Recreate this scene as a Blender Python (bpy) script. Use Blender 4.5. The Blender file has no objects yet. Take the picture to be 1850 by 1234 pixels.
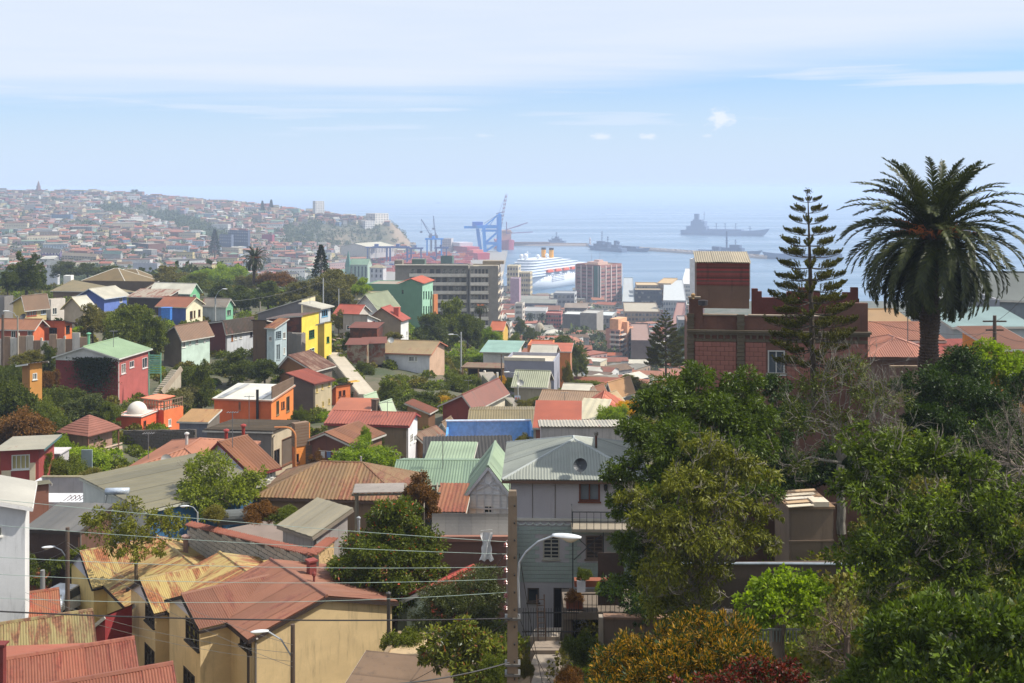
import bpy, math, random
import numpy as np
from mathutils import Vector, Matrix
#--- camera, world, sun, exposure
F, CX, HY, H = 2000.0, 925.0, 340.0, 115.0          # pixels of the 1850 px wide photograph, eye height in metres
SC = bpy.context.scene
COL = SC.collection
cam_d = bpy.data.cameras.new('camera'); cam = bpy.data.objects.new('camera', cam_d); COL.objects.link(cam)
cam_d.sensor_width = 36; cam_d.lens = 36 * F / 1850; cam_d.shift_y = -(617 - HY) / 1850
cam_d.clip_start = 0.3; cam_d.clip_end = 200000
cam.location = (0, 0, H); cam.rotation_euler = (math.pi / 2, 0, 0)
SC.camera = cam
SUN_EL, SUN_AZ = math.radians(52), math.radians(92)
SDIR = Vector((math.sin(SUN_AZ) * math.cos(SUN_EL), math.cos(SUN_AZ) * math.cos(SUN_EL), math.sin(SUN_EL)))
sun_d = bpy.data.lights.new('sun', 'SUN'); sun_d.energy = 4.9; sun_d.angle = math.radians(0.6); sun_d.color = (1, .95, .86)
sun = bpy.data.objects.new('sun', sun_d); COL.objects.link(sun); sun.location = (300, 300, 400)
sun.rotation_euler = SDIR.to_track_quat('Z', 'Y').to_euler()
SC.view_settings.view_transform = 'Standard'; SC.view_settings.look = 'None'
SC.view_settings.exposure = 0.36; SC.view_settings.gamma = 1; SC.view_settings.use_curve_mapping = False
SC.render.engine = 'CYCLES'
SC.cycles.use_denoising = True
try:
 SC.cycles.denoiser = 'OPENIMAGEDENOISE'; SC.cycles.denoising_input_passes = 'RGB_ALBEDO_NORMAL'; SC.cycles.denoising_prefilter = 'ACCURATE'
except Exception: pass
SC.cycles.max_bounces = 5; SC.cycles.diffuse_bounces = 3; SC.cycles.glossy_bounces = 2; SC.cycles.transmission_bounces = 3
SC.cycles.volume_bounces = 1; SC.cycles.transparent_max_bounces = 8
SC.cycles.sample_clamp_indirect = 4
def nodes_of(idb):
 idb.use_nodes = True
 nt = idb.node_tree; nt.nodes.clear(); return nt
def N(nt, typ, **kw):
 n = nt.nodes.new(typ)
 for k, v in kw.items():
  if k.startswith('i_'):
   n.inputs[k[2:].replace('_', ' ')].default_value = v
  else: setattr(n, k, v)
 return n
def math_n(nt, op, a, b=None, c=None, clamp=False):
 n = nt.nodes.new('ShaderNodeMath'); n.operation = op; n.use_clamp = clamp
 for i, v in enumerate((a, b, c)):
  if v is None: continue
  if isinstance(v, (int, float)): n.inputs[i].default_value = v
  else: nt.links.new(v, n.inputs[i])
 return n.outputs[0]
def mixc(nt, fac, a, b, mode='MIX'):
 n = nt.nodes.new('ShaderNodeMix'); n.data_type = 'RGBA'; n.blend_type = mode
 for k, v in (('Factor', fac), ('A', a), ('B', b)):
  s = [x for x in n.inputs if x.name == k and (x.type == ('VALUE' if k == 'Factor' else 'RGBA'))][0]
  if isinstance(v, (int, float)): s.default_value = v
  elif isinstance(v, tuple): s.default_value = (v[0], v[1], v[2], 1)
  else: nt.links.new(v, s)
 return [x for x in n.outputs if x.type == 'RGBA'][0]
def maprange(nt, v, a, b, c=0.0, d=1.0, smooth=True):
 n = nt.nodes.new('ShaderNodeMapRange'); n.interpolation_type = 'SMOOTHSTEP' if smooth else 'LINEAR'
 nt.links.new(v, n.inputs['Value'])
 for k, x in (('From Min', a), ('From Max', b), ('To Min', c), ('To Max', d)): n.inputs[k].default_value = x
 return n.outputs['Result']
W = bpy.data.worlds.new('World'); SC.world = W
nt = nodes_of(W); L = nt.links.new
sky = N(nt, 'ShaderNodeTexSky'); sky.sky_type = 'NISHITA'; sky.sun_disc = False
sky.sun_elevation = SUN_EL; sky.sun_rotation = SUN_AZ; sky.altitude = 100; sky.air_density = 1.0; sky.dust_density = 1.0; sky.ozone_density = 1.5
tc = N(nt, 'ShaderNodeTexCoord'); sep = N(nt, 'ShaderNodeSeparateXYZ'); L(tc.outputs['Generated'], sep.inputs[0])
X, Y, Z = sep.outputs
zc = math_n(nt, 'MAXIMUM', Z, 0.004)
zz = math_n(nt, 'ADD', zc, 0.02)
u = math_n(nt, 'DIVIDE', X, zz); v = math_n(nt, 'DIVIDE', Y, zz)
cmb = N(nt, 'ShaderNodeCombineXYZ'); L(u, cmb.inputs[0]); L(v, cmb.inputs[1])
def noise(nt, vec, scale, detail=6, rough=.55, dist=0.0, d4=None):
 n = N(nt, 'ShaderNodeTexNoise'); n.inputs['Scale'].default_value = scale; n.inputs['Detail'].default_value = detail
 n.inputs['Roughness'].default_value = rough; n.inputs['Distortion'].default_value = dist
 nt.links.new(vec, n.inputs['Vector']); return n.outputs['Fac']
mp = N(nt, 'ShaderNodeMapping'); L(cmb.outputs[0], mp.inputs[0]); mp.inputs['Scale'].default_value = (.35, .9, 1); mp.inputs['Rotation'].default_value = (0, 0, .12)
n1 = noise(nt, mp.outputs[0], .55, 7, .6, .3)
el = math_n(nt, 'DIVIDE', Z, math_n(nt, 'MAXIMUM', math_n(nt, 'ABSOLUTE', Y), .05))
az = math_n(nt, 'DIVIDE', X, math_n(nt, 'MAXIMUM', math_n(nt, 'ABSOLUTE', Y), .3))
edge = math_n(nt, 'SUBTRACT', el, math_n(nt, 'MULTIPLY', math_n(nt, 'MAXIMUM', az, -.1), .105))
edge = math_n(nt, 'ADD', edge, math_n(nt, 'MULTIPLY', math_n(nt, 'SUBTRACT', n1, .5), .06))
veil = maprange(nt, edge, .036, .122)
veil = math_n(nt, 'MULTIPLY', veil, maprange(nt, n1, .2, .75, .80, 1.0))
mp2 = N(nt, 'ShaderNodeMapping'); L(tc.outputs['Generated'], mp2.inputs[0]); mp2.inputs['Scale'].default_value = (3.2, 1, 62); mp2.inputs['Rotation'].default_value = (0, -.012, 0)
n2 = noise(nt, mp2.outputs[0], 1.25, 4, .5, .2)
band = math_n(nt, 'MULTIPLY', maprange(nt, n2, .42, .68), maprange(nt, el, .012, .05, 0.0, .8))
hz = maprange(nt, el, 0.0, .13, .88, 0.22)
cl = math_n(nt, 'MAXIMUM', veil, math_n(nt, 'MAXIMUM', band, hz))
puff = None
for (pu, pv, ru, rv, am) in ((.1885, .0625, .0130, .0085, .75), (.0805, .0468, .0115, .0038, .6), (.1225, .0466, .010, .0032, .6), (.177, .0475, .007, .002, .35), (-.025, .0475, .010, .002, .3)):
 du = math_n(nt, 'DIVIDE', math_n(nt, 'SUBTRACT', az, pu), ru); dv = math_n(nt, 'DIVIDE', math_n(nt, 'SUBTRACT', el, pv), rv)
 q = math_n(nt, 'SQRT', math_n(nt, 'ADD', math_n(nt, 'MULTIPLY', du, du), math_n(nt, 'MULTIPLY', dv, dv)))
 mp3 = N(nt, 'ShaderNodeMapping'); L(tc.outputs['Generated'], mp3.inputs[0]); mp3.inputs['Scale'].default_value = (1, 1, 2)
 nn = noise(nt, mp3.outputs[0], 130, 4, .6)
 q = math_n(nt, 'ADD', q, math_n(nt, 'MULTIPLY', math_n(nt, 'SUBTRACT', nn, .5), 2.2))
 m = math_n(nt, 'MULTIPLY', maprange(nt, q, .2, 1.15, am, 0.0), math_n(nt, 'GREATER_THAN', Y, 0))
 puff = m if puff is None else math_n(nt, 'MAXIMUM', puff, m)
tint = mixc(nt, maprange(nt, el, .0, .11), (5.45, 6.55, 8.35), (6.25, 6.85, 7.8))
skyb = mixc(nt, 1.0, sky.outputs[0], (.66, .99, 1.45), 'MULTIPLY')
c1 = mixc(nt, cl, skyb, tint)
c2 = mixc(nt, puff, c1, (7.2, 7.5, 8.2))
bg = N(nt, 'ShaderNodeBackground'); bg.inputs['Strength'].default_value = .1
L(c2, bg.inputs['Color']); out = N(nt, 'ShaderNodeOutputWorld'); L(bg.outputs[0], out.inputs['Surface'])
#--- helpers
def P(px, py, D): return Vector(((px - CX) / F * D, D, H - (py - HY) / F * D))
def lin(c):
 return tuple(((v / 255) / 12.92 if v / 255 <= .04045 else ((v / 255 + .055) / 1.055) ** 2.4) for v in c)
def tag(o, label=None, cat=None, group=None, kind=None):
 if label: o['label'] = label
 if cat: o['category'] = cat
 if group: o['group'] = group
 if kind: o['kind'] = kind
 return o
def link(o, parent=None):
 COL.objects.link(o)
 if parent is not None: o.parent = parent
 return o
def empty(name, loc, rz=0.0, sc=1.0):
 o = bpy.data.objects.new(name, None); COL.objects.link(o); o.location = loc; o.rotation_euler = (0, 0, rz)
 o.empty_display_size = .5
 if sc != 1.0: o.scale = (sc, sc, sc) if not isinstance(sc, tuple) else sc
 return o
def mesh_obj(name, me, mat=None, parent=None, loc=None, rot=None, scale=None):
 if mat is not None and len(me.materials) == 0: me.materials.append(mat)
 o = bpy.data.objects.new(name, me); link(o, parent)
 if loc is not None: o.location = loc
 if rot is not None: o.rotation_euler = rot
 if scale is not None: o.scale = scale
 return o
class MB:
 def __init__(s): s.v = []; s.f = []
 def quad(s, a, b, c, d):
  n = len(s.v); s.v += [tuple(a), tuple(b), tuple(c), tuple(d)]; s.f.append((n, n + 1, n + 2, n + 3)); return s
 def tri(s, a, b, c):
  n = len(s.v); s.v += [tuple(a), tuple(b), tuple(c)]; s.f.append((n, n + 1, n + 2)); return s
 def poly(s, pts):
  n = len(s.v); s.v += [tuple(p) for p in pts]; s.f.append(tuple(range(n, n + len(pts)))); return s
 def box(s, x0, y0, z0, x1, y1, z1):
  n = len(s.v)
  s.v += [(x0, y0, z0), (x1, y0, z0), (x1, y1, z0), (x0, y1, z0), (x0, y0, z1), (x1, y0, z1), (x1, y1, z1), (x0, y1, z1)]
  for f in ((0, 3, 2, 1), (4, 5, 6, 7), (0, 1, 5, 4), (1, 2, 6, 5), (2, 3, 7, 6), (3, 0, 4, 7)): s.f.append(tuple(n + i for i in f))
  return s
 def bar(s, p, q, w, h=None, up=(0, 0, 1)):
  p = Vector(p); q = Vector(q); h = h or w; d = (q - p).normalized(); u = Vector(up)
  a = d.cross(u)
  if a.length < 1e-4: a = d.cross(Vector((1, 0, 0)))
  a.normalize(); b = a.cross(d).normalized(); a *= w / 2; b *= h / 2; n = len(s.v)
  for e in (p, q):
   for i, j in ((-1, -1), (1, -1), (1, 1), (-1, 1)): s.v.append(tuple(e + a * i + b * j))
  for f in ((3, 2, 1, 0), (4, 5, 6, 7), (0, 1, 5, 4), (1, 2, 6, 5), (2, 3, 7, 6), (3, 0, 4, 7)): s.f.append(tuple(n + i for i in f))
  return s
 def tube(s, pts, rad, n=6, cap=True):
  pts = [Vector(p) for p in pts]; k = len(pts)
  if not hasattr(rad, '__len__'): rad = [rad] * k
  base = len(s.v); ref = Vector((0, 0, 1)); prev = None
  for i, p in enumerate(pts):
   d = (pts[min(i + 1, k - 1)] - pts[max(i - 1, 0)])
   if d.length < 1e-9: d = Vector((0, 0, 1))
   d.normalize()
   if prev is None:
    a = d.cross(ref)
    if a.length < .05: a = d.cross(Vector((1, 0, 0)))
   else:
    a = prev - d * prev.dot(d)
    if a.length < 1e-5: a = d.cross(Vector((1, 0, 0)))
   a.normalize(); prev = a; b = d.cross(a)
   for j in range(n):
    t = 2 * math.pi * j / n; s.v.append(tuple(p + (a * math.cos(t) + b * math.sin(t)) * rad[i]))
  for i in range(k - 1):
   for j in range(n):
    s.f.append((base + i * n + j, base + i * n + (j + 1) % n, base + (i + 1) * n + (j + 1) % n, base + (i + 1) * n + j))
  if cap:
   s.f.append(tuple(base + j for j in reversed(range(n)))); s.f.append(tuple(base + (k - 1) * n + j for j in range(n)))
  return s
 def lathe(s, prof, n=16, c=(0, 0, 0)):
  base = len(s.v)
  for r, z in prof:
   for j in range(n):
    t = 2 * math.pi * j / n; s.v.append((c[0] + r * math.cos(t), c[1] + r * math.sin(t), c[2] + z))
  for i in range(len(prof) - 1):
   for j in range(n):
    s.f.append((base + i * n + j, base + i * n + (j + 1) % n, base + (i + 1) * n + (j + 1) % n, base + (i + 1) * n + j))
  s.f.append(tuple(base + j for j in reversed(range(n)))); s.f.append(tuple(base + (len(prof) - 1) * n + j for j in range(n)))
  return s
 def prism(s, poly, z0, z1):
  n = len(s.v); k = len(poly)
  s.v += [(x, y, z0) for x, y in poly] + [(x, y, z1) for x, y in poly]
  s.f.append(tuple(n + i for i in reversed(range(k)))); s.f.append(tuple(n + k + i for i in range(k)))
  for i in range(k): j = (i + 1) % k; s.f.append((n + i, n + j, n + k + j, n + k + i))
  return s
 def mesh(s, name, mat=None, smooth=False):
  me = bpy.data.meshes.new(name); me.from_pydata(s.v, [], s.f)
  if mat is not None: me.materials.append(mat)
  if smooth: me.polygons.foreach_set('use_smooth', [True] * len(me.polygons))
  me.update(); return me
 def build(s, name, mat, parent=None, smooth=False, loc=None):
  return mesh_obj(name, s.mesh(name, mat, smooth), None, parent, loc)
def copy_tree(o, parent=None):
 c = o.copy(); COL.objects.link(c)
 if parent is not None: c.parent = parent
 for ch in list(o.children): copy_tree(ch, c)
 return c
#--- materials
MC = {}
ALB = 0.9
def cached(fn):
 def w(*a, **k):
  key = (fn.__name__,) + a + tuple(sorted(k.items()))
  if key not in MC: MC[key] = fn(*a, **k)
  return MC[key]
 return w
def base_mat(name):
 m = bpy.data.materials.new(name); nt = nodes_of(m)
 b = N(nt, 'ShaderNodeBsdfPrincipled'); o = N(nt, 'ShaderNodeOutputMaterial'); nt.links.new(b.outputs[0], o.inputs[0])
 t = N(nt, 'ShaderNodeTexCoord'); return m, nt, b, t.outputs['Object']
def mapv(nt, vec, sc, rot=(0, 0, 0)):
 m = N(nt, 'ShaderNodeMapping'); m.inputs['Scale'].default_value = sc; m.inputs['Rotation'].default_value = rot; nt.links.new(vec, m.inputs[0]); return m.outputs[0]
def bump(nt, b, h, dist, strength=.5):
 n = N(nt, 'ShaderNodeBump'); n.inputs['Distance'].default_value = dist; n.inputs['Strength'].default_value = strength
 nt.links.new(h, n.inputs['Height']); nt.links.new(n.outputs[0], b.inputs['Normal'])
@cached
def pt(c, dirt=.35, rough=.8, boards=0.0, vert=False, spec=.3, var=.1):
 """painted plaster, concrete or boarding: uneven colour, streaks of grime, fine relief"""
 m, nt, b, v = base_mat('paint'); c = lin(c); g_ = sum(c) / 3; c = tuple((x * .86 + g_ * .14) * ALB * k_ for x, k_ in zip(c, (1, .97, .92))); L = nt.links.new
 dirt = min(.95, dirt * 1.5); n1 = noise(nt, v, .55, 5, .6, .4); n2 = noise(nt, mapv(nt, v, (2.6, 2.6, .35)), 1.3, 5, .65); n3 = noise(nt, v, 9, 4, .6)
 col = mixc(nt, maprange(nt, n1, .3, .7), tuple(x * (1 - var * 1.2) for x in c), tuple(min(.9, x * (1 + var)) for x in c))
 g = tuple(x * .42 + .015 for x in c)
 col = mixc(nt, math_n(nt, 'MULTIPLY', maprange(nt, n2, .52, .78), dirt), col, g)
 col = mixc(nt, math_n(nt, 'MULTIPLY', maprange(nt, n3, .45, .75), dirt * .35), col, tuple(x * .7 + .05 for x in c))
 oi = N(nt, 'ShaderNodeObjectInfo')
 col = mixc(nt, 1.0, col, mixc(nt, oi.outputs['Random'], (.94, .94, .94), (1.05, 1.05, 1.05)), 'MULTIPLY')
 hgt = math_n(nt, 'MULTIPLY', n3, .4)
 if boards:
  w = N(nt, 'ShaderNodeTexWave'); w.wave_type = 'BANDS'; w.bands_direction = 'DIAGONAL' if vert else 'Z'; w.wave_profile = 'SAW'
  w.inputs['Scale'].default_value = .3142 / boards; L(mapv(nt, v, (1, 1, 0) if vert else (0, 0, 1)), w.inputs['Vector'])
  hgt = math_n(nt, 'ADD', hgt, w.outputs['Fac'])
  col = mixc(nt, maprange(nt, w.outputs['Fac'], .0, .14, .45, 0.0), col, tuple(x * .35 for x in c))
 L(col, b.inputs['Base Color']); b.inputs['Roughness'].default_value = rough; b.inputs['Specular IOR Level'].default_value = spec
 bump(nt, b, hgt, .02, .5); return m
@cached
def sheet(c, rust=(128, 62, 34), amount=.4, axis='y', rough=.55, ribs=0.0, metal=.0, patch=.0):
 """sheet metal: paint, rust running down the slope, tone differing from sheet to sheet"""
 m, nt, b, v = base_mat('sheet_metal'); c = lin(c); g_ = sum(c) / 3; c = tuple((x * .74 + g_ * .26) * k_ for x, k_ in zip(c, (.62, .58, .37 if c[0] > 1.9 * c[2] else .48))); r = tuple(x * .7 for x in lin(rust)); L = nt.links.new
 st = {'y': (3.2, .45, .6), 'x': (.45, 3.2, .6), 'n': (1, 1, 1)}[axis]
 oi = N(nt, 'ShaderNodeObjectInfo')
 off = N(nt, 'ShaderNodeVectorMath', operation='ADD'); L(mapv(nt, v, st), off.inputs[0])
 sc = math_n(nt, 'MULTIPLY', oi.outputs['Random'], 37.0); cb = N(nt, 'ShaderNodeCombineXYZ'); L(sc, cb.inputs[2]); L(cb.outputs[0], off.inputs[1])
 n1 = noise(nt, off.outputs[0], .9, 7, .68, .6); n2 = noise(nt, v, .35, 4, .55); n3 = noise(nt, v, 7, 5, .65)
 s = math_n(nt, 'ADD', math_n(nt, 'MULTIPLY', n1, .62), math_n(nt, 'MULTIPLY', n2, .38))
 lo = .66 - amount * .38
 fac = math_n(nt, 'MULTIPLY', maprange(nt, s, lo, lo + .12), min(1, .45 + amount), clamp=True)
 rc = mixc(nt, maprange(nt, n3, .3, .7), tuple(x * .55 for x in r), tuple(min(.8, x * 1.35) for x in r))
 pc = mixc(nt, maprange(nt, n2, .3, .7), tuple(x * .86 for x in c), tuple(min(.9, x * 1.12) for x in c))
 pc = mixc(nt, maprange(nt, n3, .5, .8, 0.0, .3), pc, tuple(min(.85, x * 1.25 + .03) for x in c))
 col = mixc(nt, fac, pc, rc)
 col = mixc(nt, 1.0, col, mixc(nt, oi.outputs['Random'], (1 - .14, 1 - .13, 1 - .12), (1.1, 1.09, 1.06)), 'MULTIPLY')
 hgt = math_n(nt, 'MULTIPLY', n3, .25)
 if ribs:
  w = N(nt, 'ShaderNodeTexWave'); w.wave_type = 'BANDS'; w.bands_direction = {'y': 'X', 'x': 'Y', 'n': 'Z'}[axis]; w.wave_profile = 'SIN'
  w.inputs['Scale'].default_value = .3142 / ribs; L(v, w.inputs['Vector']); hgt = math_n(nt, 'ADD', hgt, w.outputs['Fac'])
  col = mixc(nt, maprange(nt, w.outputs['Fac'], .0, .4, .22, 0.0), col, (.02, .02, .02))
 L(col, b.inputs['Base Color']); b.inputs['Roughness'].default_value = rough; b.inputs['Specular IOR Level'].default_value = .4
 b.inputs['Metallic'].default_value = metal
 bump(nt, b, hgt, .03, .6); return m
@cached
def glass(c=(40, 46, 52), rough=.12):
 m, nt, b, v = base_mat('window_glass'); n = noise(nt, v, .9, 2, .5); c = lin(c)
 oi = N(nt, 'ShaderNodeObjectInfo'); cu = math_n(nt, 'MULTIPLY', math_n(nt, 'GREATER_THAN', oi.outputs['Random'], .66), maprange(nt, n, .4, .6, .2, .8))
 nt.links.new(mixc(nt, cu, mixc(nt, maprange(nt, n, .35, .65), tuple(x * .55 for x in c), tuple(x * 1.5 + .01 for x in c)), (.36, .34, .29)), b.inputs['Base Color'])
 b.inputs['Roughness'].default_value = rough; b.inputs['Specular IOR Level'].default_value = .6; return m
@cached
def leafm(a, bb, trans=.22, rough=.5, c3=None, f3=.0):
 m = bpy.data.materials.new('leaves'); nt = nodes_of(m); L = nt.links.new
 g = N(nt, 'ShaderNodeNewGeometry'); t = N(nt, 'ShaderNodeTexCoord'); oi = N(nt, 'ShaderNodeObjectInfo')
 a = tuple(x * k_ for x, k_ in zip(lin(a), (1.1, .92, .5))); bb = tuple(x * k_ for x, k_ in zip(lin(bb), (1.22, 1.02, .55)))
 n = noise(nt, t.outputs['Object'], 1.3, 3, .6)
 f = math_n(nt, 'ADD', math_n(nt, 'MULTIPLY', g.outputs['Random Per Island'], .6), math_n(nt, 'MULTIPLY', math_n(nt, 'SUBTRACT', n, .25), .7), clamp=True)
 col = mixc(nt, f, a, bb)
 if c3:
  r2 = math_n(nt, 'FRACT', math_n(nt, 'MULTIPLY', g.outputs['Random Per Island'], 17.31))
  col = mixc(nt, math_n(nt, 'GREATER_THAN', r2, 1 - f3), col, tuple(x * .7 for x in lin(c3)))
 col = mixc(nt, 1.0, col, mixc(nt, oi.outputs['Random'], (.85, .88, .85), (1.12, 1.1, 1.05)), 'MULTIPLY')
 b = N(nt, 'ShaderNodeBsdfPrincipled'); L(col, b.inputs['Base Color']); b.inputs['Roughness'].default_value = rough + .08; b.inputs['Specular IOR Level'].default_value = .25
 tr = N(nt, 'ShaderNodeBsdfTranslucent'); L(mixc(nt, 1.0, col, (1.7, 1.8, .5), 'MULTIPLY'), tr.inputs[0])
 mx = N(nt, 'ShaderNodeMixShader'); mx.inputs[0].default_value = trans; L(b.outputs[0], mx.inputs[1]); L(tr.outputs[0], mx.inputs[2])
 o = N(nt, 'ShaderNodeOutputMaterial'); L(mx.outputs[0], o.inputs[0]); return m
@cached
def bark(c=(96, 84, 72)):
 m, nt, b, v = base_mat('bark'); n = noise(nt, mapv(nt, v, (6, 6, 1.2)), 2.2, 6, .65); c = tuple(x * ALB for x in lin(c))
 nt.links.new(mixc(nt, maprange(nt, n, .3, .7), tuple(x * .4 for x in c), c), b.inputs['Base Color']); b.inputs['Roughness'].default_value = .9
 bump(nt, b, n, .05, .8); return m
@cached
def plain(c, rough=.6, metal=0.0):
 m, nt, b, v = base_mat('plain'); n = noise(nt, v, 3, 4, .6); c = tuple(x * ALB for x in lin(c))
 nt.links.new(mixc(nt, maprange(nt, n, .3, .7), tuple(x * .82 for x in c), tuple(min(.9, x * 1.1) for x in c)), b.inputs['Base Color'])
 b.inputs['Roughness'].default_value = rough; b.inputs['Metallic'].default_value = metal; return m
#--- terrain (heights in metres by distance and direction)
ROWS = [
 (2,   [(-900,109),(2700,109)]),
 (10,  [(-900,105),(0,105),(400,103.5),(800,102),(1000,103.5),(1250,105),(2700,106)]),
 (20,  [(-900,98),(0,98),(400,96.5),(800,95),(950,97),(1100,99),(1250,101),(1500,102.5),(2700,104)]),
 (30,  [(-900,93.5),(0,93),(400,92),(800,91),(930,94),(1000,95.5),(1100,97),(1250,100),(1500,101.3),(2700,103)]),
 (45,  [(-900,92),(0,91.5),(400,91),(800,90),(930,92.5),(1000,93.8),(1100,94.2),(1250,97),(1500,99.5),(2700,101)]),
 (58,  [(-900,92),(0,91),(200,90.5),(600,90),(850,90),(960,91.7),(1100,92),(1250,95),(1400,97),(2700,99)]),
 (75,  [(-900,89.5),(200,89),(800,88),(950,88),(1100,90),(1250,94),(1400,97),(1600,98),(2700,99)]),
 (95,  [(-900,91),(0,90),(200,89.5),(400,87),(900,86),(1100,88),(1250,92),(1400,96),(1600,98),(2700,100)]),
 (110, [(-900,92),(0,90.5),(200,89.5),(400,86.5),(900,86),(1100,86),(1250,88),(1400,92),(1600,96.5),(2700,99)]),
 (130, [(-900,92),(0,90.5),(200,88.5),(400,86.5),(900,86),(1000,85),(1250,86),(1400,88),(1600,92),(2700,96)]),
 (150, [(-900,92),(0,90.3),(200,88),(400,86.5),(800,86),(950,84),(1100,82),(1400,84),(1850,88),(2700,90)]),
 (180, [(-900,93),(0,90.5),(200,88),(500,87),(650,86.5),(800,84),(950,81.3),(1100,77),(1250,76),(1850,80),(2700,80)]),
 (220, [(-900,92),(0,89.5),(200,88),(400,86),(650,86),(750,82.5),(900,78),(1000,74),(1200,70),(2700,70)]),
 (280, [(-900,87),(0,85.8),(200,85),(400,84.8),(600,82.5),(750,78),(900,70),(1000,64),(1200,58),(2700,55)]),
 (340, [(-900,84),(200,83),(400,83.5),(600,80),(750,73),(900,62),(1000,55),(1200,48),(2700,45)]),
 (450, [(-900,74),(200,75),(400,77),(600,71),(700,62),(800,56),(950,49),(1100,43),(1250,38),(2700,35)]),
 (600, [(-900,60),(200,61),(400,60),(600,54),(750,43),(950,35),(1250,28),(2700,25)]),
 (800, [(-900,47),(200,48),(400,44),(600,34),(750,26),(950,19),(1250,16),(2700,14)]),
 (1000,[(-900,48),(200,45),(400,34),(600,20),(750,10),(950,8),(1250,6),(2700,5)]),
 (1110,[(-900,52),(200,46),(400,32),(600,16),(750,3),(950,3),(1250,2.5),(2700,2)]),
 (1170,[(-900,55),(200,48),(400,33),(560,17),(640,4),(750,2.6),(930,2.6),(950,-7),(2700,-8)]),
 (1400,[(-900,64),(0,60),(200,56),(400,42),(500,32),(560,24),(620,8),(660,2.6),(908,2.6),(925,-7),(2700,-8)]),
 (1600,[(-900,74),(0,67),(200,61),(300,50),(400,48),(500,38),(560,36),(600,26),(650,6),(690,2.6),(908,2.6),(922,-7),(2700,-8)]),
 (1750,[(-900,80),(0,72),(200,70),(280,56),(400,57),(480,50),(540,46),(580,42),(640,16),(690,6),(730,2.6),(912,2.6),(924,-7),(2700,-8)]),
 (1850,[(-900,84),(0,77),(200,76),(270,60),(400,62),(480,58),(540,56),(600,57),(650,40),(700,34),(735,17),(752,2.6),(918,2.6),(928,-7),(2700,-8)]),
 (1930,[(-900,87),(0,81),(200,81),(270,66),(400,66),(500,64),(600,60),(680,56),(705,54),(725,40),(748,4),(765,2.6),(920,2.6),(930,-7),(2700,-8)]),
 (2020,[(-900,90),(0,86),(200,85),(400,70),(500,69),(600,62),(680,56),(710,52),(730,32),(750,-7),(2700,-8)]),
 (2200,[(-900,97),(0,96),(200,94),(300,88),(400,80),(500,72),(600,56),(660,30),(690,-6),(2700,-8)]),
 (2350,[(-900,102),(0,103),(100,102),(200,100),(300,92),(400,82),(480,74),(560,45),(620,-7),(2700,-8)]),
 (2600,[(-900,103),(0,103),(200,98),(300,88),(400,74),(500,50),(560,-7),(2700,-8)]),
 (3200,[(-900,70),(0,60),(300,20),(400,-7),(2700,-8)]),
 (3900,[(-900,-8),(2700,-8)]),
]
RD = [math.log(r[0]) for r in ROWS]
def ground_z(x, y):
 D = max(y, 2.0); px = CX + x / D * F; ld = math.log(D)
 if ld >= RD[-1]: return -8.0
 i = 0
 while i < len(RD) - 2 and RD[i + 1] < ld: i += 1
 t = max(0.0, min(1.0, (ld - RD[i]) / (RD[i + 1] - RD[i])))
 def zz(r): return float(np.interp(px, [p for p, _ in r], [z for _, z in r]))
 return zz(ROWS[i][1]) * (1 - t) + zz(ROWS[i + 1][1]) * t
def GP(px, D):
 x = (px - CX) / F * D; return Vector((x, D, ground_z(x, D)))
def build_terrain():
 ds = [2 * (1.0205 ** i) for i in range(0, 374)]; ds = [d for d in ds if d < 3880]
 pxs = list(range(-900, 2701, 24)); rnd = random.Random(4)
 v = []; f = []; m = len(pxs)
 for D in ds:
  for p in pxs:
   x = (p - CX) / F * D; z = ground_z(x, D)
   if D > 12 and z > 3: z += (rnd.random() - .5) * min(3.5, D * .0022)
   v.append((x, D, z))
 for i in range(len(ds) - 1):
  for j in range(m - 1):
   a = i * m + j; f.append((a, a + 1, a + m + 1, a + m))
 mat, nt, b, vv = base_mat('earth'); L = nt.links.new
 n1 = noise(nt, vv, .12, 6, .65); n2 = noise(nt, vv, 1.4, 6, .7); n3 = noise(nt, vv, .018, 5, .6)
 c = mixc(nt, maprange(nt, n1, .35, .65), (.045, .058, .022), (.12, .095, .06))
 c = mixc(nt, maprange(nt, n2, .4, .75, 0, .7), c, (.03, .045, .014))
 c = mixc(nt, maprange(nt, n3, .5, .7, 0, .4), c, (.14, .12, .08))
 g = N(nt, 'ShaderNodeNewGeometry'); sp = N(nt, 'ShaderNodeSeparateXYZ'); L(g.outputs['Normal'], sp.inputs[0])
 c = mixc(nt, maprange(nt, sp.outputs[2], .97, .86), c, mixc(nt, maprange(nt, n2, .3, .7), (.17, .12, .075), (.30, .22, .14)))
 L(c, b.inputs['Base Color']); b.inputs['Roughness'].default_value = .95; bump(nt, b, n2, .12, .8)
 me = bpy.data.meshes.new('hillside'); me.from_pydata(v, [], f); me.materials.append(mat)
 me.polygons.foreach_set('use_smooth', [True] * len(me.polygons))
 tag(mesh_obj('hillside', me), 'earth and scrub slopes falling to the bay', kind='structure')
build_terrain()
tag(MB().box(-400, -300, 100, 400, 2.5, 108.9).build('hilltop', pt((110, 100, 80), .5)), 'earth of the hilltop viewpoint', kind='structure')
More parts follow.
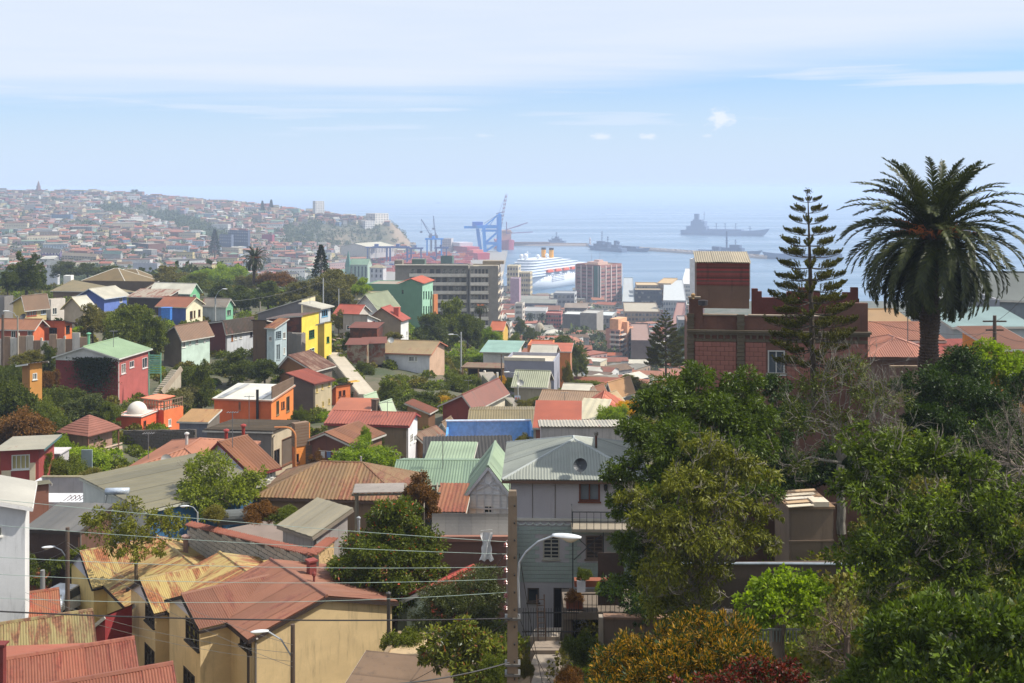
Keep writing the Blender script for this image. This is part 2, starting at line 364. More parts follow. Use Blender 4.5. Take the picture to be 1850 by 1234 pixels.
def build_sea():
 mb = MB(); R = 42000; rings = [1060, 1300, 1700, 2400, 3600, 6000, 11000, 20000, R]
 mb.quad((-R, 900, 0), (R, 900, 0), (R, R, 0), (-R, R, 0))
 mat, nt, b, v = base_mat('sea_water'); L = nt.links.new
 n1 = noise(nt, mapv(nt, v, (.02, .055, .05)), 1.0, 8, .72, .3)
 n2 = noise(nt, mapv(nt, v, (.0009, .0065, .005), (0, 0, .04)), 1.0, 6, .62, 1.0)
 n4 = noise(nt, mapv(nt, v, (.0002, .0030, .005), (0, 0, -.05)), 1.0, 5, .6, .5)
 s = maprange(nt, math_n(nt, 'ADD', math_n(nt, 'MULTIPLY', n2, .6), math_n(nt, 'MULTIPLY', n4, .4)), .40, .62)
 L(mixc(nt, s, (.075, .14, .22), (.13, .20, .28)), b.inputs['Base Color'])
 L(math_n(nt, 'ADD', math_n(nt, 'MULTIPLY', s, -.16), .40), b.inputs['Roughness']); b.inputs['Specular IOR Level'].default_value = .5; b.inputs['IOR'].default_value = 1.33
 bn = N(nt, 'ShaderNodeBump'); bn.inputs['Distance'].default_value = 1.6; L(math_n(nt, 'ADD', math_n(nt, 'MULTIPLY', s, -.30), .55), bn.inputs['Strength']); L(n1, bn.inputs['Height']); L(bn.outputs[0], b.inputs['Normal'])
 tag(mb.build('sea', mat), 'pale blue bay with long smooth streaks', kind='structure')
build_sea()
def build_haze():
 m = bpy.data.materials.new('haze'); nt = nodes_of(m)
 pv = N(nt, 'ShaderNodeVolumePrincipled'); o = N(nt, 'ShaderNodeOutputMaterial'); nt.links.new(pv.outputs[0], o.inputs['Volume'])
 pv.inputs['Color'].default_value = (.65, .775, .985, 1); pv.inputs['Density'].default_value = HAZE; pv.inputs['Anisotropy'].default_value = .0
 o = MB().box(-43000, -700, -10, 43000, 43000, 127).build('haze', m)
 tag(o, 'thin blue sea haze over the bay and city', kind='stuff')
HAZE = 2.2e-4
build_haze()
#--- building parts
def slope(A, B, T0, T1, pitch=.0, amp=.0, sheets=0, mat=None, parent=None, name='roof_sheet', off=0.0):
 """one roof slope: eave A->B, top corners T0 (over A) and T1 (over B). pitch > 0 gives real corrugation;
 sheets > 0 splits it into that many separate sheets. Returns an MB when sheets == 0."""
 A, B, T0, T1 = map(Vector, (A, B, T0, T1)); e = B - A; Wd = e.length; e = e / Wd
 nrm = e.cross((T0 + T1) / 2 - (A + B) / 2).normalized()
 if nrm.z < 0: nrm = -nrm
 up = nrm.cross(e).normalized()
 if up.z < 0: up = -up
 qa, ta, qb, tb = (T0 - A).dot(e), (T0 - A).dot(up), (T1 - A).dot(e), (T1 - A).dot(up)
 xs = [0, max(0, min(Wd, qa)), max(0, min(Wd, qb)), Wd]
 def top(q):
  if q < qa and qa > 1e-6: return ta * q / qa
  if q > qb and qb < Wd - 1e-6: return tb * (Wd - q) / (Wd - qb)
  if abs(qb - qa) < 1e-6: return max(ta, tb)
  return ta + (tb - ta) * (q - qa) / (qb - qa)
 Wx = qb if qb > Wd + .02 else Wd
 def lo(q): return 0.0 if q <= Wd or Wx == Wd else tb * (q - Wd) / (qb - Wd)
 def strip(q0, q1, lift=0.0):
  mb = MB()
  if pitch > 0: n = max(1, int(round((q1 - q0) / pitch * 4)))
  else: n = 1
  qs = sorted(set([round(q0 + (q1 - q0) * i / n, 4) for i in range(n + 1)] + [round(x, 4) for x in (qa, qb, Wd) if q0 < x < q1]))
  prev = None
  for q in qs:
   h = off + lift + (amp * math.cos(2 * math.pi * q / pitch) if pitch > 0 else 0)
   p0 = A + e * q + up * lo(q) + nrm * h; p1 = A + e * q + up * max(0.0, top(q)) + nrm * h
   i = len(mb.v); mb.v += [tuple(p0), tuple(p1)]
   if prev is not None: mb.f.append((prev, i, i + 1, prev + 1))
   prev = i
  return mb
 if sheets:
  k = sheets; out = []
  for i in range(k):
   q0, q1 = Wx * i / k, Wx * (i + 1) / k + (.04 if i < k - 1 else 0)
   m = strip(q0, q1, .012 * (i % 2)); out.append(mesh_obj(name, m.mesh(name, mat), None, parent))
  return out
 return strip(0, Wx)
def merge(a, b):
 n = len(a.v); a.v += b.v; a.f += [tuple(i + n for i in f) for f in b.f]; return a
def wall_mb(O, U, Wd, Hh, holes, N_, depth=.12, below=0.0):
 """a wall seen from side N_, with real openings: holes = [(u0,u1,z0,z1)]"""
 O = Vector(O); U = Vector(U); N_ = Vector(N_); mb = MB(); Zv = Vector((0, 0, 1))
 us = sorted(set([0, Wd] + [max(0, min(Wd, x)) for h in holes for x in h[:2]])); zs = sorted(set([-below, Hh] + [max(0, min(Hh, x)) for h in holes for x in h[2:]]))
 for i in range(len(us) - 1):
  for j in range(len(zs) - 1):
   cu, cz = (us[i] + us[i + 1]) / 2, (zs[j] + zs[j + 1]) / 2
   if us[i + 1] - us[i] < 1e-5 or zs[j + 1] - zs[j] < 1e-5: continue
   if any(h[0] < cu < h[1] and h[2] < cz < h[3] for h in holes): continue
   p = lambda u, z: O + U * u + Zv * z
   mb.quad(p(us[i], zs[j]), p(us[i + 1], zs[j]), p(us[i + 1], zs[j + 1]), p(us[i], zs[j + 1]))
 for (a, b, c, d) in holes:
  p = lambda u, z, q: O + U * u + Zv * z - N_ * q
  mb.quad(p(a, c, 0), p(b, c, 0), p(b, c, depth), p(a, c, depth)); mb.quad(p(a, d, 0), p(b, d, 0), p(b, d, depth), p(a, d, depth))
  mb.quad(p(a, c, 0), p(a, d, 0), p(a, d, depth), p(a, c, depth)); mb.quad(p(b, c, 0), p(b, d, 0), p(b, d, depth), p(b, c, depth))
 return mb
def window(parent, O, U, N_, h, fm, gm, style=2, depth=.12, fr=.06, sill=True, name='window', bars=0, sm=None):
 """window in opening h: frame (its own mesh) > pane, sill"""
 O = Vector(O); U = Vector(U); N_ = Vector(N_); a, b, c, d = h; mb = MB(); Zv = Vector((0, 0, 1))
 def bx(u0, u1, z0, z1, q0, q1):
  n = len(mb.v)
  for q in (q0, q1):
   for u_, z_ in ((u0, z0), (u1, z0), (u1, z1), (u0, z1)): mb.v.append(tuple(O + U * u_ + Zv * z_ + N_ * q))
  for f in ((0, 1, 2, 3), (7, 6, 5, 4), (0, 4, 5, 1), (1, 5, 6, 2), (2, 6, 7, 3), (3, 7, 4, 0)): mb.f.append(tuple(n + i for i in f))
 fr = min(fr, (b - a) * .15, (d - c) * .15); q0, q1 = -depth + .02, .025
 bx(a, a + fr, c, d, q0, q1); bx(b - fr, b, c, d, q0, q1); bx(a + fr, b - fr, c, c + fr, q0, q1); bx(a + fr, b - fr, d - fr, d, q0, q1)
 for i in range(1, style):
  u_ = a + (b - a) * i / style; bx(u_ - fr * .4, u_ + fr * .4, c + fr, d - fr, q0, q1 - .03)
 for i in range(1, bars + 1):
  z_ = c + (d - c) * i / (bars + 1); bx(a + fr, b - fr, z_ - fr * .3, z_ + fr * .3, q0 + .01, q1 - .04)
 w = mb.build(name, fm, parent)
 p = lambda u_, z_: O + U * u_ + Zv * z_ - N_ * (depth - .01)
 MB().quad(p(a, c), p(b, c), p(b, d), p(a, d)).build('pane', gm, w)
 if sill:
  mb = MB()
  bx(a - .06, b + .06, c - .07, c - .003, 0.004, .09); mb.build('sill', sm or fm, w)
 return w
WHITE = (225, 225, 220); DARK = (45, 38, 34)
FOOT = []
def house(label, xl, xc, xr, ye, yb, D, a, fm, rm, roof=('flat', .3), rmat=None, ov=.35, Wd=None, Ld=None, wins=(), grp=None, cat='house',
 hi=0, pitch=0, amp=.02, fascia=None, name='house', wst=2, wf=WHITE, wg=None, lm=None, bm=None, ridge=None, below=4.0, ovg=None, slab=None):
 """a house from its nearest eaves corner (xc, ye) at distance D, turned a degrees; the front face runs to xl, the side face to xr."""
 a = math.radians(a); C_ = P(xc, ye, D); ca, sa = math.cos(a), math.sin(a)
 if Wd is None: kl = (xl - CX) / F; Wd = (C_.x - kl * D) / (ca + kl * sa)
 if Ld is None: kr = (xr - CX) / F; Ld = (kr * D - C_.x) / (sa - kr * ca)
 Wd = abs(Wd); Ld = abs(Ld)
 zb = P(xc, yb, D).z; Hh = C_.z - zb
 e1 = Vector((ca, -sa, 0)); e2 = Vector((sa, ca, 0))
 ctr = Vector((C_.x, C_.y, zb)) - e1 * Wd / 2 + e2 * Ld / 2
 root = empty(name, ctr, -a); tag(root, label, cat, grp)
 w2, l2 = Wd / 2, Ld / 2
 kind = roof[0]; rh = roof[1]
 ovg = ov if ovg is None else ovg
 lm = lm or fm; bm = bm or rm
 FO, RO = Vector((-w2, -l2, 0)), Vector((w2, -l2, 0))
 faces = {'F': (FO, Vector((1, 0, 0)), Wd, Vector((0, -1, 0)), fm), 'R': (RO, Vector((0, 1, 0)), Ld, Vector((1, 0, 0)), rm),
 'L': (Vector((-w2, l2, 0)), Vector((0, -1, 0)), Ld, Vector((-1, 0, 0)), lm), 'B': (Vector((w2, l2, 0)), Vector((-1, 0, 0)), Wd, Vector((0, 1, 0)), bm)}
 def inv(fc, px, py=None):
  O_, U_, Wf, N_, _ = faces[fc]
  Ow = ctr + e1 * O_.x + e2 * O_.y; Uw = e1 * U_.x + e2 * U_.y; k = (px - CX) / F
  u_ = (k * Ow.y - Ow.x) / (Uw.x - k * Uw.y); dd = Ow.y + u_ * Uw.y
  return u_, dd
 holes = {'F': [], 'R': [], 'L': [], 'B': []}; wl = []
 for w in wins:
  fc, x0, y0, x1, y1 = w[:5]; opt = w[5] if len(w) > 5 else {}
  u0, d0 = inv(fc, x0); u1, d1 = inv(fc, x1); dm = (d0 + d1) / 2
  z1 = H - (y0 - HY) / F * dm - zb; z0 = H - (y1 - HY) / F * dm - zb
  if u0 > u1: u0, u1 = u1, u0
  Wf = faces[fc][2]; u0 = max(.08, u0); u1 = min(Wf - .08, u1); z0 = max(.02, z0); z1 = min(Hh - .05, z1)
  if u1 - u0 < .12 or z1 - z0 < .12: continue
  holes[fc].append((u0, u1, z0, z1)); wl.append((fc, (u0, u1, z0, z1), opt))
 FOOT.append((ctr.x, ctr.y, ca, sa, Wd / 2, Ld / 2))
 info = dict(root=root, W=Wd, L=Ld, H=Hh, inv=inv, faces=faces, ctr=ctr, e1=e1, e2=e2, zb=zb)
 ph = rh if kind == 'flat' else 0
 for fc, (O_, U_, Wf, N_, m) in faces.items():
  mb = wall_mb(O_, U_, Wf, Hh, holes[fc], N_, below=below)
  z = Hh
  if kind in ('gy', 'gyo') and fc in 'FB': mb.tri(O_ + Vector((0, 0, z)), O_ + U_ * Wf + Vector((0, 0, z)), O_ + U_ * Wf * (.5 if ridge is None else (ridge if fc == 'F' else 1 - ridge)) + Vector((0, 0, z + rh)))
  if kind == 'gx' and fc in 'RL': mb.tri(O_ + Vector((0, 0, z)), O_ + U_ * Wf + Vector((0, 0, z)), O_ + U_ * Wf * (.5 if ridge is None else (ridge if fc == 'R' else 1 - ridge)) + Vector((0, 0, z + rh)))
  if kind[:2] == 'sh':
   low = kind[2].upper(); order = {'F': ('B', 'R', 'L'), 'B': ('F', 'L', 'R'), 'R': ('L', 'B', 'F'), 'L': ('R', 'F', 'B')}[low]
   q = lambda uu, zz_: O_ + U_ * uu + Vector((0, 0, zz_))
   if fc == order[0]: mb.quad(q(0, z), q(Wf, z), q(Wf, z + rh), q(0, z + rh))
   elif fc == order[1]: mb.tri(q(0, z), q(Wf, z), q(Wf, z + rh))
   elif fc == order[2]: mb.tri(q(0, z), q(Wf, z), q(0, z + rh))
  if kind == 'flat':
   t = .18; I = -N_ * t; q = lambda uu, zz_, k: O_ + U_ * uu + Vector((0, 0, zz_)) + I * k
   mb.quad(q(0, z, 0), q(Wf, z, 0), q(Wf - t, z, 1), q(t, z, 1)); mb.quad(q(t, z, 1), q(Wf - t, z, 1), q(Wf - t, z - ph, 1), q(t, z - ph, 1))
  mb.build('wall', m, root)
 g0 = wg or glass()
 for fc, h, opt in wl:
  O_, U_, Wf, N_, m = faces[fc]
  window(root, O_, U_, N_, h, opt.get('f', None) or pt(opt.get('fc', wf), .15), opt.get('g', g0), opt.get('n', wst), fr=opt.get('fr', .07), bars=opt.get('bars', 0), sill=opt.get('sill', True), name=opt.get('name', 'window'))
 rmat = rmat or sheet((120, 60, 50), axis='y')
 x0, x1, y0, y1 = -w2 - ov, w2 + ov, -l2 - ov, l2 + ov
 sl = []
 if kind in ('gy',):
  r = (.5 if ridge is None else ridge); xr_ = -w2 + Wd * r; kR = rh / (w2 - xr_); kL = rh / (xr_ + w2); y0, y1 = -l2 - ovg, l2 + ovg
  sl = [((x1, y0, Hh - kR * ov), (x1, y1, Hh - kR * ov), (xr_, y0, Hh + rh), (xr_, y1, Hh + rh)), ((x0, y1, Hh - kL * ov), (x0, y0, Hh - kL * ov), (xr_, y1, Hh + rh), (xr_, y0, Hh + rh))]
 elif kind == 'gx':
  r = (.5 if ridge is None else ridge); yr = -l2 + Ld * r; kF = rh / (yr + l2); kB = rh / (l2 - yr); x0, x1 = -w2 - ovg, w2 + ovg
  sl = [((x0, y0, Hh - kF * ov), (x1, y0, Hh - kF * ov), (x0, yr, Hh + rh), (x1, yr, Hh + rh)), ((x1, y1, Hh - kB * ov), (x0, y1, Hh - kB * ov), (x1, yr, Hh + rh), (x0, yr, Hh + rh))]
 elif kind == 'hip':
  z0 = Hh; m_ = min(w2, l2) + ov; k = rh / m_
  if w2 >= l2: Ra, Rb = Vector((x0 + m_, 0, Hh + rh)), Vector((x1 - m_, 0, Hh + rh))
  else: Ra, Rb = Vector((0, y0 + m_, Hh + rh)), Vector((0, y1 - m_, Hh + rh))
  c = [Vector((x0, y0, z0)), Vector((x1, y0, z0)), Vector((x1, y1, z0)), Vector((x0, y1, z0))]
  if w2 >= l2: sl = [(c[0], c[1], Ra, Rb), (c[1], c[2], Rb, Rb), (c[2], c[3], Rb, Ra), (c[3], c[0], Ra, Ra)]
  else: sl = [(c[0], c[1], Ra, Ra), (c[1], c[2], Ra, Rb), (c[2], c[3], Rb, Rb), (c[3], c[0], Rb, Ra)]
 elif kind[:2] == 'sh':
  low = kind[2]; k = rh / (Ld if low in 'fb' else Wd); zl, zh = Hh - k * ov, Hh + rh + k * ov
  if low == 'f': sl = [((x0, y0, zl), (x1, y0, zl), (x0, y1, zh), (x1, y1, zh))]
  if low == 'b': sl = [((x1, y1, zl), (x0, y1, zl), (x1, y0, zh), (x0, y0, zh))]
  if low == 'r': sl = [((x1, y0, zl), (x1, y1, zl), (x0, y0, zh), (x0, y1, zh))]
  if low == 'l': sl = [((x0, y1, zl), (x0, y0, zl), (x1, y1, zh), (x1, y0, zh))]
 if kind == 'flat':
  MB().box(-w2 + .18, -l2 + .18, Hh - rh - .2, w2 - .18, l2 - .18, Hh - rh).build('roof', rmat, root)
 else:
  rt = MB(); fb = MB()
  for s_ in sl:
   merge(rt, slope(*s_, pitch=0 if hi else pitch, amp=0 if hi else amp, off=.03))
   A_, B_, T0_, T1_ = map(Vector, s_)
   fb.bar(A_ - Vector((0, 0, .07)), B_ - Vector((0, 0, .07)), .04, .16)
   if (T0_ - T1_).length > .3 and kind != 'hip': fb.bar(A_ - Vector((0, 0, .07)), T0_ - Vector((0, 0, .07)), .04, .16); fb.bar(B_ - Vector((0, 0, .07)), T1_ - Vector((0, 0, .07)), .04, .16)
  ro = rt.build('roof', rmat, root)
  if hi:
   for s_ in sl[:]:
    wl_ = (Vector(s_[1]) - Vector(s_[0])).length
    slope(*s_, pitch=pitch, amp=amp, sheets=max(1, int(round(wl_ / hi))), mat=rmat, parent=ro, off=.05 + amp)
  fb.build('fascia', pt(fascia or (200, 196, 188), .3), root)
  if hi: MB().tube([(w2 + .06, -l2 + .12, -1), (w2 + .06, -l2 + .12, Hh - .25), (w2 + ov * .8, -l2 + .12, Hh - .05)], .05, 6).build('downpipe', plain((120, 112, 104), .5), root)
  if kind in ('gx', 'gy', 'hip'):
   cap = MB()
   if kind == 'gx': cap.tube([(x0, yr, Hh + rh + .05), (x1, yr, Hh + rh + .05)], .09, 6)
   elif kind == 'gy': cap.tube([(xr_, y0, Hh + rh + .05), (xr_, y1, Hh + rh + .05)], .09, 6)
   else:
    cap.tube([Ra + Vector((0, 0, .05)), Rb + Vector((.001, .001, .05))], .09, 6)
    for cc, R_ in zip(c, ([Ra, Rb, Rb, Ra] if w2 >= l2 else [Ra, Ra, Rb, Rb])): cap.tube([cc + Vector((0, 0, .04)), R_ + Vector((0, 0, .05))], .08, 6)
   cap.build('ridge_cap', rmat if slab is None else slab, root)
 info['sl'] = sl
 return info
def loc(info, fc, px, py, out=0.0):
 """local point on face fc of a house seen at pixel (px, py)"""
 u_, d = info['inv'](fc, px); O_, U_, Wf, N_, m = info['faces'][fc]
 return O_ + U_ * u_ + N_ * out + Vector((0, 0, H - (py - HY) / F * d - info['zb']))
def chimney(info, x, y, z0, z1, r=.12, mat=None, cap=True, square=False, name='chimney'):
 mb = MB(); mat = mat or plain((110, 105, 100), .5)
 if square: mb.box(x - r, y - r, z0, x + r, y + r, z1); mb.box(x - r - .06, y - r - .06, z1, x + r + .06, y + r + .06, z1 + .08)
 else:
  mb.tube([(x, y, z0), (x, y, z1)], r, 10)
  if cap: mb.lathe([(r * .9, z1 + .001), (r * 1.9, z1 + .06), (r * 1.7, z1 + .16), (.01, z1 + .26)], 10, (x, y, 0))
 return mb.build(name, mat, info['root'] if isinstance(info, dict) else info)
def dish(label, p, yaw, r=.45, col=(70, 72, 74), tilt=.6):
 root = empty('satellite_dish', p, yaw); tag(root, label, 'satellite dish')
 prof = [(r * math.sin(t * .9), -r * .55 * math.cos(t * .9)) for t in [i * math.pi / 2 / 6 for i in range(7)]]
 mb = MB(); n = 18; b0 = 0
 for rr, z in [(0.001, -.13 * r)] + [(r * k / 5, -.13 * r * 1 + .42 * r * (k / 5) ** 2) for k in range(1, 6)]:
  for j in range(n):
   t = 2 * math.pi * j / n; q = Vector((rr * math.cos(t), z, rr * math.sin(t))); q = Matrix.Rotation(-tilt, 3, 'X') @ Vector((q.x, -q.y, q.z)); mb.v.append((q.x, q.y, q.z + r * 1.2))
 for i in range(5):
  for j in range(n): mb.f.append((i * n + j, i * n + (j + 1) % n, (i + 1) * n + (j + 1) % n, (i + 1) * n + j))
 mb.build('reflector', plain(col, .5), root)
 MB().tube([(0, 0, -.02), (0, .06, r * 1.1)], .025, 6).build('mast', plain((120, 120, 120), .4), root)
 MB().tube([(0, -.02, r * .55), (0, -.55 * r, r * 1.25)], .012, 5).box(-.03, -.6 * r, r * 1.2, .03, -.5 * r, r * 1.32).build('feed_arm', plain((90, 90, 90), .4), root)
 return root
#--- vegetation
def leaf_mesh(name, C_, Dr, S_, mat, width=.42, seed=0, fold=.18):
 rs = np.random.RandomState(seed); n = len(C_)
 d = Dr / np.maximum(np.linalg.norm(Dr, axis=1, keepdims=True), 1e-6)
 r = rs.normal(size=(n, 3)); s = np.cross(d, r); s /= np.maximum(np.linalg.norm(s, axis=1, keepdims=True), 1e-6)
 nn = np.cross(s, d); S = S_[:, None]
 v = np.empty((n, 4, 3)); v[:, 0] = C_; v[:, 1] = C_ + d * S * .5 + s * S * width * .5 + nn * S * fold; v[:, 2] = C_ + d * S; v[:, 3] = C_ + d * S * .5 - s * S * width * .5 + nn * S * fold
 me = bpy.data.meshes.new(name); me.vertices.add(n * 4); me.vertices.foreach_set('co', v.reshape(-1).astype(np.float32))
 me.loops.add(n * 4); me.loops.foreach_set('vertex_index', np.arange(n * 4, dtype=np.int32))
 me.polygons.add(n); me.polygons.foreach_set('loop_start', np.arange(0, n * 4, 4, dtype=np.int32)); me.polygons.foreach_set('loop_total', np.full(n, 4, dtype=np.int32))
 me.materials.append(mat); me.update(calc_edges=True); return me
def sphere_pts(rs, n):
 p = rs.normal(size=(n, 3)); return p / np.linalg.norm(p, axis=1, keepdims=True)
def crown_mesh(name, blobs, leaf, mat, cover=2.2, seed=0, clump=.22, width=.42, droop=.35, fill=.35, per=26, up=.0):
 """leaves gathered in clumps over the surface (and partly through the volume) of the ellipsoids blobs = [(x,y,z,rx,ry,rz)]"""
 rs = np.random.RandomState(seed); B0 = np.array(blobs, float); Cs = []; Ds = []; BB = []
 for q in B0:
  k = 8; u_ = sphere_pts(rs, k); u_[:, 2] = np.abs(u_[:, 2]) * 1.2 - .4
  for j in range(k):
   f = rs.uniform(.26, .46); BB.append(list(q[:3] + u_[j] * q[3:] * rs.uniform(.68, 1.2)) + list(q[3:] * f * np.array([1, 1, .75])))
  BB.append(list(q[:3]) + list(q[3:] * .55))
 B = np.array(BB); cover = cover * .62
 for bi, (x, y, z, rx, ry, rz) in enumerate(B):
  R = (rx * ry * rz) ** (1 / 3); area = 12.6 * R * R; nl = area * cover / (leaf * leaf * width * .5); nc = max(3, int(nl / per))
  u_ = sphere_pts(rs, nc); rad = np.where(rs.rand(nc) < fill, rs.uniform(.45, .9, nc), rs.uniform(.8, 1.22, nc))[:, None]
  c = u_ * rad * np.array([rx, ry, rz]) + np.array([x, y, z])
  keep = np.ones(nc, bool)
  for bj, q in enumerate(B):
   if bj != bi: keep &= (((c - q[:3]) / q[3:]) ** 2).sum(1) > .42
  c = c[keep]; u_ = u_[keep]; k = len(c)
  if k == 0: continue
  cl = clump * 1.5 * R * rs.uniform(.6, 1.4, k)
  off = rs.normal(size=(k, per, 3)) * .5; off /= np.maximum(1, np.linalg.norm(off, axis=2, keepdims=True))
  pts = c[:, None, :] + off * cl[:, None, None]
  dr = off * 1.0 + u_[:, None, :] * .7 + rs.normal(size=(k, per, 3)) * .35; dr[:, :, 2] += up - droop
  Cs.append(pts.reshape(-1, 3)); Ds.append(dr.reshape(-1, 3))
 C_ = np.concatenate(Cs); Dr = np.concatenate(Ds)
 return leaf_mesh(name, C_, Dr, leaf * rs.uniform(.65, 1.25, len(C_)), mat, width, seed + 1)
def limb(mb, p, q, r0, r1, rs, bend=.12, n=5, sides=6):
 p = Vector(p); q = Vector(q); Ld = (q - p).length; pts = [p]
 o = Vector((0, 0, 0))
 for i in range(1, n):
  o = o + Vector([rs.uniform(-1, 1) for _ in range(3)]) * Ld * bend / n
  pts.append(p.lerp(q, i / n) + o)
 pts.append(q); mb.tube(pts, [r0 + (r1 - r0) * i / n for i in range(n + 1)], sides); return pts
def twigs(mb, p, d, Ld, r, rs, depth, spread=.7, kids=3, up=.12):
 """bare branching, three-sided at the tips"""
 d = Vector(d).normalized(); pts = [Vector(p)]; n = 4; dd = d.copy()
 for i in range(n):
  dd = (dd + Vector([rs.uniform(-1, 1) for _ in range(3)]) * .28 + Vector((0, 0, up))).normalized(); pts.append(pts[-1] + dd * Ld / n)
 mb.tube(pts, [r * (1 - .5 * i / n) for i in range(n + 1)], 4 if depth > 1 else 3, cap=False)
 if depth <= 0: return
 for k in range(kids):
  t = rs.uniform(.35, 1.0); i = min(n - 1, int(t * n)); q = pts[i].lerp(pts[i + 1], t * n - i)
  nd = (dd + Vector([rs.uniform(-1, 1) for _ in range(3)]) * spread * 1.3).normalized()
  twigs(mb, q, nd, Ld * rs.uniform(.55, .8), r * .55, rs, depth - 1, spread, kids, up)
def unit_blobs(kind, seed):
 r = random.Random(seed); b = []
 if kind == 'round':
  b = [(0, 0, .55, .34, .34, .30)] + [(.30 * math.cos(t) * r.uniform(.7, 1.05), .30 * math.sin(t) * r.uniform(.7, 1.05), r.uniform(.34, .66), r.uniform(.15, .22), r.uniform(.15, .22), r.uniform(.12, .19)) for t in [i * 1.05 + r.random() * .4 for i in range(6)]] + [(r.uniform(-.16, .16), r.uniform(-.16, .16), r.uniform(.74, .86), .15, .15, .11) for _ in range(4)] + [(.36 * math.cos(t), .36 * math.sin(t), r.uniform(.2, .4), .12, .12, .14) for t in (0.5, 2.4, 4.4)]
 elif kind == 'tall':
  b = [(r.uniform(-.12, .12), r.uniform(-.12, .12), z, .30 * s, .30 * s, .15) for z, s in ((.22, .9), (.38, 1.1), (.54, 1), (.7, .8), (.85, .55))] + [(.24 * math.cos(t), .24 * math.sin(t), r.uniform(.3, .7), .16, .16, .17) for t in [i * 1.3 for i in range(5)]]
 elif kind == 'mound':
  b = [(r.uniform(-.32, .32), r.uniform(-.32, .32), r.uniform(.18, .5), r.uniform(.14, .26), r.uniform(.14, .26), r.uniform(.14, .3)) for _ in range(11)] + [(0, 0, .35, .36, .36, .32)]
 elif kind == 'spires':
  b = [(x, y, z * h, .10 * s, .10 * s, .14 * h) for (x, y, h) in ((-.3, 0, .72), (-.1, .1, 1.0), (.14, -.05, .95), (.32, .05, .7), (0, -.2, .85), (.05, .25, .8)) for z, s in ((.2, 1.5), (.4, 1.5), (.62, 1.15), (.84, .7))]
 return b
CROWN = {}
LEAFSETS = {
 'dark': ((34, 50, 20), (94, 110, 42), .25), 'mid': ((42, 60, 20), (112, 128, 44), .3), 'olive': ((62, 68, 34), (118, 118, 58), .2), 'lime': ((70, 104, 24), (142, 168, 48), .35),
 'blue': ((34, 50, 34), (92, 106, 66), .2), 'rust': ((62, 48, 26), (128, 92, 44), .2), 'yellow': ((120, 104, 20), (214, 178, 36), .3), 'grey': ((70, 76, 60), (130, 134, 108), .2)}
def crown(kind, leafset, seed, nleaf=.036, cover=2.0):
 key = (kind, leafset, seed)
 if key not in CROWN:
  a_, b_, t_ = LEAFSETS[leafset]
  CROWN[key] = crown_mesh('crown', unit_blobs(kind, seed), nleaf, leafm(a_, b_, t_), cover=cover, seed=seed * 7 + 1, clump=.30, per=14, width=.6, fill=.45)
 return CROWN[key]
TRUNK = {}
def trunk_mesh(seed, h=.6):
 if seed not in TRUNK:
  rs = random.Random(seed); mb = MB(); top = Vector((rs.uniform(-.04, .04), rs.uniform(-.04, .04), .42)); limb(mb, (0, 0, -.12), top, .035, .022, rs)
  for i in range(5):
   t = i * 1.26 + rs.random(); limb(mb, top, top + Vector((math.cos(t) * .22, math.sin(t) * .22, rs.uniform(.12, .34))), .018, .006, rs, .2, 4, 5)
  TRUNK[seed] = mb.mesh('trunk', bark())
 return TRUNK[seed]
def tree(label, px, ytop, ybase, wpx, D, kind='round', leafset='mid', seed=1, name='tree', cat='tree', grp=None, ground=False, rz=None, trunk=True, depth=1.0):
 b = P(px, ybase, D)
 if ground: b.z = ground_z(b.x, b.y)
 h = (ybase - ytop) / F * D; w = wpx / F * D
 if ground: h = P(px, ytop, D).z - b.z
 root = empty(name, b, 0); root.scale = (w, w * depth, h); root.rotation_euler = (0, 0, (px * 1.7 + D * .9 + seed) % 6.28 if rz is None else rz)
 if rz is None and abs(depth - 1) > .01: root.rotation_euler = (0, 0, 0)
 tag(root, label, cat, grp)
 mesh_obj('crown', crown(kind, leafset, seed), None, root)
 if trunk: mesh_obj('trunk', trunk_mesh(seed % 3), None, root)
 return root
#--- houses on the near slopes, left to right, far to near
G1, G2, G3_ = 'houses on the near slopes', 'houses on the right hill', 'roofs across the street'
RUST = (132, 66, 40); BRN = (112, 78, 56)
def sh(c, amount=.4, axis='y', rust=(128, 62, 34), ribs=0, rough=.55): return sheet(c, rust, amount, axis, rough, ribs)
i_ = house('long tan hip-roofed building with white ridge lines behind the dark cypress', 118, 232, 262, 524, 536, 310, 14, pt((140, 120, 92)), pt((150, 130, 100)), ('hip', 5.2), sh((128, 106, 70), .25, 'y'), ov=1.0, grp=G1, slab=pt((225, 222, 212), .1), Ld=19)
house('second tan hip roof with white ridges, right behind the first', 170, 262, 272, 517, 528, 338, 10, pt((150, 130, 100)), pt((150, 130, 100)), ('hip', 4.6), sh((138, 112, 74), .2, 'y'), ov=.9, grp=G1, slab=pt((225, 222, 212), .1), Ld=13)
b_ = P(124, 524, 300); tag(MB().box(-1, -1, -4, 1, 1, 4).build('chimney_stack', pt((232, 230, 224), .15), None, loc=(b_.x, b_.y, b_.z)), 'white square chimney stack at the left end of the tan hip roof', 'chimney')
house('low sandy building with flat rust eaves under the white-ridged tan roof', 96, 250, 282, 527, 540, 285, 8, pt((120, 96, 72)), pt((110, 88, 66)), ('shf', 1.8), sh((150, 134, 108), .3, 'x'), ov=.6, grp=G1, Ld=10)
house('blue gabled house with a pale grey roof on the ridge', 140, 188, 229, 537, 560, 262, 20, pt((66, 92, 178), .2), pt((92, 122, 205), .2), ('gy', 1.9), sh((205, 202, 196), .15, 'x'), ov=.7, fascia=(200, 215, 240), wins=[('R', 216, 538, 221, 546)], grp=G1)
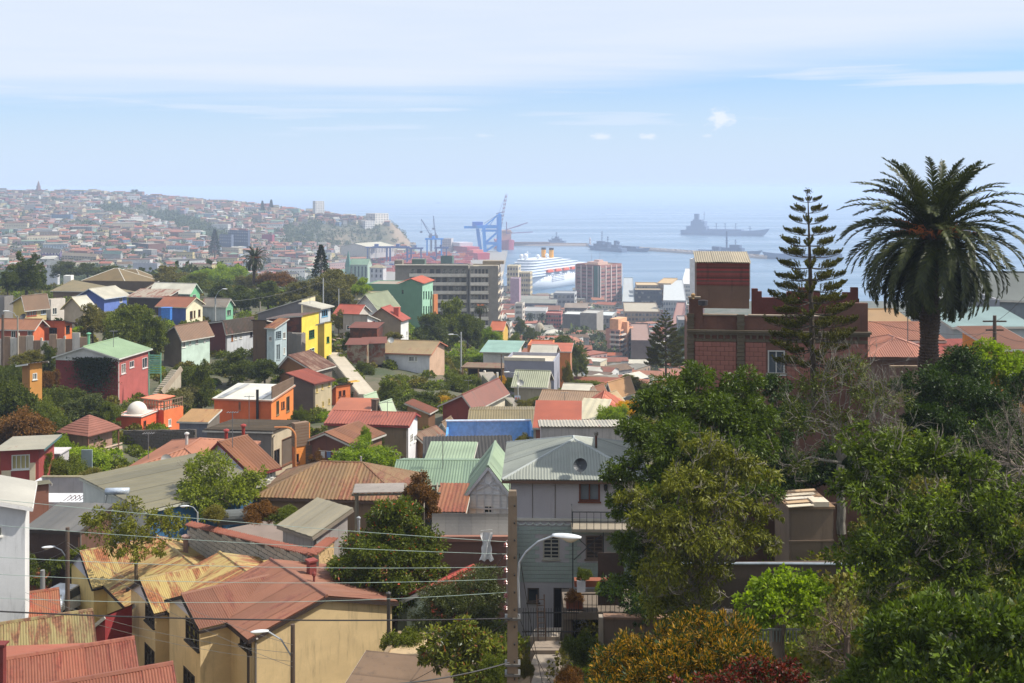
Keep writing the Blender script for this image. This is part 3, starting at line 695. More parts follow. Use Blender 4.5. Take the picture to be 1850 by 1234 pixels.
house('green-ended house with a long white roof on the ridge', 273, 343, 361, 528, 548, 268, 16, pt((150, 152, 146)), pt((112, 190, 140), .15), ('gx', 1.9), sh((222, 224, 224), .12, 'y', ribs=0), ov=.5, fascia=(190, 215, 195), wins=[('R', 348, 532, 354, 540)], grp=G1)
house('low dark shed with white and rust roof strips beside the blue gabled house', 232, 300, 322, 537, 550, 255, 12, pt((60, 45, 40)), pt((90, 70, 60)), ('shf', 1.2), sh((190, 180, 170), .55, 'y'), ov=.4, grp=G1)
house('blue house with a cream gable end and rust-red roof', 286, 336, 366, 553, 584, 228, 16, pt((66, 98, 176), .2), pt((232, 222, 188), .2), ('gx', 1.5), sh((176, 92, 66), .35, 'y'), ov=.5, pitch=.3, amp=.03, fascia=(225, 215, 185), wins=[('R', 343, 562, 348, 576, {'fc': (120, 80, 50)}), ('R', 350, 561, 353, 574, {'fc': (120, 80, 50)}), ('R', 358, 559, 362, 572, {'fc': (120, 80, 50)})], grp=G1)
MBx = P(293, 583, 226)
tag(MB().box(-.9, -.7, 0, .9, .7, 2.4).box(-1.0, -.8, 2.403, 1.0, .8, 2.55).build('water_tank', plain((66, 128, 210), .4), None, loc=(P(301, 578, 224))), 'bright blue water tank against the blue house wall', 'water tank')
house('pale grey-blue house with a mint green gable end', 365, 408, 421, 552, 577, 236, 16, pt((178, 188, 196), .25, boards=.5, vert=True), pt((120, 190, 150), .2), ('gx', 1.3), sh((150, 142, 140), .35, 'y'), ov=.35, wins=[('R', 410, 560, 417, 570, {'fc': (90, 130, 110)})], grp=G1)
house('yellow and cream timber house with a brown roof and white skylight', 24, 46, 84, 549, 574, 200, 34, pt((222, 190, 96), .25), pt((214, 190, 132), .3), ('gy', 1.4), sh((140, 98, 74), .3, 'x'), ov=.5, ridge=.85, wins=[('R', 48, 560, 66, 571, {'fc': (190, 90, 50), 'n': 4}), ('R', 74, 552, 83, 568, {'fc': (190, 200, 215), 'n': 3})], grp=G1)
house('flat grey block house at the left edge beside the yellow timber house', -40, 8, 24, 536, 575, 205, 10, pt((142, 136, 134)), pt((130, 126, 124)), ('flat', .3), pt((120, 110, 100)), grp=G1)
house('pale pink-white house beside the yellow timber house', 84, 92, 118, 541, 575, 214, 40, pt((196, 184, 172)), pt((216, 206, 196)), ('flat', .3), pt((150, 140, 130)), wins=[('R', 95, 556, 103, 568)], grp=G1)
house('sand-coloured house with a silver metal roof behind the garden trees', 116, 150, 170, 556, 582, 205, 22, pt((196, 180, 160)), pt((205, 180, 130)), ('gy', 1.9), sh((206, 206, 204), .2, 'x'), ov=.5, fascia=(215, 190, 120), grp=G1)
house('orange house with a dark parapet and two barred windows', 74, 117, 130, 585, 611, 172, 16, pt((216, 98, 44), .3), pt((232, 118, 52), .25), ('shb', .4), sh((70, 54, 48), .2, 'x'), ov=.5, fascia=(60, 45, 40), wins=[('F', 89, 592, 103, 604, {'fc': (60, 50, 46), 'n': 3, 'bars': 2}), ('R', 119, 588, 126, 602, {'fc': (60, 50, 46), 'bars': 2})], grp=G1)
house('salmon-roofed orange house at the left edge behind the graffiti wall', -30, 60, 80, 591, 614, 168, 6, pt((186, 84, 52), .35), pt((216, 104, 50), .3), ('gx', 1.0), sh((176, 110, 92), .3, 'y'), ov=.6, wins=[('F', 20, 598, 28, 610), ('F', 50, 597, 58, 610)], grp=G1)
r_ = empty('yard_wall', P(60, 640, 150), 0); tag(r_, 'crumbling plastered yard wall with posts below the orange house', 'wall')
rs = random.Random(3)
for k in range(12):
 mb = MB(); x = -5.2 + k * 1.05; h = rs.uniform(1.8, 2.9); mb.box(x, 0, -1.5, x + 1.0, .2, h); mb.build('wall_panel', pt([(190, 176, 160), (150, 120, 96), (208, 200, 190), (172, 140, 112)][k % 4], .7), r_)
 if k % 3 == 0: MB().box(x - .12, -.05, -1.5, x + .1, .25, h + .4).build('post', pt((196, 186, 170), .6), r_)
house('mint green house over a grey block wall, brown sheet roof', 296, 328, 379, 607, 655, 170, 27, pt((134, 120, 104), .4), pt((190, 214, 202), .25), ('gy', 1.5), sh((138, 92, 66), .25, 'x'), ov=.5, pitch=.3, amp=.03, fascia=(210, 205, 196),
 wins=[('R', 329, 616, 335, 628, {'bars': 2}), ('R', 341, 614, 345, 623, {'bars': 2}), ('R', 353, 609, 358, 621, {'bars': 2}), ('R', 368, 605, 371, 618, {'bars': 2}), ('R', 373, 603, 377, 615, {'bars': 2})], grp=G1, ridge=.72)
house('maroon-sided house with white corrugated end and three small windows', 356, 408, 458, 591, 634, 182, 33, pt((104, 42, 36), .5), pt((198, 204, 212), .3, boards=.35, vert=True), ('gy', 1.0), sh((84, 66, 60), .4, 'x', rust=(150, 90, 78)), ov=.4, pitch=.3, amp=.03, hi=1.6, ridge=.95,
 wins=[('R', 418, 605, 421, 616, {'fc': (190, 120, 50)}), ('R', 424, 604, 428, 614), ('R', 433, 602, 437, 612), ('R', 452, 588, 456, 608, {'fc': (60, 50, 60)})], grp=G1)
house('tall narrow brown plank shack beside the pale blue shack', 457, 480, 484, 590, 656, 176, 8, pt((116, 88, 62), .6, boards=.25), pt((96, 74, 56), .5, boards=.25), ('shb', 1.0), sh((96, 60, 48), .6, 'y'), ov=.3, grp=G1, Ld=5)
house('tall pale blue-white shack with a rusty lean-to roof', 482, 496, 518, 592, 655, 174, 28, pt((196, 214, 220), .4, boards=.3, vert=True), pt((176, 196, 204), .5, boards=.3, vert=True), ('shf', 1.0), sh((190, 120, 66), .6, 'y'), ov=.3,
 wins=[('F', 486, 608, 491, 616), ('R', 498, 598, 508, 612, {'fc': (130, 150, 160), 'n': 3, 'bars': 3}), ('R', 499, 622, 506, 650, {'fc': (150, 165, 170), 'g': plain((130, 140, 142), .6)}), ('R', 511, 600, 516, 612), ('R', 512, 628, 515, 640)], grp=G1)
yl = house('bright yellow house with green window frames and a rusty patched side', 486, 545, 576, 577, 650, 180, 18, sh((92, 46, 38), .6, 'n'), pt((246, 214, 40), .18), ('shl', 0.6), sh((110, 80, 66), .5, 'x'), ov=.3, wins=[('R', 547, 600, 549, 612, {'fc': (70, 110, 80)}), ('R', 558, 596, 568, 611, {'fc': (40, 110, 60), 'n': 3, 'bars': 2}), ('R', 559, 629, 568, 645, {'fc': (200, 220, 210), 'bars': 2}), ('R', 548, 632, 550, 640, {'fc': (70, 110, 80)})], grp=G1)
yb_ = empty('sheet_panel_lean_to', P(545, 650, 178.6), -math.radians(18)); tag(yb_, 'grey-lilac sheet-clad lean-to under the rusty side of the yellow house', 'shed')
for k in range(3): MB().box(-2.5 + k * .84, -.12, -1, -1.68 + k * .84, .05, 4.4 - .2 * k).build('cladding_sheet', sh((160, 156, 164), .12, 'n'), yb_)
MB().box(-2.45, .06, -1, -.05, 1.4, 4.2).build('wall', sh((160, 156, 164), .12, 'n'), yb_)
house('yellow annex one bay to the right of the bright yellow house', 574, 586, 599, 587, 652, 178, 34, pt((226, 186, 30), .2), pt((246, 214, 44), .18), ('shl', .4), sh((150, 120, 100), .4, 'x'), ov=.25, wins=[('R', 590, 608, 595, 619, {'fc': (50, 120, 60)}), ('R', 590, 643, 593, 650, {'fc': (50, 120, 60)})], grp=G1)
house('cream upper house with a long sloping roof behind the yellow house', 466, 545, 556, 566, 590, 205, 8, pt((122, 118, 122), .3), pt((226, 214, 170), .25), ('shl', 2.6), sh((176, 172, 166), .2, 'x'), ov=.3, grp=G1, wins=[('R', 549, 560, 552, 570)], Ld=8)
cb = house('small corrugated cabin with a white balcony above the yellow house', 546, 578, 597, 556, 582, 188, 20, pt((192, 186, 172), .4, boards=.3, vert=True), pt((190, 196, 200), .4), ('shr', .6), sh((214, 212, 206), .2, 'y'), ov=.5, grp=G1, wins=[('R', 581, 560, 592, 572, {'fc': (90, 160, 200), 'n': 3})])
mb = MB(); rl = cb['W'] / 2
for k in range(15): mb.box(-rl + k * cb['W'] / 14 - .03, -cb['L'] / 2 - .9, -.5, -rl + k * cb['W'] / 14 + .03, -cb['L'] / 2 - .84, .5)
mb.box(-rl, -cb['L'] / 2 - .92, .503, rl, -cb['L'] / 2 - .82, .6).box(-rl, -cb['L'] / 2 - 1, -.7, rl, -cb['L'] / 2 - .003, -.55); mb.build('balcony_railing', pt((130, 110, 100), .5), cb['root'])
house('rusty low roofed hut on brown boards below the yellow house', 505, 566, 600, 668, 690, 150, 24, pt((150, 104, 56), .4), pt((120, 108, 96), .5, boards=.3, vert=True), ('gy', 1.7), sh((120, 62, 48), .55, 'x', rust=(150, 120, 100)), ov=.4, pitch=.3, amp=.03, hi=1.2, grp=G1, ridge=.3)
house('tall beige house with a red lean-to roof and two rows of small windows', 522, 567, 599, 693, 760, 140, 30, pt((106, 92, 84), .4), pt((200, 182, 146), .25), ('shr', .9), sh((178, 70, 62), .1, 'x'), ov=.35, pitch=.3, amp=.03, hi=1.0, fascia=(96, 60, 55),
 wins=[('R', x, y, x + 3, y + 10, {'fc': (215, 190, 110), 'sill': True}) for x, y in ((571, 699), (581, 693), (593, 688), (571, 731), (582, 725), (593, 720))], grp=G1)
orh = house('orange house with a white two-skylight roof and timber parapet', 387, 490, 530, 723, 760, 128, 10, pt((232, 104, 24), .15), pt((244, 132, 32), .12), ('shf', .5), sh((236, 238, 242), .05, 'y', rough=.4), ov=.2, pitch=0, fascia=(215, 150, 120),  # right wall gets a brighter orange than the front: sunlight put into the colour
 wins=[('F', 431, 726, 435, 741, {'fc': (200, 130, 90)}), ('R', 499, 724, 504, 750, {'fc': (140, 120, 80)}), ('R', 508, 726, 510, 739, {'fc': (90, 60, 40)}), ('R', 511, 725, 514, 738, {'fc': (90, 60, 40)}), ('R', 517, 716, 523, 745, {'fc': (140, 110, 70)})], grp=G1)
r = orh['root']; w2, l2, hh = orh['W'] / 2, orh['L'] / 2, orh['H']
for k in range(7): MB().box(w2 - .05, -l2 + .15, hh + .16 + k * .2, w2 + .06, l2, hh + .34 + k * .2 + .0).build('parapet_board', pt((120, 96, 76), .5), r)
chimney(orh, w2 - 1.6, -l2 - .22, -1.0, hh + 1.2, .16, plain((30, 30, 32), .5), False)
for xx in (-3.2, 1.6): MB().quad((xx, -l2 + .1, hh + .1), (xx + .8, -l2 + .1, hh + .1), (xx + 1.2, l2 - .2, hh + .56), (xx + .5, l2 - .2, hh + .56)).build('skylight', glass((120, 122, 124), .3), r)
house('small orange house with a grey-green roof beyond the beige tower house', 600, 607, 633, 706, 738, 146, 48, pt((200, 90, 40), .3), pt((232, 120, 50), .25), ('shl', .6), sh((128, 140, 126), .2, 'x'), ov=.3, wins=[('R', 612, 706, 617, 717, {'fc': (120, 60, 40)}), ('R', 619, 703, 624, 715, {'fc': (120, 60, 40)})], grp=G1)
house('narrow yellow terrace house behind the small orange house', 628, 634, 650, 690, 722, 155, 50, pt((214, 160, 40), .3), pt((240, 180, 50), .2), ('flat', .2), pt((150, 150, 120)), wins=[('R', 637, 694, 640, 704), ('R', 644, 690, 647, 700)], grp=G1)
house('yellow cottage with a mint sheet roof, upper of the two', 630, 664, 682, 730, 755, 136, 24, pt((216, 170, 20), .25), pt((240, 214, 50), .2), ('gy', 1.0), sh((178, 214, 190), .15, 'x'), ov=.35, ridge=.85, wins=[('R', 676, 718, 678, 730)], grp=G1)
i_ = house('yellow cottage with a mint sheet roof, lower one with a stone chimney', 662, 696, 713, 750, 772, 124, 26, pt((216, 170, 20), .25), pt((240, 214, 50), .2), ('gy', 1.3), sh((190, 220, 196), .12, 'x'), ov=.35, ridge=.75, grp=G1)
chimney(i_, .2, -i_['L'] / 2 - .4, 1.0, i_['H'] + 1.7, .32, pt((110, 92, 78), .5), square=True)
i_ = house('red-roofed hall with a cream sloping side below the garden', 800, 852, 912, 733, 762, 134, 20, pt((150, 62, 46), .4), pt((216, 206, 184), .3), ('gy', 1.3), sh((158, 66, 52), .35, 'x', rust=(110, 70, 60)), ov=.5, pitch=.3, amp=.03, grp=G1, ridge=.72)
house('brown plank hut with a rusty lean-to roof left of the red-roofed hall', 736, 774, 786, 745, 768, 132, 16, pt((170, 128, 80), .4, boards=.3), pt((120, 84, 56), .5), ('shr', .9), sh((130, 66, 50), .5, 'x'), ov=.3, pitch=.3, amp=.03, grp=G1)
house('long white-grey cottage with a tan roof above the terraced garden', 690, 776, 803, 638, 664, 180, 12, pt((202, 204, 210), .3), pt((196, 160, 132), .3), ('gx', 1.3), sh((176, 150, 128), .35, 'y', rust=(150, 96, 76)), ov=.5, fascia=(190, 110, 80), wins=[('F', 696, 643, 703, 653, {'n': 3}), ('F', 738, 644, 748, 653, {'n': 4}), ('F', 749, 644, 754, 653)], grp=G1)
house('white shed-roofed house with a yellow rusty roof and red framed window', 620, 664, 683, 583, 604, 205, 16, pt((176, 164, 152), .4), pt((226, 226, 224), .2), ('shb', 1.4), sh((206, 178, 120), .5, 'y'), ov=.4, wins=[('F', 626, 588, 636, 596), ('R', 669, 578, 677, 588, {'fc': (150, 50, 45)})], grp=G1)
house('low cottage with a bright red roof behind the yellow rusty roof', 604, 645, 668, 569, 585, 222, 14, pt((190, 176, 160), .3), pt((210, 200, 190), .3), ('gx', 1.6), sh((206, 74, 62), .1, 'y'), ov=.4, grp=G1)
i_ = house('grey-brown two-storey house with white end wall and red roof', 665, 724, 738, 578, 612, 210, 14, pt((140, 124, 106), .3), pt((222, 222, 222), .2), ('gy', 2.2), sh((206, 66, 58), .08, 'x'), ov=.4, ridge=.42, fascia=(110, 70, 60), wins=[('R', 728, 572, 731, 582), ('R', 734, 598, 736, 606)], grp=G1, pitch=.5, amp=.04)
chimney(i_, i_['W'] / 2 - 1.2, -1, i_['H'], i_['H'] + 2.2, .5, pt((200, 90, 70), .2), square=True)
house('white gabled house with a mossy green tile roof by the green block', 644, 681, 716, 555, 577, 238, 24, pt((214, 212, 214), .25), pt((226, 228, 226), .2), ('gy', 2.7), sh((142, 156, 126), .35, 'x', rust=(110, 116, 80)), ov=.7, wins=[('F', 657, 558, 667, 567)], grp=G1)
house('cream low roof with pointed gable behind the mossy roof house', 645, 690, 706, 540, 556, 262, 14, pt((190, 170, 140)), pt((200, 190, 170)), ('gx', 1.4), sh((206, 196, 166), .2, 'y'), ov=.5, grp=G1)
gb = house('long plain green building with a terracotta tiled front', 662, 763, 782, 514, 605, 292, 10, pt((110, 158, 130), .2, var=.04), pt((150, 200, 172), .15), ('flat', .2), pt((150, 140, 125), .3),
 wins=[('F', 726, 524, 729, 530, {'fc': (60, 80, 70)})] + [('R', x, y, x + 2.2, y + 14, {'fc': (60, 110, 85), 'n': 2, 'bars': 2}) for y in (526, 553) for x in (764.5, 769, 773.5, 778)], grp=G1)
w2, l2, hh = gb['W'] / 2, gb['L'] / 2, gb['H']
rt = slope((w2 + .5, -l2 - .4, hh + .2), (w2 + .5, l2 + .5, hh + .2), (w2 - 3.2, -l2 - .4, hh + 1.5), (w2 - 3.2, l2 + .5, hh + 1.5), pitch=.5, amp=.07)
merge(rt, slope((w2 - 7, l2 + .5, hh + .2), (w2 - 7, -l2 - .4, hh + .2), (w2 - 3.2, l2 + .5, hh + 1.5), (w2 - 3.2, -l2 - .4, hh + 1.5), pitch=.5, amp=.07)); rt.build('tiled_roof', pt((186, 92, 66), .3), gb['root'])
MB().tri((w2 + .3, -l2 - .05, hh + .003), (w2 - 6.6, -l2 - .05, hh + .003), (w2 - 3.2, -l2 - .05, hh + 1.4)).build('gable', pt((110, 158, 130), .2), gb['root'])
house('orange sliver of a house between the green building and the flats', 781, 784, 791, 532, 560, 300, 40, pt((190, 110, 60)), pt((206, 120, 60)), ('flat', .2), grp=G1)
house('yellow house with an orange roof below the block of flats', 886, 908, 913, 596, 614, 262, 12, pt((206, 150, 50), .2), pt((214, 170, 60), .2), ('gx', 1.6), sh((214, 98, 66), .1, 'y'), ov=.3, wins=[('F', 896, 602, 903, 609)], grp=G1, Ld=6)
house('white house with a pale teal roof above the car port', 873, 930, 942, 636, 662, 205, 10, pt((206, 206, 204), .25), pt((214, 214, 212), .25), ('shf', .9), sh((150, 206, 204), .08, 'y'), ov=.6, grp=G1)
cp = empty('car_port', P(880, 690, 192), math.radians(-8)); tag(cp, 'open car port with a flat rusted roof beside the lane', 'car port')
MB().box(-4.2, -2, 2.6, 3.4, 3.5, 2.8).build('roof', sh((150, 120, 96), .5, 'y'), cp)
for x in (-4, -1.2, 3.1):
 MB().box(x - .12, -1.9, -1, x + .12, -1.66, 2.597).build('post', pt((170, 130, 90), .3), cp)
MB().box(-3.9, 3.2, -1, 3.2, 3.4, 2.59).build('back_wall', pt((60, 52, 48), .4), cp)
gw = empty('gate', P(893, 697, 184), math.radians(-40)); tag(gw, 'white framed yellow boarded gate at the top of the lane', 'gate')
for k in range(8): MB().box(-2 + k * .32, 0, 0, -1.7 + k * .32, .05, 2.0).build('board', pt((206, 170, 90), .3), gw)
for x in (-2.2, .6): MB().box(x - .15, -.05, -1, x + .15, .2, 2.3).build('gate_post', pt((220, 216, 208), .2), gw)
gy_ = house('big blank lilac-grey wall house with a low parapet', 911, 1001, 1014, 653, 722, 172, 8, pt((148, 150, 168), .12, var=.04), pt((160, 162, 178), .15), ('flat', .5), pt((196, 186, 168), .3), grp=G1, Ld=9)
MB().box(-gy_['W'] / 2 - .05, -gy_['L'] / 2 - .06, gy_['H'] + .003, gy_['W'] / 2 - 1.4, -gy_['L'] / 2 + .5, gy_['H'] + .5).build('coping', pt((206, 196, 178), .2), gy_['root'])
house('low shed with a grey-green sheet roof in front of the lilac wall', 929, 985, 993, 697, 722, 158, 10, pt((176, 168, 148), .4), pt((150, 142, 128), .4), ('gx', 1.6), sh((160, 170, 150), .25, 'y', rust=(190, 186, 170)), ov=.4, pitch=.3, amp=.03, grp=G1, Ld=6)
house('orange flat-roofed house with a red edge right of the teal roof', 953, 997, 1000, 624, 640, 222, 6, pt((222, 128, 56), .2), pt((222, 128, 56), .2), ('flat', .2), sh((206, 90, 60), .1), grp=G1, Ld=8, wins=[('F', 975, 628, 980, 634)])
house('small orange house on a tall grey base, right of the larger orange one', 994, 1030, 1033, 635, 665, 214, 6, pt((214, 124, 56), .2), pt((180, 120, 80), .2), ('shf', .6), sh((206, 90, 60), .1, 'y'), ov=.3, grp=G1, Ld=7, wins=[('F', 1006, 640, 1012, 644)])
house('low dark workshop with white roof panels in front of the orange houses', 960, 1000, 1008, 641, 655, 200, 10, pt((90, 84, 80), .4), pt((100, 90, 84), .4), ('gx', 1.3), sh((208, 206, 204), .3, 'y'), ov=.4, grp=G1, Ld=6)
rh_ = house('crimson house with a pale green gabled roof, white barge board and vine', 101, 213, 269, 646, 722, 138, 9, pt((128, 38, 38), .3), pt((186, 90, 84), .25), ('gy', 1.25), sh((150, 190, 150), .1, 'x'), ov=.35, ridge=.46, fascia=(206, 206, 200),  # front wall darker red, right wall paler: shade and sun painted into the colours
 wins=[('R', 219, 657, 227, 675, {'fc': (215, 205, 205)}), ('R', 234, 652, 242, 664, {'fc': (215, 205, 205)}), ('R', 257, 646, 266, 665, {'fc': (215, 205, 205)})], grp=G1)
w2, l2, hh = rh_['W'] / 2, rh_['L'] / 2, rh_['H']
MB().tri((-w2, -l2 - .03, hh + .01), (w2, -l2 - .03, hh + .01), (-.3, -l2 - .03, hh + 1.1)).box(-w2, -l2 - .05, hh - .5, w2, -l2 - .003, hh + .005).build('barge_board', pt((206, 206, 204), .2), rh_['root'])
chimney(rh_, -.6, -l2 + 1.5, hh + .9, hh + 2.6, .16, plain((110, 170, 130), .5))
for xx, y in ((w2 + .05, -l2 + .1), (w2 + .05, l2 - .2)): MB().tube([(xx, y, -.5), (xx, y, hh - .1)], .06, 6).build('downpipe', pt((214, 206, 206), .1), rh_['root'])
rs_ = np.random.RandomState(5); n = 5200
pts = np.stack([rs_.normal(1.1, 1.25, n), np.full(n, -l2 - .12) - rs_.rand(n) * .22, hh - np.abs(rs_.normal(0, 1.9, n))], 1); pts[:, 2] = np.maximum(pts[:, 2], -1)
tag(mesh_obj('climbing_vine', leaf_mesh('climbing_vine', pts, rs_.normal(size=(n, 3)) * .6 + np.array([0, -.6, -.8]), rs_.uniform(.15, .3, n), leafm((20, 34, 16), (44, 62, 26), .15), .6, 3), None, None, rh_['root'].location, rh_['root'].rotation_euler), 'dark vine hanging down the front of the crimson house', 'vine')
st = empty('concrete_steps', P(275, 712, 137), math.radians(-24)); tag(st, 'pale concrete stair climbing beside the crimson house', 'stairs')
for k in range(13): MB().box(0, k * .27, -1.2, 1.5, k * .27 + .27, k * .2 + .1).build('step', pt((190, 180, 160), .4), st)
MB().bar((1.6, 0, .3), (1.6, 3.5, 2.8), .12, .7).build('side_wall', pt((176, 160, 140), .4), st)
gf = empty('slatted_screen', P(276, 666, 139), math.radians(-10)); tag(gf, 'mint green slatted wind screen on the terrace of the crimson house', 'screen')
for k in range(9): MB().box(-.6, 0, -.6 + k * .27, 1.0, .05, -.42 + k * .27).build('slat', pt((120, 190, 160), .2), gf)
for x in (-.62, 1.0): MB().box(x, .053, -3.5, x + .08, .13, 2.0).build('post', pt((120, 190, 160), .2), gf)
house('ochre box house with a grey flat roof and white corner trim', 40, 54, 76, 662, 705, 120, 40, pt((176, 116, 36), .25), pt((214, 146, 50), .2), ('shl', .3), sh((150, 138, 124), .35, 'x'), ov=.5, fascia=(222, 220, 214), wins=[('R', 59, 674, 67, 686, {'n': 2})], grp=G1, pitch=.4, amp=.03)
dm = house('orange-red box house with a white dome on its roof terrace', 209, 255, 268, 752, 790, 121, 12, pt((232, 84, 22), .1), pt((240, 92, 26), .1), ('flat', .12), pt((200, 192, 184), .2), grp=G1, Ld=4.2, wins=[('R', 259, 760, 264, 772, {'fc': (120, 60, 40)})])
dmw, dml, dmh = dm['W'] / 2, dm['L'] / 2, dm['H']
MB().lathe([(1.08, -.1), (1.1, .1)] + [(1.1 * math.cos(t), .1 + 1.15 * math.sin(t)) for t in [i * math.pi / 2 / 8 for i in range(1, 9)]], 24, (.05, -.4, dmh)).build('dome', pt((214, 208, 200), .25), dm['root'], smooth=True)
MB().box(-dmw - .15, -dml - .15, dmh - .1, dmw + .15, dml + .15, dmh - .001).build('slab', pt((214, 206, 198), .2), dm['root'])
te = house('orange wing with a railed roof terrace behind the white dome', 258, 296, 331, 742, 788, 124, 26, pt((232, 84, 22), .1), pt((244, 120, 50), .1), ('flat', .12), pt((180, 160, 140), .3), grp=G1, wins=[('R', 304, 757, 309, 770)])
w2, l2, hh = te['W'] / 2, te['L'] / 2, te['H']
mb = MB()
for k in range(8): mb.box(-w2 + k * (2 * w2 - .1) / 7, -l2 + .02, hh - .1, -w2 + k * (2 * w2 - .1) / 7 + .08, -l2 + .1, hh + 1.0); mb.box(w2 - .1, -l2 + .15 + k * (2 * l2 - .3) / 7, hh - .1, w2 - .02, -l2 + .23 + k * (2 * l2 - .3) / 7, hh + 1.0)
mb.box(-w2, -l2 + .01, hh + 1.003, w2, -l2 + .12, hh + 1.08).box(w2 - .12, -l2 + .123, hh + 1.003, w2, l2, hh + 1.08).box(-w2, -l2 + .03, hh + .5, w2 - .15, -l2 + .08, hh + .58).box(w2 - .08, -l2 + .15, hh + .5, w2 - .03, l2, hh + .58)
mb.build('railing', pt((140, 116, 92), .4), te['root'])
MB().box(-w2 - .4, l2 - 2.5, hh + .01, w2 * .1, l2 - .3, hh + 1.0).box(-w2 - .6, l2 - 2.8, hh + 1.003, w2 * .3, l2 - .1, hh + 1.1).build('rooftop_hut', pt((236, 130, 90), .1), te['root'])
gz = empty('tiled_pavilion', P(161, 806, 108) , math.radians(-26)); tag(gz, 'small timber pavilion with a stepped red tile hip roof among the shrubs', 'pavilion')
hw, hl, zt, zr = 2.1, 2.0, 1.6, 3.1
for q in range(4):
 R_ = Matrix.Rotation(q * math.pi / 2, 3, 'Z')
 for k in range(9):
  t0, t1 = k / 9, (k + 1) / 9; a0, a1 = hw * (1 - t0) + .03, hw * (1 - t1); z0 = zt + (zr - zt) * t0 ** .85; z1 = zt + (zr - zt) * t1 ** .85
  c = [R_ @ Vector(p) for p in ((-a0, -a0, z0), (a0, -a0, z0), (a1, -a1, z1 - .02), (-a1, -a1, z1 - .02))]; d = [p - Vector((0, 0, .09)) for p in c]
  MB().quad(*c).quad(d[0], d[1], c[1], c[0]).quad(*d[::-1]).build('tile_course', pt((140, 86, 70), .4), gz)
MB().box(-1.5, -1.5, -1.5, 1.5, 1.5, zt - .05).build('wall', pt((176, 138, 120), .4, boards=.4, vert=True), gz)
for x, y in ((-1.9, -1.9), (1.9, -1.9), (1.9, 1.9)): MB().box(x - .06, y - .06, -1.5, x + .06, y + .06, zt).build('post', pt((120, 76, 58), .3), gz)
MB().bar((1.9, -1.9, .0), (1.9, 2.4, .0), .08, .12).bar((1.9, -1.9, -.7), (1.9, 2.4, -.7), .08, .9).build('balustrade', pt((206, 180, 160), .3), gz)
def block_wall(label, px0, px1, ytop0, ytop1, D0, D1, hgt, cols, rows, mat, name='block_wall', bname='block', gap=.02, below=1.5, cat='wall'):
 a = P(px0, ytop0, D0); b = P(px1, ytop1, D1); d = Vector((b.x - a.x, b.y - a.y, 0)); Ld = d.length; ang = math.atan2(d.y, d.x)
 r = empty(name, (a.x, a.y, a.z - hgt), ang); tag(r, label, cat)
 slope_ = (b.z - a.z) / Ld
 mb = MB(); n = len(mb.v); w = .07
 mb.v += [(0, w, -below), (Ld, w, -below), (Ld, w, hgt + slope_ * Ld - .02), (0, w, hgt - .02), (0, .3, -below), (Ld, .3, -below), (Ld, .3, hgt + slope_ * Ld - .02), (0, .3, hgt - .02)]
 for f in ((0, 1, 2, 3), (7, 6, 5, 4), (3, 2, 6, 7), (0, 3, 7, 4), (1, 5, 6, 2)): mb.f.append(f)
 mb.build('mortar_core', pt((96, 88, 80), .4), r)
 bw, bh = Ld / cols, hgt / rows; me = MB().box(gap, 0, gap, bw - gap, w + .05, bh - gap).mesh(bname, mat); rs = random.Random(cols)
 e_ = slope_ * Ld; z = hgt + max(0, e_) - bh; j = 0
 while z > min(0, e_) - .01:
  for i in range(cols):
   x = (i + (.5 if j % 2 else 0)) * bw; tp = slope_ * (x + bw / 2)
   if x + bw > Ld + .01 or z + bh > hgt + tp + .06 or z < tp - .01: continue
   mesh_obj(bname, me, None, r, (x, rs.uniform(-.008, .008), z))
  z -= bh; j += 1
 return r, Ld, ang
block_wall('long bare grey block wall below the orange dome house', 222, 352, 778, 776, 113, 110, 3.8, 21, 13, pt((112, 104, 98), .45, var=.2), below=2)
MB_ = house('narrow shed with a grey-blue upper panel and ochre roof strip on the block wall', 324, 374, 382, 762, 790, 113, 6, pt((120, 122, 134), .6), pt((120, 110, 100)), ('shf', .5), sh((190, 140, 90), .4, 'y'), ov=.2, Ld=3.5, grp=G1)
kb = house('large grey house with a dark brown roof and a cream porch front', 374, 491, 534, 786, 868, 104, 18, pt((132, 124, 120), .4), pt((196, 180, 152), .25), ('shl', .35), sh((92, 74, 58), .35, 'x', rust=(120, 100, 80)), ov=.3, pitch=.3, amp=.03, hi=1.3, fascia=(206, 200, 190),
 wins=[('R', 495, 812, 505, 842, {'fc': (80, 60, 48), 'n': 2}), ('R', 509, 790, 530, 838, {'fc': (120, 80, 56), 'n': 1, 'g': pt((106, 92, 80), .3)})], grp=G1)
tw = house('bright orange tower front with a square window and plank screen', 528, 533, 560, 768, 870, 101, 52, pt((214, 110, 40), .15), pt((248, 146, 28), .12), ('flat', .2), pt((150, 120, 100)), grp=G1, wins=[('R', 533, 820, 540, 836, {'fc': (110, 60, 40), 'n': 1})])
for k in range(8): MB().box(-tw['W'] / 2 - .05, -tw['L'] / 2 - .06, tw['H'] - 2.0 + k * .27, tw['W'] / 2 + .07, -tw['L'] / 2 + 1.4, tw['H'] - 1.76 + k * .27).build('screen_board', pt((132, 106, 84), .5), tw['root'])
for k in range(9): MB().box(tw['W'] / 2 + .03, .3, .9 + k * .25, tw['W'] / 2 + .1, tw['L'] / 2 + 1.2, 1.12 + k * .25).build('screen_board', pt((124, 98, 76), .5), tw['root'])
ar = MB(); ar.tube([(0, 0, 0)] + [(0, 0, 3.9)] + [(-.9 + .9 * math.cos(t), 0, 3.9 + .9 * math.sin(t)) for t in [i * math.pi / 2 / 6 for i in range(1, 7)]] + [(-1.9, 0, 4.8)], .09, 6)
tag(ar.build('arched_frame', pt((196, 122, 60), .2), None, loc=P(534, 868, 100)), 'tall arched orange pipe frame in front of the porch', 'frame')
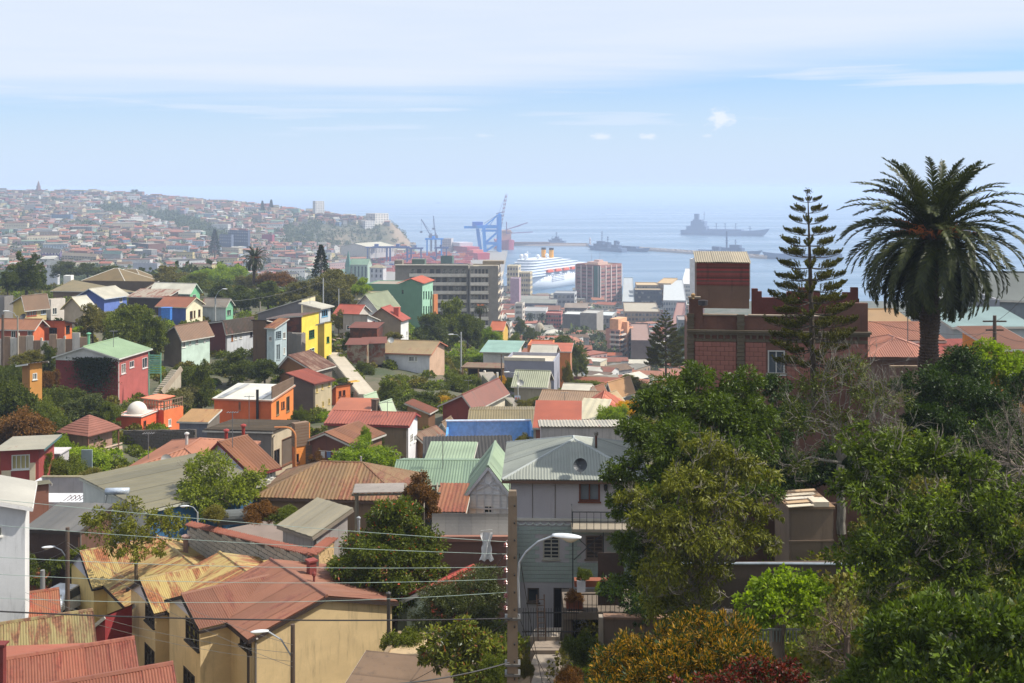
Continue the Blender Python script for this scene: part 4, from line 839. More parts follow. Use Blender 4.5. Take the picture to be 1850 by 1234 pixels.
lg = house('rust-red gabled house with white walls and a row of white windows', 366, 456, 498, 853, 885, 88, 36, pt((196, 202, 216), .25), pt((206, 200, 186), .3), ('gy', 1.9), sh((158, 92, 62), .35, 'x', rust=(120, 56, 40)), ov=.35, pitch=.3, amp=.03, hi=1.0, fascia=(120, 36, 32), ridge=.38,
 wins=[('R', 473, 852, 479, 868, {'n': 2, 'bars': 1}), ('R', 481, 849, 486, 866, {'n': 2, 'bars': 1}), ('R', 488, 846, 492, 862, {'n': 1})], grp=G1)
chimney(lg, -1.2, 1.5, lg['H'] + 1.4, lg['H'] + 2.6, .14, plain((150, 50, 40), .5)); chimney(lg, -1.2, -.3, lg['H'] + 1.4, lg['H'] + 2.5, .14, plain((150, 50, 40), .5))
sa = house('salmon hip-roofed house with plain beige wall and roof dish', 222, 385, 400, 858, 880, 88, 4, pt((172, 160, 138), .3), pt((176, 164, 144), .3), ('hip', 1.15), sh((192, 116, 104), .12, 'y', rust=(170, 80, 70)), ov=.4, pitch=.3, amp=.025, Ld=11, grp=G1, fascia=(120, 80, 70))
chimney(sa, -.5, 0, sa['H'] + .9, sa['H'] + 1.9, .12, plain((190, 186, 180), .4))
dish('grey satellite dish on the salmon hip roof', P(300, 842, 88.5), .5, .42, (150, 146, 140))
sr = house('wide red-roofed house with a white end wall and balcony', 592, 735, 754, 768, 822, 108, 8, pt((140, 120, 92), .7), pt((224, 226, 232), .15), ('gx', .6), sh((186, 84, 78), .25, 'y', rust=(150, 60, 50)), ov=.3, pitch=.3, amp=.03, hi=1.5, fascia=(160, 60, 56), wins=[('R', 741, 784, 746, 800, {'n': 2, 'bars': 2}), ('R', 748, 786, 751, 798, {'n': 1})], grp=G1, ridge=.6)
house('rust brown roofed house with plain reddish walls left of the climber', 560, 636, 690, 803, 850, 100, 26, pt((118, 72, 58), .4), pt((150, 104, 76), .5), ('gy', .8), sh((164, 100, 78), .35, 'x', rust=(134, 70, 54)), ov=.3, pitch=.3, amp=.03, hi=1.3, grp=G1, ridge=.4)
house('pink walled house with a slate blue sheet roof beside the orange tower', 545, 576, 595, 800, 850, 103, 24, pt((206, 140, 130), .2), pt((214, 150, 140), .2), ('shl', .8), sh((122, 138, 142), .15, 'x'), ov=.3, wins=[('F', 573, 809, 579, 825, {'fc': (90, 70, 70)})], grp=G1, pitch=.3, amp=.03)
house('low orange-red roof strip behind the wide red roof', 598, 660, 665, 750, 760, 122, 6, pt((150, 120, 90)), pt((150, 120, 90)), ('shf', .8), sh((206, 104, 80), .15, 'y'), ov=.3, grp=G1, Ld=5)
house('brown roofed terrace with cream window wall right of the white balcony', 745, 770, 802, 800, 825, 112, 26, pt((150, 110, 70), .5), pt((216, 200, 170), .3), ('gy', .8), sh((140, 98, 80), .45, 'x'), ov=.4, pitch=.3, amp=.03, hi=1.1, wins=[('R', 780, 789, 784, 800), ('R', 791, 784, 795, 796)], grp=G1, ridge=.3)
house('white wall and brown gable strip beyond the cream window wall', 786, 812, 826, 782, 800, 122, 14, pt((200, 200, 196), .3), pt((150, 120, 100), .3), ('gy', 1.1), sh((146, 112, 92), .3, 'x'), ov=.3, grp=G1)
house('long tan corrugated warehouse roof with one pale skylight', 850, 1060, 1075, 771, 790, 124, 0, pt((190, 186, 180), .4), pt((160, 196, 206), .3), ('gx', .7), sh((150, 134, 108), .35, 'y', rust=(110, 96, 72)), ov=.4, pitch=.3, amp=.03, hi=2.0, grp=G1, Ld=11)
bl = empty('pool_yard', P(805, 812, 108), math.radians(2)); tag(bl, 'bright blue walled yard with a pink floor below the tan roof', 'yard wall')
MB().box(0, 4.6, -3, 8.4, 4.8, 1.75).build('back_wall', plain((110, 172, 226), .6), bl); MB().box(0, 0, -3, 8.6, .2, .35).build('front_wall', plain((96, 160, 220), .6), bl)
MB().box(0, .203, -3, .2, 4.59, 1.2).build('side_wall', plain((96, 160, 220), .6), bl); MB().box(-.3, .21, -3, 8.4, 4.59, -.25).build('floor', pt((206, 120, 104), .2), bl)
MB().box(8.4, .203, -3, 8.6, 4.79, 1.74).build('side_wall', plain((96, 160, 220), .6), bl)
mb = MB()
for k in range(4): mb.box(.1 + k * 2.7, 4.5, -.2, .3 + k * 2.7, 4.597, 1.74)
mb.build('pilaster', plain((96, 156, 212), .6), bl)
MB().box(-.1, 4.5, 1.753, 8.6, 4.9, 1.87).build('coping', plain((200, 214, 230), .6), bl)
i_ = house('corrugated cabin roof striped in red, white and grey with red edge', 978, 1140, 1150, 778, 800, 98, 0, pt((196, 190, 190), .4, boards=.3, vert=True), pt((180, 180, 180)), ('shb', .3), sh((200, 196, 192), .25, 'y', rust=(196, 84, 70)), ov=.2, pitch=.3, amp=.04, hi=1.0, fascia=(160, 50, 46), grp=G1, Ld=4)
house('terracotta red lean-to roof beside the striped cabin', 968, 1045, 1052, 772, 790, 108, 4, pt((150, 90, 70)), pt((206, 180, 140)), ('shf', 1.3), sh((190, 80, 58), .15, 'y'), ov=.3, grp=G1, Ld=6)
i_ = house('yellow-sided box with a cream slab roof', 1041, 1083, 1099, 757, 785, 118, 14, pt((140, 130, 80), .4), pt((222, 200, 110), .2), ('shf', .9), sh((206, 200, 180), .15, 'y'), ov=.3, grp=G1, pitch=.8, amp=.03)
house('terracotta tiled roof with deep pans behind the yellow-sided box', 1062, 1112, 1122, 752, 785, 128, 8, pt((206, 160, 120)), pt((190, 150, 110)), ('hip', 1.6), pt((196, 110, 84), .3), ov=.4, pitch=.55, amp=.13, hi=1.4, grp=G1, Ld=8)
house('dusty pink broad roof over a pale grey wall', 970, 1075, 1110, 742, 760, 142, 12, pt((170, 168, 172), .25), pt((180, 170, 165), .25), ('gx', 1.4), sh((176, 138, 128), .2, 'y', rust=(150, 110, 100)), ov=.3, pitch=.3, amp=.025, grp=G1, Ld=11)
for (lb, xl, xc, xr, ye, D, a, wc, rc, rh, kd) in (
 ('white low roof left of the grey gable cluster', 1016, 1060, 1066, 716, 158, 10, (206, 204, 200), (214, 212, 208), 1.0, 'gx'),
 ('small red-brown tiled roof in the middle of the cluster', 1062, 1078, 1096, 718, 156, 30, (170, 110, 90), (176, 106, 84), 1.3, 'gy'),
 ('dark grey gable end in the roof cluster', 1055, 1078, 1084, 727, 150, 14, (120, 114, 112), (150, 130, 116), 1.5, 'gy'),
 ('peach gable roof over a grey wall at the right of the cluster', 1094, 1106, 1142, 709, 160, 36, (150, 150, 160), (206, 150, 116), 1.4, 'gy'),
 ('beige-pink low roof between the peach gable and the red-brown one', 1072, 1098, 1124, 732, 152, 30, (190, 160, 140), (196, 164, 142), 1.1, 'gy')):
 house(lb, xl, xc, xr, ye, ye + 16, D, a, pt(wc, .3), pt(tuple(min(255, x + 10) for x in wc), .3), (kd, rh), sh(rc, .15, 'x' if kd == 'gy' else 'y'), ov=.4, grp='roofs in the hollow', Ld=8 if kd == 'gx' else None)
#--- the nearest buildings
gh = house('grey two-tone house with a pale corrugated hip roof, dish and balcony', 922, 1160, 1180, 866, 1178, 58, 1.5, pt((172, 170, 178), .14, var=.04), pt((180, 178, 184), .2), ('hip', 1.25), sh((160, 172, 176), .10, 'y', rust=(150, 130, 110)), Ld=7.6, ov=.42, fascia=(112, 84, 66), pitch=.16, amp=.018, hi=.85,
 wins=[('F', 1046, 869, 1084, 906, {'fc': (112, 62, 42), 'n': 2, 'fr': .09, 'g': pt((120, 130, 140), .4)}), ('F', 981, 968, 1011, 1010, {'fc': (170, 168, 156), 'n': 2, 'bars': 5}), ('F', 1058, 968, 1090, 1010, {'fc': (130, 112, 100), 'n': 2, 'bars': 5, 'g': pt((90, 80, 74), .4)}),
 ('F', 953, 1062, 974, 1088, {'fc': (90, 80, 72), 'n': 1}), ('F', 1000, 1062, 1028, 1165, {'fc': (70, 60, 54), 'n': 1, 'sill': False, 'name': 'doorway', 'g': pt((30, 26, 24), .2)})], grp=G1, slab=pt((168, 176, 176), .2), lm=pt((150, 148, 152), .3))
R_ = gh['root']; fy = -gh['L'] / 2; lw = gh['W'] / 2; Hh = gh['H']
zm = loc(gh, 'F', 1000, 938).z
for px in (920.5, 962, 1003, 1120):
 p = loc(gh, 'F', px, 900); MB().box(p.x - .02, fy - .02, zm, p.x + .02, fy - .002, Hh - .05).build('panel_joint', pt((120, 112, 104), .3), R_)
MB().box(-lw - .03, fy - .1, zm - .06, lw + .02, fy - .003, zm + .06).build('string_course', pt((196, 194, 184), .3), R_)
sc = MB(); x = -lw
while x < lw - .2:
 for k in range(8):
  t0, t1 = math.pi * k / 8, math.pi * (k + 1) / 8
  sc.bar((x + .2 - .2 * math.cos(t0), fy - .035, zm - .14 - .16 * math.sin(t0)), (x + .2 - .2 * math.cos(t1), fy - .035, zm - .14 - .16 * math.sin(t1)), .05, .06, up=(0, 1, 0))
 x += .4
sc.build('scalloped_frieze', pt((190, 200, 198), .3), R_)
bm_ = pt((158, 176, 172), .3, var=.12); bw_, bh_ = .44, .21; zt_ = zm - .36; me_b = {}
hol = [loc(gh, 'F', a, 1000).x for a in (981, 1011, 1058, 1090, 953, 974, 1000, 1028)]
zz_ = [loc(gh, 'F', 1000, y).z for y in (1010, 968, 1010, 968, 1088, 1062, 1165, 1062)]
rs = random.Random(8); j = 0; z = zt_
zlow = loc(gh, 'F', 1000, 1052).z
while z - bh_ > zlow:
 x = -lw + (.22 if j % 2 else 0)
 while x + bw_ < lw:
  ok = True
  for q in range(4):
   if x + bw_ > hol[2 * q] - .06 and x < hol[2 * q + 1] + .06 and z > zz_[2 * q] - .08 and z - bh_ < zz_[2 * q + 1] + .06: ok = False
  if ok:
   if 'b' not in me_b: me_b['b'] = MB().box(0, -.03, 0, bw_ - .022, -.002, bh_ - .02).mesh('block', bm_)
   mesh_obj('block', me_b['b'], None, R_, (x, fy + rs.uniform(-.006, .004), z - bh_))
  x += bw_
 z -= bh_; j += 1
bp = loc(gh, 'F', 1032, 940); bz = bp.z; bx0 = bp.x
MB().box(bx0, fy - 1.5, bz - .16, lw + .6, fy - .12, bz - .02).build('balcony_slab', pt((150, 140, 124), .4), R_)
mb = MB(); mb.box(bx0, fy - 1.5, bz + .85, lw + .6, fy - 1.44, bz + .9)
mb.box(bx0, fy - 1.437, bz + .85, bx0 + .05, fy - .12, bz + .9)
for k in range(16): mb.box(bx0 + .02 + k * .36, fy - 1.49, bz - .02, bx0 + .05 + k * .36, fy - 1.46, bz + .85)
for k in range(3): mb.box(bx0 + .01, fy - 1.1 + k * .4, bz - .02, bx0 + .04, fy - 1.07 + k * .4, bz + .85)
mb.build('railing', plain((70, 72, 72), .5), R_)
for xx in (bx0 + .04, bx0 + 1.6): MB().bar((xx, fy - 1.42, bz - .17), (xx, fy - 1.42, -1), .06).build('balcony_post', plain((50, 56, 58), .5), R_)
MB().bar((bx0 + .1, fy - 1.42, bz - 1.6), (bx0 + 1.5, fy - 1.42, bz - .3), .04).bar((bx0 + .1, fy - 1.42, bz - .3), (bx0 + 1.5, fy - 1.42, bz - 1.6), .04).build('cross_brace', plain((60, 64, 66), .5), R_)
wl = loc(gh, 'F', 1094, 880); MB().lathe([(.03, -.2), (.09, -.12), (.11, .1), (.03, .2)], 8, (wl.x, fy - .12, wl.z)).build('wall_lantern', plain((34, 34, 36), .4), R_)
fl = P(1077, 830, 61); fr_ = empty('flue_pipe', (fl.x, fl.y, fl.z)); tag(fr_, 'tall rusty flue pipe standing on the pale hip roof', 'flue')
MB().tube([(0, 0, -.3), (0, 0, 1.3)], .065, 10).build('pipe', sh((86, 70, 62), .6, 'n', rust=(110, 60, 44)), fr_); MB().lathe([(.07, 1.303), (.12, 1.34), (.12, 1.5), (.05, 1.56)], 10).build('cowl', plain((120, 112, 100), .5), fr_)
dish('dark grey satellite dish at the front eaves of the pale hip roof', P(1049, 856, 57.4), -.25, .36, (54, 58, 62), .45)
tr = empty('porch_terrace', P(1070, 1098, 54.5)); tag(tr, 'raised concrete terrace with iron railing and flower boxes at the grey house', 'terrace')
MB().box(-1.4, -.6, -.35, 3.2, 2.6, 0).box(-1.4, -.4, -4, -1.0, 2.6, -.353).build('slab', pt((120, 108, 96), .5), tr)
mb = MB()
for k in range(20): mb.box(-1.38 + k * .22, -.58, 0, -1.355 + k * .22, -.555, .85)
mb.box(-1.4, -.6, .853, 3.1, -.53, .9).build('railing', plain((60, 50, 44), .5), tr)
MB().box(-.9, -.5, 1.2, 1.2, .0, 1.5).box(-1.3, -.45, .1, -.5, 0, .5).build('planter', pt((150, 84, 60), .4), tr)
MB().box(.3, .3, 0, 1.6, .35, 2.6).build('partition', pt((70, 56, 48), .4), tr)
for (px, py, w, c_, lb) in ((1038, 1075, 30, 'rust', 'red flowering pot plant on the porch terrace'), (1055, 1035, 26, 'mid', 'leafy pot plants on the upper flower shelf'), (1090, 1062, 26, 'lime', 'green pot plant by the porch partition')):
 tree(lb, px, py - 18, py + 16, w, 53.6, 'mound', c_, 3, 'potted_plant', 'pot plant', trunk=False)
tag(MB().box(-.2, -.1, -.3, .2, .1, .25).build('cloth_bag', pt((206, 206, 214), .2), None, loc=P(1050, 1058, 53.4)), 'pale cloth bag among the plants on the porch', 'bag')
ld = empty('ladder', P(979, 1158, 50), .1); tag(ld, 'brown wooden ladder leaning at the alley gate', 'ladder')
for x in (-.17, .17): MB().bar((x, 0, 0), (x, .55, 1.9), .05, .05).build('rail', pt((110, 84, 66), .5), ld)
for k in range(7): MB().bar((-.15, .07 + k * .07, .25 + k * .24), (.15, .07 + k * .07, .25 + k * .24), .03).build('rung', pt((120, 94, 74), .5), ld)
gt = empty('iron_gate', P(945, 1150, 52.5)); tag(gt, 'dark iron gate with spikes across the alley to the grey house', 'gate')
for k in range(22): MB().box(k * .12, 0, 0, k * .12 + .025, .025, 1.35).build('bar', plain((40, 38, 38), .5), gt)
MB().box(-.05, -.01, 1.1, 2.65, .04, 1.15).box(-.05, -.01, .2, 2.65, .04, .25).build('rail', plain((40, 38, 38), .5), gt)
al = empty('alley', (0, 0, 0)); tag(al, 'worn concrete path of slabs leading to the grey house', kind='structure')
for k in range(9):
 D0 = 44.2 + k * 1.15; D1 = D0 + 1.12; zz0 = 93.15 - (D0 - 44) * .02 + (.0 if k < 7 else .2 * (k - 6))
 a0, a1 = (958 - CX) / F * D0, (1010 - CX) / F * D0; b0, b1 = (960 + k - CX) / F * D1, (1016 - CX) / F * D1
 mb = MB(); n = 0; mb.v = [(a0, D0, zz0 - .6), (a1, D0, zz0 - .6), (b1, D1, zz0 - .6), (b0, D1, zz0 - .6), (a0, D0, zz0), (a1, D0, zz0), (b1, D1, zz0), (b0, D1, zz0)]
 mb.f = [(4, 5, 6, 7), (0, 1, 5, 4), (1, 2, 6, 5), (3, 0, 4, 7), (2, 3, 7, 6)]; mb.build('paving_slab', pt([(158, 146, 132), (140, 126, 112)][k % 2], .5), al)
rw = empty('retaining_wall', P(1090, 1118, 44), math.radians(-3)); tag(rw, 'weathered brown rendered garden wall right of the alley', 'wall')
MB().box(0, 0, -4, 4.3, .3, 0).build('wall', pt((118, 98, 84), .7), rw); MB().box(-.18, -.05, -4, .0, .35, .05).build('pier', pt((160, 146, 130), .5), rw); MB().box(.003, -.06, .003, 4.3, .36, .09).build('coping', pt((136, 104, 82), .5), rw)
gr = house('long faded green corrugated roof streaked with rust', 708, 905, 930, 884, 905, 78, 1, pt((70, 78, 76), .4), pt((80, 84, 80), .4), ('gx', .9), sh((128, 164, 144), .22, 'y', rust=(140, 116, 84)), ov=.2, pitch=.2, amp=.025, hi=1.0, fascia=(60, 74, 70), grp=G1, Ld=8.5)
ch = house('white timbered gable house with a mint green roof and small window', 843, 921, 930, 893, 935, 70, 3, pt((232, 234, 238), .2, boards=.2), pt((222, 226, 230), .2, boards=.2), ('gy', 1.75), sh((160, 196, 172), .12, 'x'), ov=.2, Ld=6.5, pitch=.2, amp=.02, hi=1.0, fascia=(206, 208, 214), wins=[('F', 873, 913, 893, 928, {'n': 2, 'bars': 1})], grp=G1, below=2.5)
mb = MB(); fy2 = -ch['L'] / 2 - .03; hw = ch['W'] / 2; hh = ch['H']
for x, zt in ((-.75, 1.0), (-.25, 1.45), (.25, 1.45), (.75, 1.0), (-1.2, .3), (1.2, .3)): mb.box(x - .04, fy2 - .02, .1, x + .04, fy2 + .02, hh + zt - .2)
for s_ in (-1, 1):
 mb.bar((0, fy2, hh + .55), (s_ * .55, fy2, hh + 1.1), .06, .05); mb.bar((0, fy2, hh + .55), (s_ * .8, fy2, hh + .2), .06, .05)
for z in (.55, hh, hh + .6): mb.box(-hw + (z - hh) * hw / 1.75 if z > hh else -hw, fy2 - .03, z - .04, (hw - (z - hh) * hw / 1.75) if z > hh else hw, fy2 + .01, z + .04)
mb.build('timber_framing', pt((214, 216, 222), .15), ch['root'])
house('dark charcoal barn roofs with black edge behind the green roof', 770, 925, 940, 832, 850, 92, -4, pt((50, 46, 44), .3), pt((50, 46, 44), .3), ('shf', .9), sh((62, 58, 56), .2, 'y', rust=(80, 74, 68)), ov=.3, pitch=.3, amp=.03, hi=1.2, fascia=(30, 28, 28), Ld=4.5, grp=G1)
house('flat mint green roof beyond the long green one', 770, 850, 862, 835, 846, 88, 3, pt((100, 120, 110), .3), pt((100, 120, 110), .3), ('shf', .5), sh((150, 182, 158), .15, 'y', rust=(150, 150, 110)), ov=.2, pitch=.25, amp=.02, grp=G1, Ld=4.5)
rh2 = house('broad rust-brown hip roof with a pale left slope', 468, 722, 770, 905, 925, 72, 6, pt((150, 120, 90), .5), pt((140, 110, 84), .5), ('hip', 1.55), sh((158, 118, 84), .5, 'y', rust=(130, 76, 48)), ov=.3, pitch=.25, amp=.02, hi=1.1, fascia=(110, 84, 66), Ld=6.5, grp=G1)
MB().tube([(1.2, .6, 1.2), (1.2, .6, 2.6)], .07, 8).build('vent', plain((150, 146, 140), .4), rh2['root'])
pg = empty('pergola', P(690, 925, 66), math.radians(4)); tag(pg, 'timber pergola with a slatted top over the roof garden', 'pergola')
for x, y in ((-1.55, 0), (1.2, 0), (3.2, .2), (-1.55, 1.6), (1.2, 1.6), (3.2, 1.6)): MB().box(x - .06, y - .06, -1.2, x + .06, y + .06, 1.0).build('post', pt((136, 128, 108), .5), pg)
MB().box(-1.8, -.08, 1.003, 3.5, .02, 1.12).box(-1.8, 1.55, 1.003, 3.5, 1.65, 1.12).build('beam', pt((140, 134, 116), .5), pg)
for k in range(14): MB().box(-1.75 + k * .385, -.25, 1.123, -1.66 + k * .385, 1.85, 1.2).build('slat', pt((134, 126, 110), .5), pg)
MB().box(-1.7, -.2, 1.203, 1.3, 1.8, 1.24).build('reed_mat', pt((140, 132, 126), .4), pg)
MB().box(2.5, -2.4, -.7, 2.56, -.2, .9).build('side_panel', pt((130, 118, 104), .5, boards=.2, vert=True), pg)
tree('reddish climber mounded over the pergola corner', 758, 848, 950, 84, 65.5, 'tall', 'rust', 2, 'climbing_plant', 'climber', trunk=False)
tree('dry grasses and pot plants along the left of the roof garden', 470, 893, 945, 60, 62, 'mound', 'rust', 5, 'potted_plant', 'pot plant', trunk=False)
tree('green shrubs in boxes beside the light grey shed', 512, 905, 945, 58, 62, 'mound', 'mid', 4, 'potted_plant', 'pot plant', trunk=False)
tree('pair of bushy pot plants by the tile-capped parapet', 388, 902, 945, 50, 62.5, 'mound', 'olive', 6, 'potted_plant', 'pot plant', trunk=False)
bwr, bwl, bwa = block_wall('pale block wall running down beside the rusty gables, capped with tiles', 338, 566, 950, 1005, 65, 53.2, 3.1, 22, 13, pt((176, 170, 158), .3, var=.1), below=3.5)
zA = 3.1; sl_ = (P(566, 1005, 53.2).z - P(338, 950, 65).z) / bwl
tm = MB();
for k in range(7):
 t0, t1 = math.pi * k / 7, math.pi * (k + 1) / 7
 tm.quad((-.1 * math.cos(t0), -.22, .07 * math.sin(t0)), (-.085 * math.cos(t1), -.22, .07 * math.sin(t1)), (-.07 * math.cos(t1), .26, .07 * math.sin(t1) + .12), (-.07 * math.cos(t0), .26, .07 * math.sin(t0) + .12))
tm.poly([(-.085 * math.cos(math.pi * k / 7), -.22, .07 * math.sin(math.pi * k / 7)) for k in range(8)])
tme = tm.mesh('cap_tile', pt((150, 84, 62), .5))
k = 0
while k * .24 < bwl:
 mesh_obj('cap_tile', tme, None, bwr, (k * .24 + .05, .05, zA + .06 + sl_ * k * .24), (random.Random(k).uniform(-.05, .05), 0, random.Random(k).uniform(-.06, .06))); k += 1
b2, b2l, b2a = block_wall('ochre rendered side wall of the block workshop with tile capping', 566, 622, 1005, 962, 53.1, 60, 3.2, 12, 13, pt((196, 164, 112), .3), below=3.5, bname='wall_stone')
sl2 = (P(622, 962, 60).z - P(566, 1005, 53.1).z) / b2l; k = 0
while k * .24 < b2l: mesh_obj('cap_tile', tme, None, b2, (k * .24 + .05, .05, 3.26 + sl2 * k * .24)); k += 1
fl_ = empty('roof_terrace', (0, 0, 0)); tag(fl_, 'brown paved roof terrace behind the tile-capped parapet', 'roof terrace')
q = [P(345, 948, 65.2), P(567, 1008, 53.6), P(640, 962, 61), P(560, 915, 70)]; mb = MB(); zf = min(p.z for p in q) - .35
mb.prism([(p.x, p.y) for p in q], zf - 3, zf); mb.build('slab', pt((128, 112, 102), .4), fl_)
ls = house('light grey boarded shed with a pale sheet roof on the roof terrace', 511, 566, 628, 966, 1000, 56.5, 42, pt((170, 162, 156), .25, boards=.35, vert=True), pt((164, 158, 156), .25, boards=.3, vert=True), ('shf', .75), sh((168, 160, 142), .12, 'y'), ov=.22, pitch=.5, amp=.012, hi=.8, fascia=(136, 126, 112), below=1.2, name='garden_shed', cat='shed')
tk = empty('water_butt', P(430, 935, 63), .2); tag(tk, 'blue-grey curved sheet screen lying along the parapet of the roof garden', 'sheet screen')
mb = MB(); mb.tube([(-1.05, 0, .05), (1.05, 0, .05)], .42, 16); mb.build('barrel', sh((110, 118, 128), .1, 'n'), tk)
my = empty('maroon_wall', P(795, 978, 57), 0); tag(my, 'wide maroon rendered wall below a curved sheet metal screen', 'wall')
MB().box(-.5, 0, -4, 3.75, .3, 0).build('wall', pt((120, 84, 74), .2, var=.05), my)
MB().box(-.5, -.12, .003, 3.75, .32, .28).build('coping', pt((150, 104, 88), .2), my)
for k in range(6):
 mb = MB(); x0, x1 = -.45 + k * .69, .24 + k * .69 + .02
 for q in range(6):
  f = lambda t: (.15 + .35 * math.sin(t * 1.5), .29 + 1.0 * t)
  a_, b_ = f(q / 6), f((q + 1) / 6); mb.quad((x0, a_[0], a_[1]), (x1, a_[0], a_[1]), (x1, b_[0], b_[1]), (x0, b_[0], b_[1]))
 mb.build('curved_sheet', sh((150, 150, 160), .1, 'n', rough=.4), my)
cl = MB(); rs = random.Random(2); nx, nz = 8, 14
for j in range(nz + 1):
 t = j / nz; wd = .26 + .14 * abs(t - .42) * 2
 for i in range(nx + 1): u_ = i / nx - .5; cl.v.append((u_ * 2 * wd * (.8 + .1 * math.sin(j)), -.04 * math.sin(i * 2.3 + j * .5) - .05 * math.cos(i * 1.1 + t * 5), -t * 1.42 + .06 * math.sin(i * 1.7) * t))
for j in range(nz):
 for i in range(nx): a_ = j * (nx + 1) + i; cl.f.append((a_, a_ + 1, a_ + nx + 2, a_ + nx + 1))
tag(cl.build('hanging_cloth', pt((226, 228, 234), .15), None, True, P(879, 962, 56.4)), 'white cloth pinned at the waist, hanging on the maroon wall', 'cloth')
tag(MB().bar((-.3, 0, 0), (.3, 0, .05), .03).build('cloth_hanger', pt((200, 200, 196), .2), None, loc=P(879, 959, 56.45)), 'white bar from which the cloth hangs', 'rod')
sr2 = house('rusty tin roof lean-to between the pergola and the white gable house', 786, 838, 845, 925, 945, 68, 4, pt((110, 84, 64), .5), pt((196, 140, 60), .4), ('shf', .7), sh((168, 96, 66), .5, 'y', rust=(140, 74, 50)), ov=.15, pitch=.25, amp=.02, hi=.9, grp=G1, Ld=3.5)
rt2 = house('low house with a bright red pantile roof behind the flowering tree', 735, 780, 800, 1092, 1130, 50, 34, pt((176, 196, 180), .3), pt((196, 206, 190), .3), ('gy', .7), pt((170, 62, 48), .4), ov=.25, pitch=.22, amp=.05, hi=.9, grp=G1, ridge=.9, Ld=3.2)
house('sage green shack wall under the flowering tree', 680, 745, 752, 1070, 1170, 56, 6, pt((120, 134, 116), .5), pt((120, 134, 116), .5), ('shf', .5), sh((190, 110, 80), .3, 'y'), ov=.2, grp=G1, Ld=3)
ol = house('olive sheet-roofed house with a long bright blue side wall', 150, 266, 400, 922, 960, 70, 48, pt((206, 210, 206), .3), pt((46, 112, 164), .3, boards=.25, vert=True), ('shf', .25), sh((136, 130, 104), .25, 'y', rust=(110, 104, 80)), ov=.2, pitch=.8, amp=.015, hi=1.6, grp=G1, fascia=(190, 190, 176), Ld=8.5)
ft = empty('roof_terrace', P(130, 903, 80), math.radians(0)); tag(ft, 'white floored roof terrace behind the olive roof', 'roof terrace')
MB().box(-2.9, -.6, -3, 4.3, 1.8, 0).build('floor', pt((206, 212, 222), .25), ft)
MB().box(-2.9, 1.803, -3, 4.6, 2.0, 1.15).build('parapet', pt((140, 138, 142), .4), ft); MB().box(-3.1, -.6, -3, -2.903, 2.0, 1.1).build('parapet', pt((196, 200, 206), .3), ft)
MB().box(-2.95, 1.75, 1.153, 4.65, 2.05, 1.23).build('coping', pt((150, 140, 110), .4), ft)
sd = empty('solar_water_heater', P(212, 918, 72), math.radians(3)); tag(sd, 'silver solar water heater tank on a steel frame on the olive roof', 'water heater')
MB().tube([(-.75, 0, 1.1), (.75, 0, 1.1)], .22, 18).build('tank', plain((196, 204, 212), .25, .3), sd, True)
for x in (-.7, .7): MB().tube([(x, -.3, .0), (x, -.3, .95)], .025, 6).tube([(x * .9, .0, .9), (x + .35 * (1 if x > 0 else -.9), .8, .0)], .025, 6).tube([(x, -.3, .9), (x, .2, .9)], .02, 6).build('leg', plain((150, 156, 160), .4, .3), sd)
MB().tube([(-.7, .75, .05), (1.0, .75, .05)], .025, 6).build('cross_bar', plain((150, 156, 160), .4, .3), sd)
rl_ = empty('clothes_airer', P(122, 905, 79)); tag(rl_, 'collapsed rusty clothes airer on the white terrace floor', 'airer')
for k in range(5): MB().bar((-.3 + k * .28, 0, 0), (.15 + k * .3, .2, .35), .035).bar((.15 + k * .3, .25, .35), (.1 + k * .33, .4, 0), .035).build('strut', plain((120, 64, 52), .6), rl_)
gl = house('dark grey sheet lean-to roof next to the white house', 46, 142, 166, 960, 990, 66, 6, pt((80, 60, 50), .5), pt((110, 76, 60), .5), ('shf', .35), sh((112, 112, 118), .12, 'y', rust=(140, 130, 120)), ov=.15, pitch=.6, amp=.015, hi=.8, Ld=4.2, grp=G1, fascia=(70, 60, 54))
wh = house('plain white rendered house at the left edge', -90, 45, 58, 912, 1062, 49, -21, pt((206, 210, 216), .4, var=.08), pt((220, 222, 224), .2), ('gy', .6), sh((200, 200, 204), .15, 'x'), ov=.32, fascia=(226, 226, 226), Ld=4, wins=[('F', -3, 952, 3, 968)], grp=G1, below=2.4, ridge=.3)
rc = house('red and cream panelled house with a teal roof edge at the left', -40, 0, 70, 822, 890, 84, 78, pt((160, 70, 60), .3), pt((164, 62, 56), .25), ('shl', .35), sh((176, 172, 160), .3, 'x'), ov=.5, fascia=(70, 108, 110), wins=[('R', 4, 806, 11, 820, {'n': 1}), ('R', 19, 799, 27, 813, {'n': 1}), ('R', 21, 818, 54, 848, {'n': 4, 'g': pt((186, 172, 110), .4)}), ('R', -3, 832, 3, 858, {'n': 1})], grp=G1, Wd=6)
for (a_, b_) in ((3, 20), (54, 64)):
 u0, _ = rc['inv']('R', a_); u1, _ = rc['inv']('R', b_); O_, U_, *_r = rc['faces']['R']
 MB().box(O_.x + .003, O_.y + u0, .2, O_.x + .09, O_.y + u1, rc['H'] - (1.2 if a_ < 10 else .7)).build('cream_panel', pt((214, 196, 164), .25), rc['root'])
house('moss brown sheet canopy in front of the red and cream house', 5, 30, 88, 886, 905, 78, 62, pt((120, 84, 66), .5), pt((150, 96, 76), .5), ('shl', .2), sh((120, 116, 90), .3, 'x', rust=(110, 90, 70)), ov=.2, Wd=1.8, grp=G1)
tag(MB().box(-1.1, -1, 0, 1.1, 1, 1.2).box(-1.25, -1.15, 1.203, 1.25, 1.15, 1.3).build('garden_hut', pt((190, 186, 188), .3), None, loc=P(92, 842, 92)), 'small hut with a white flat roof behind the red and cream house', 'hut')
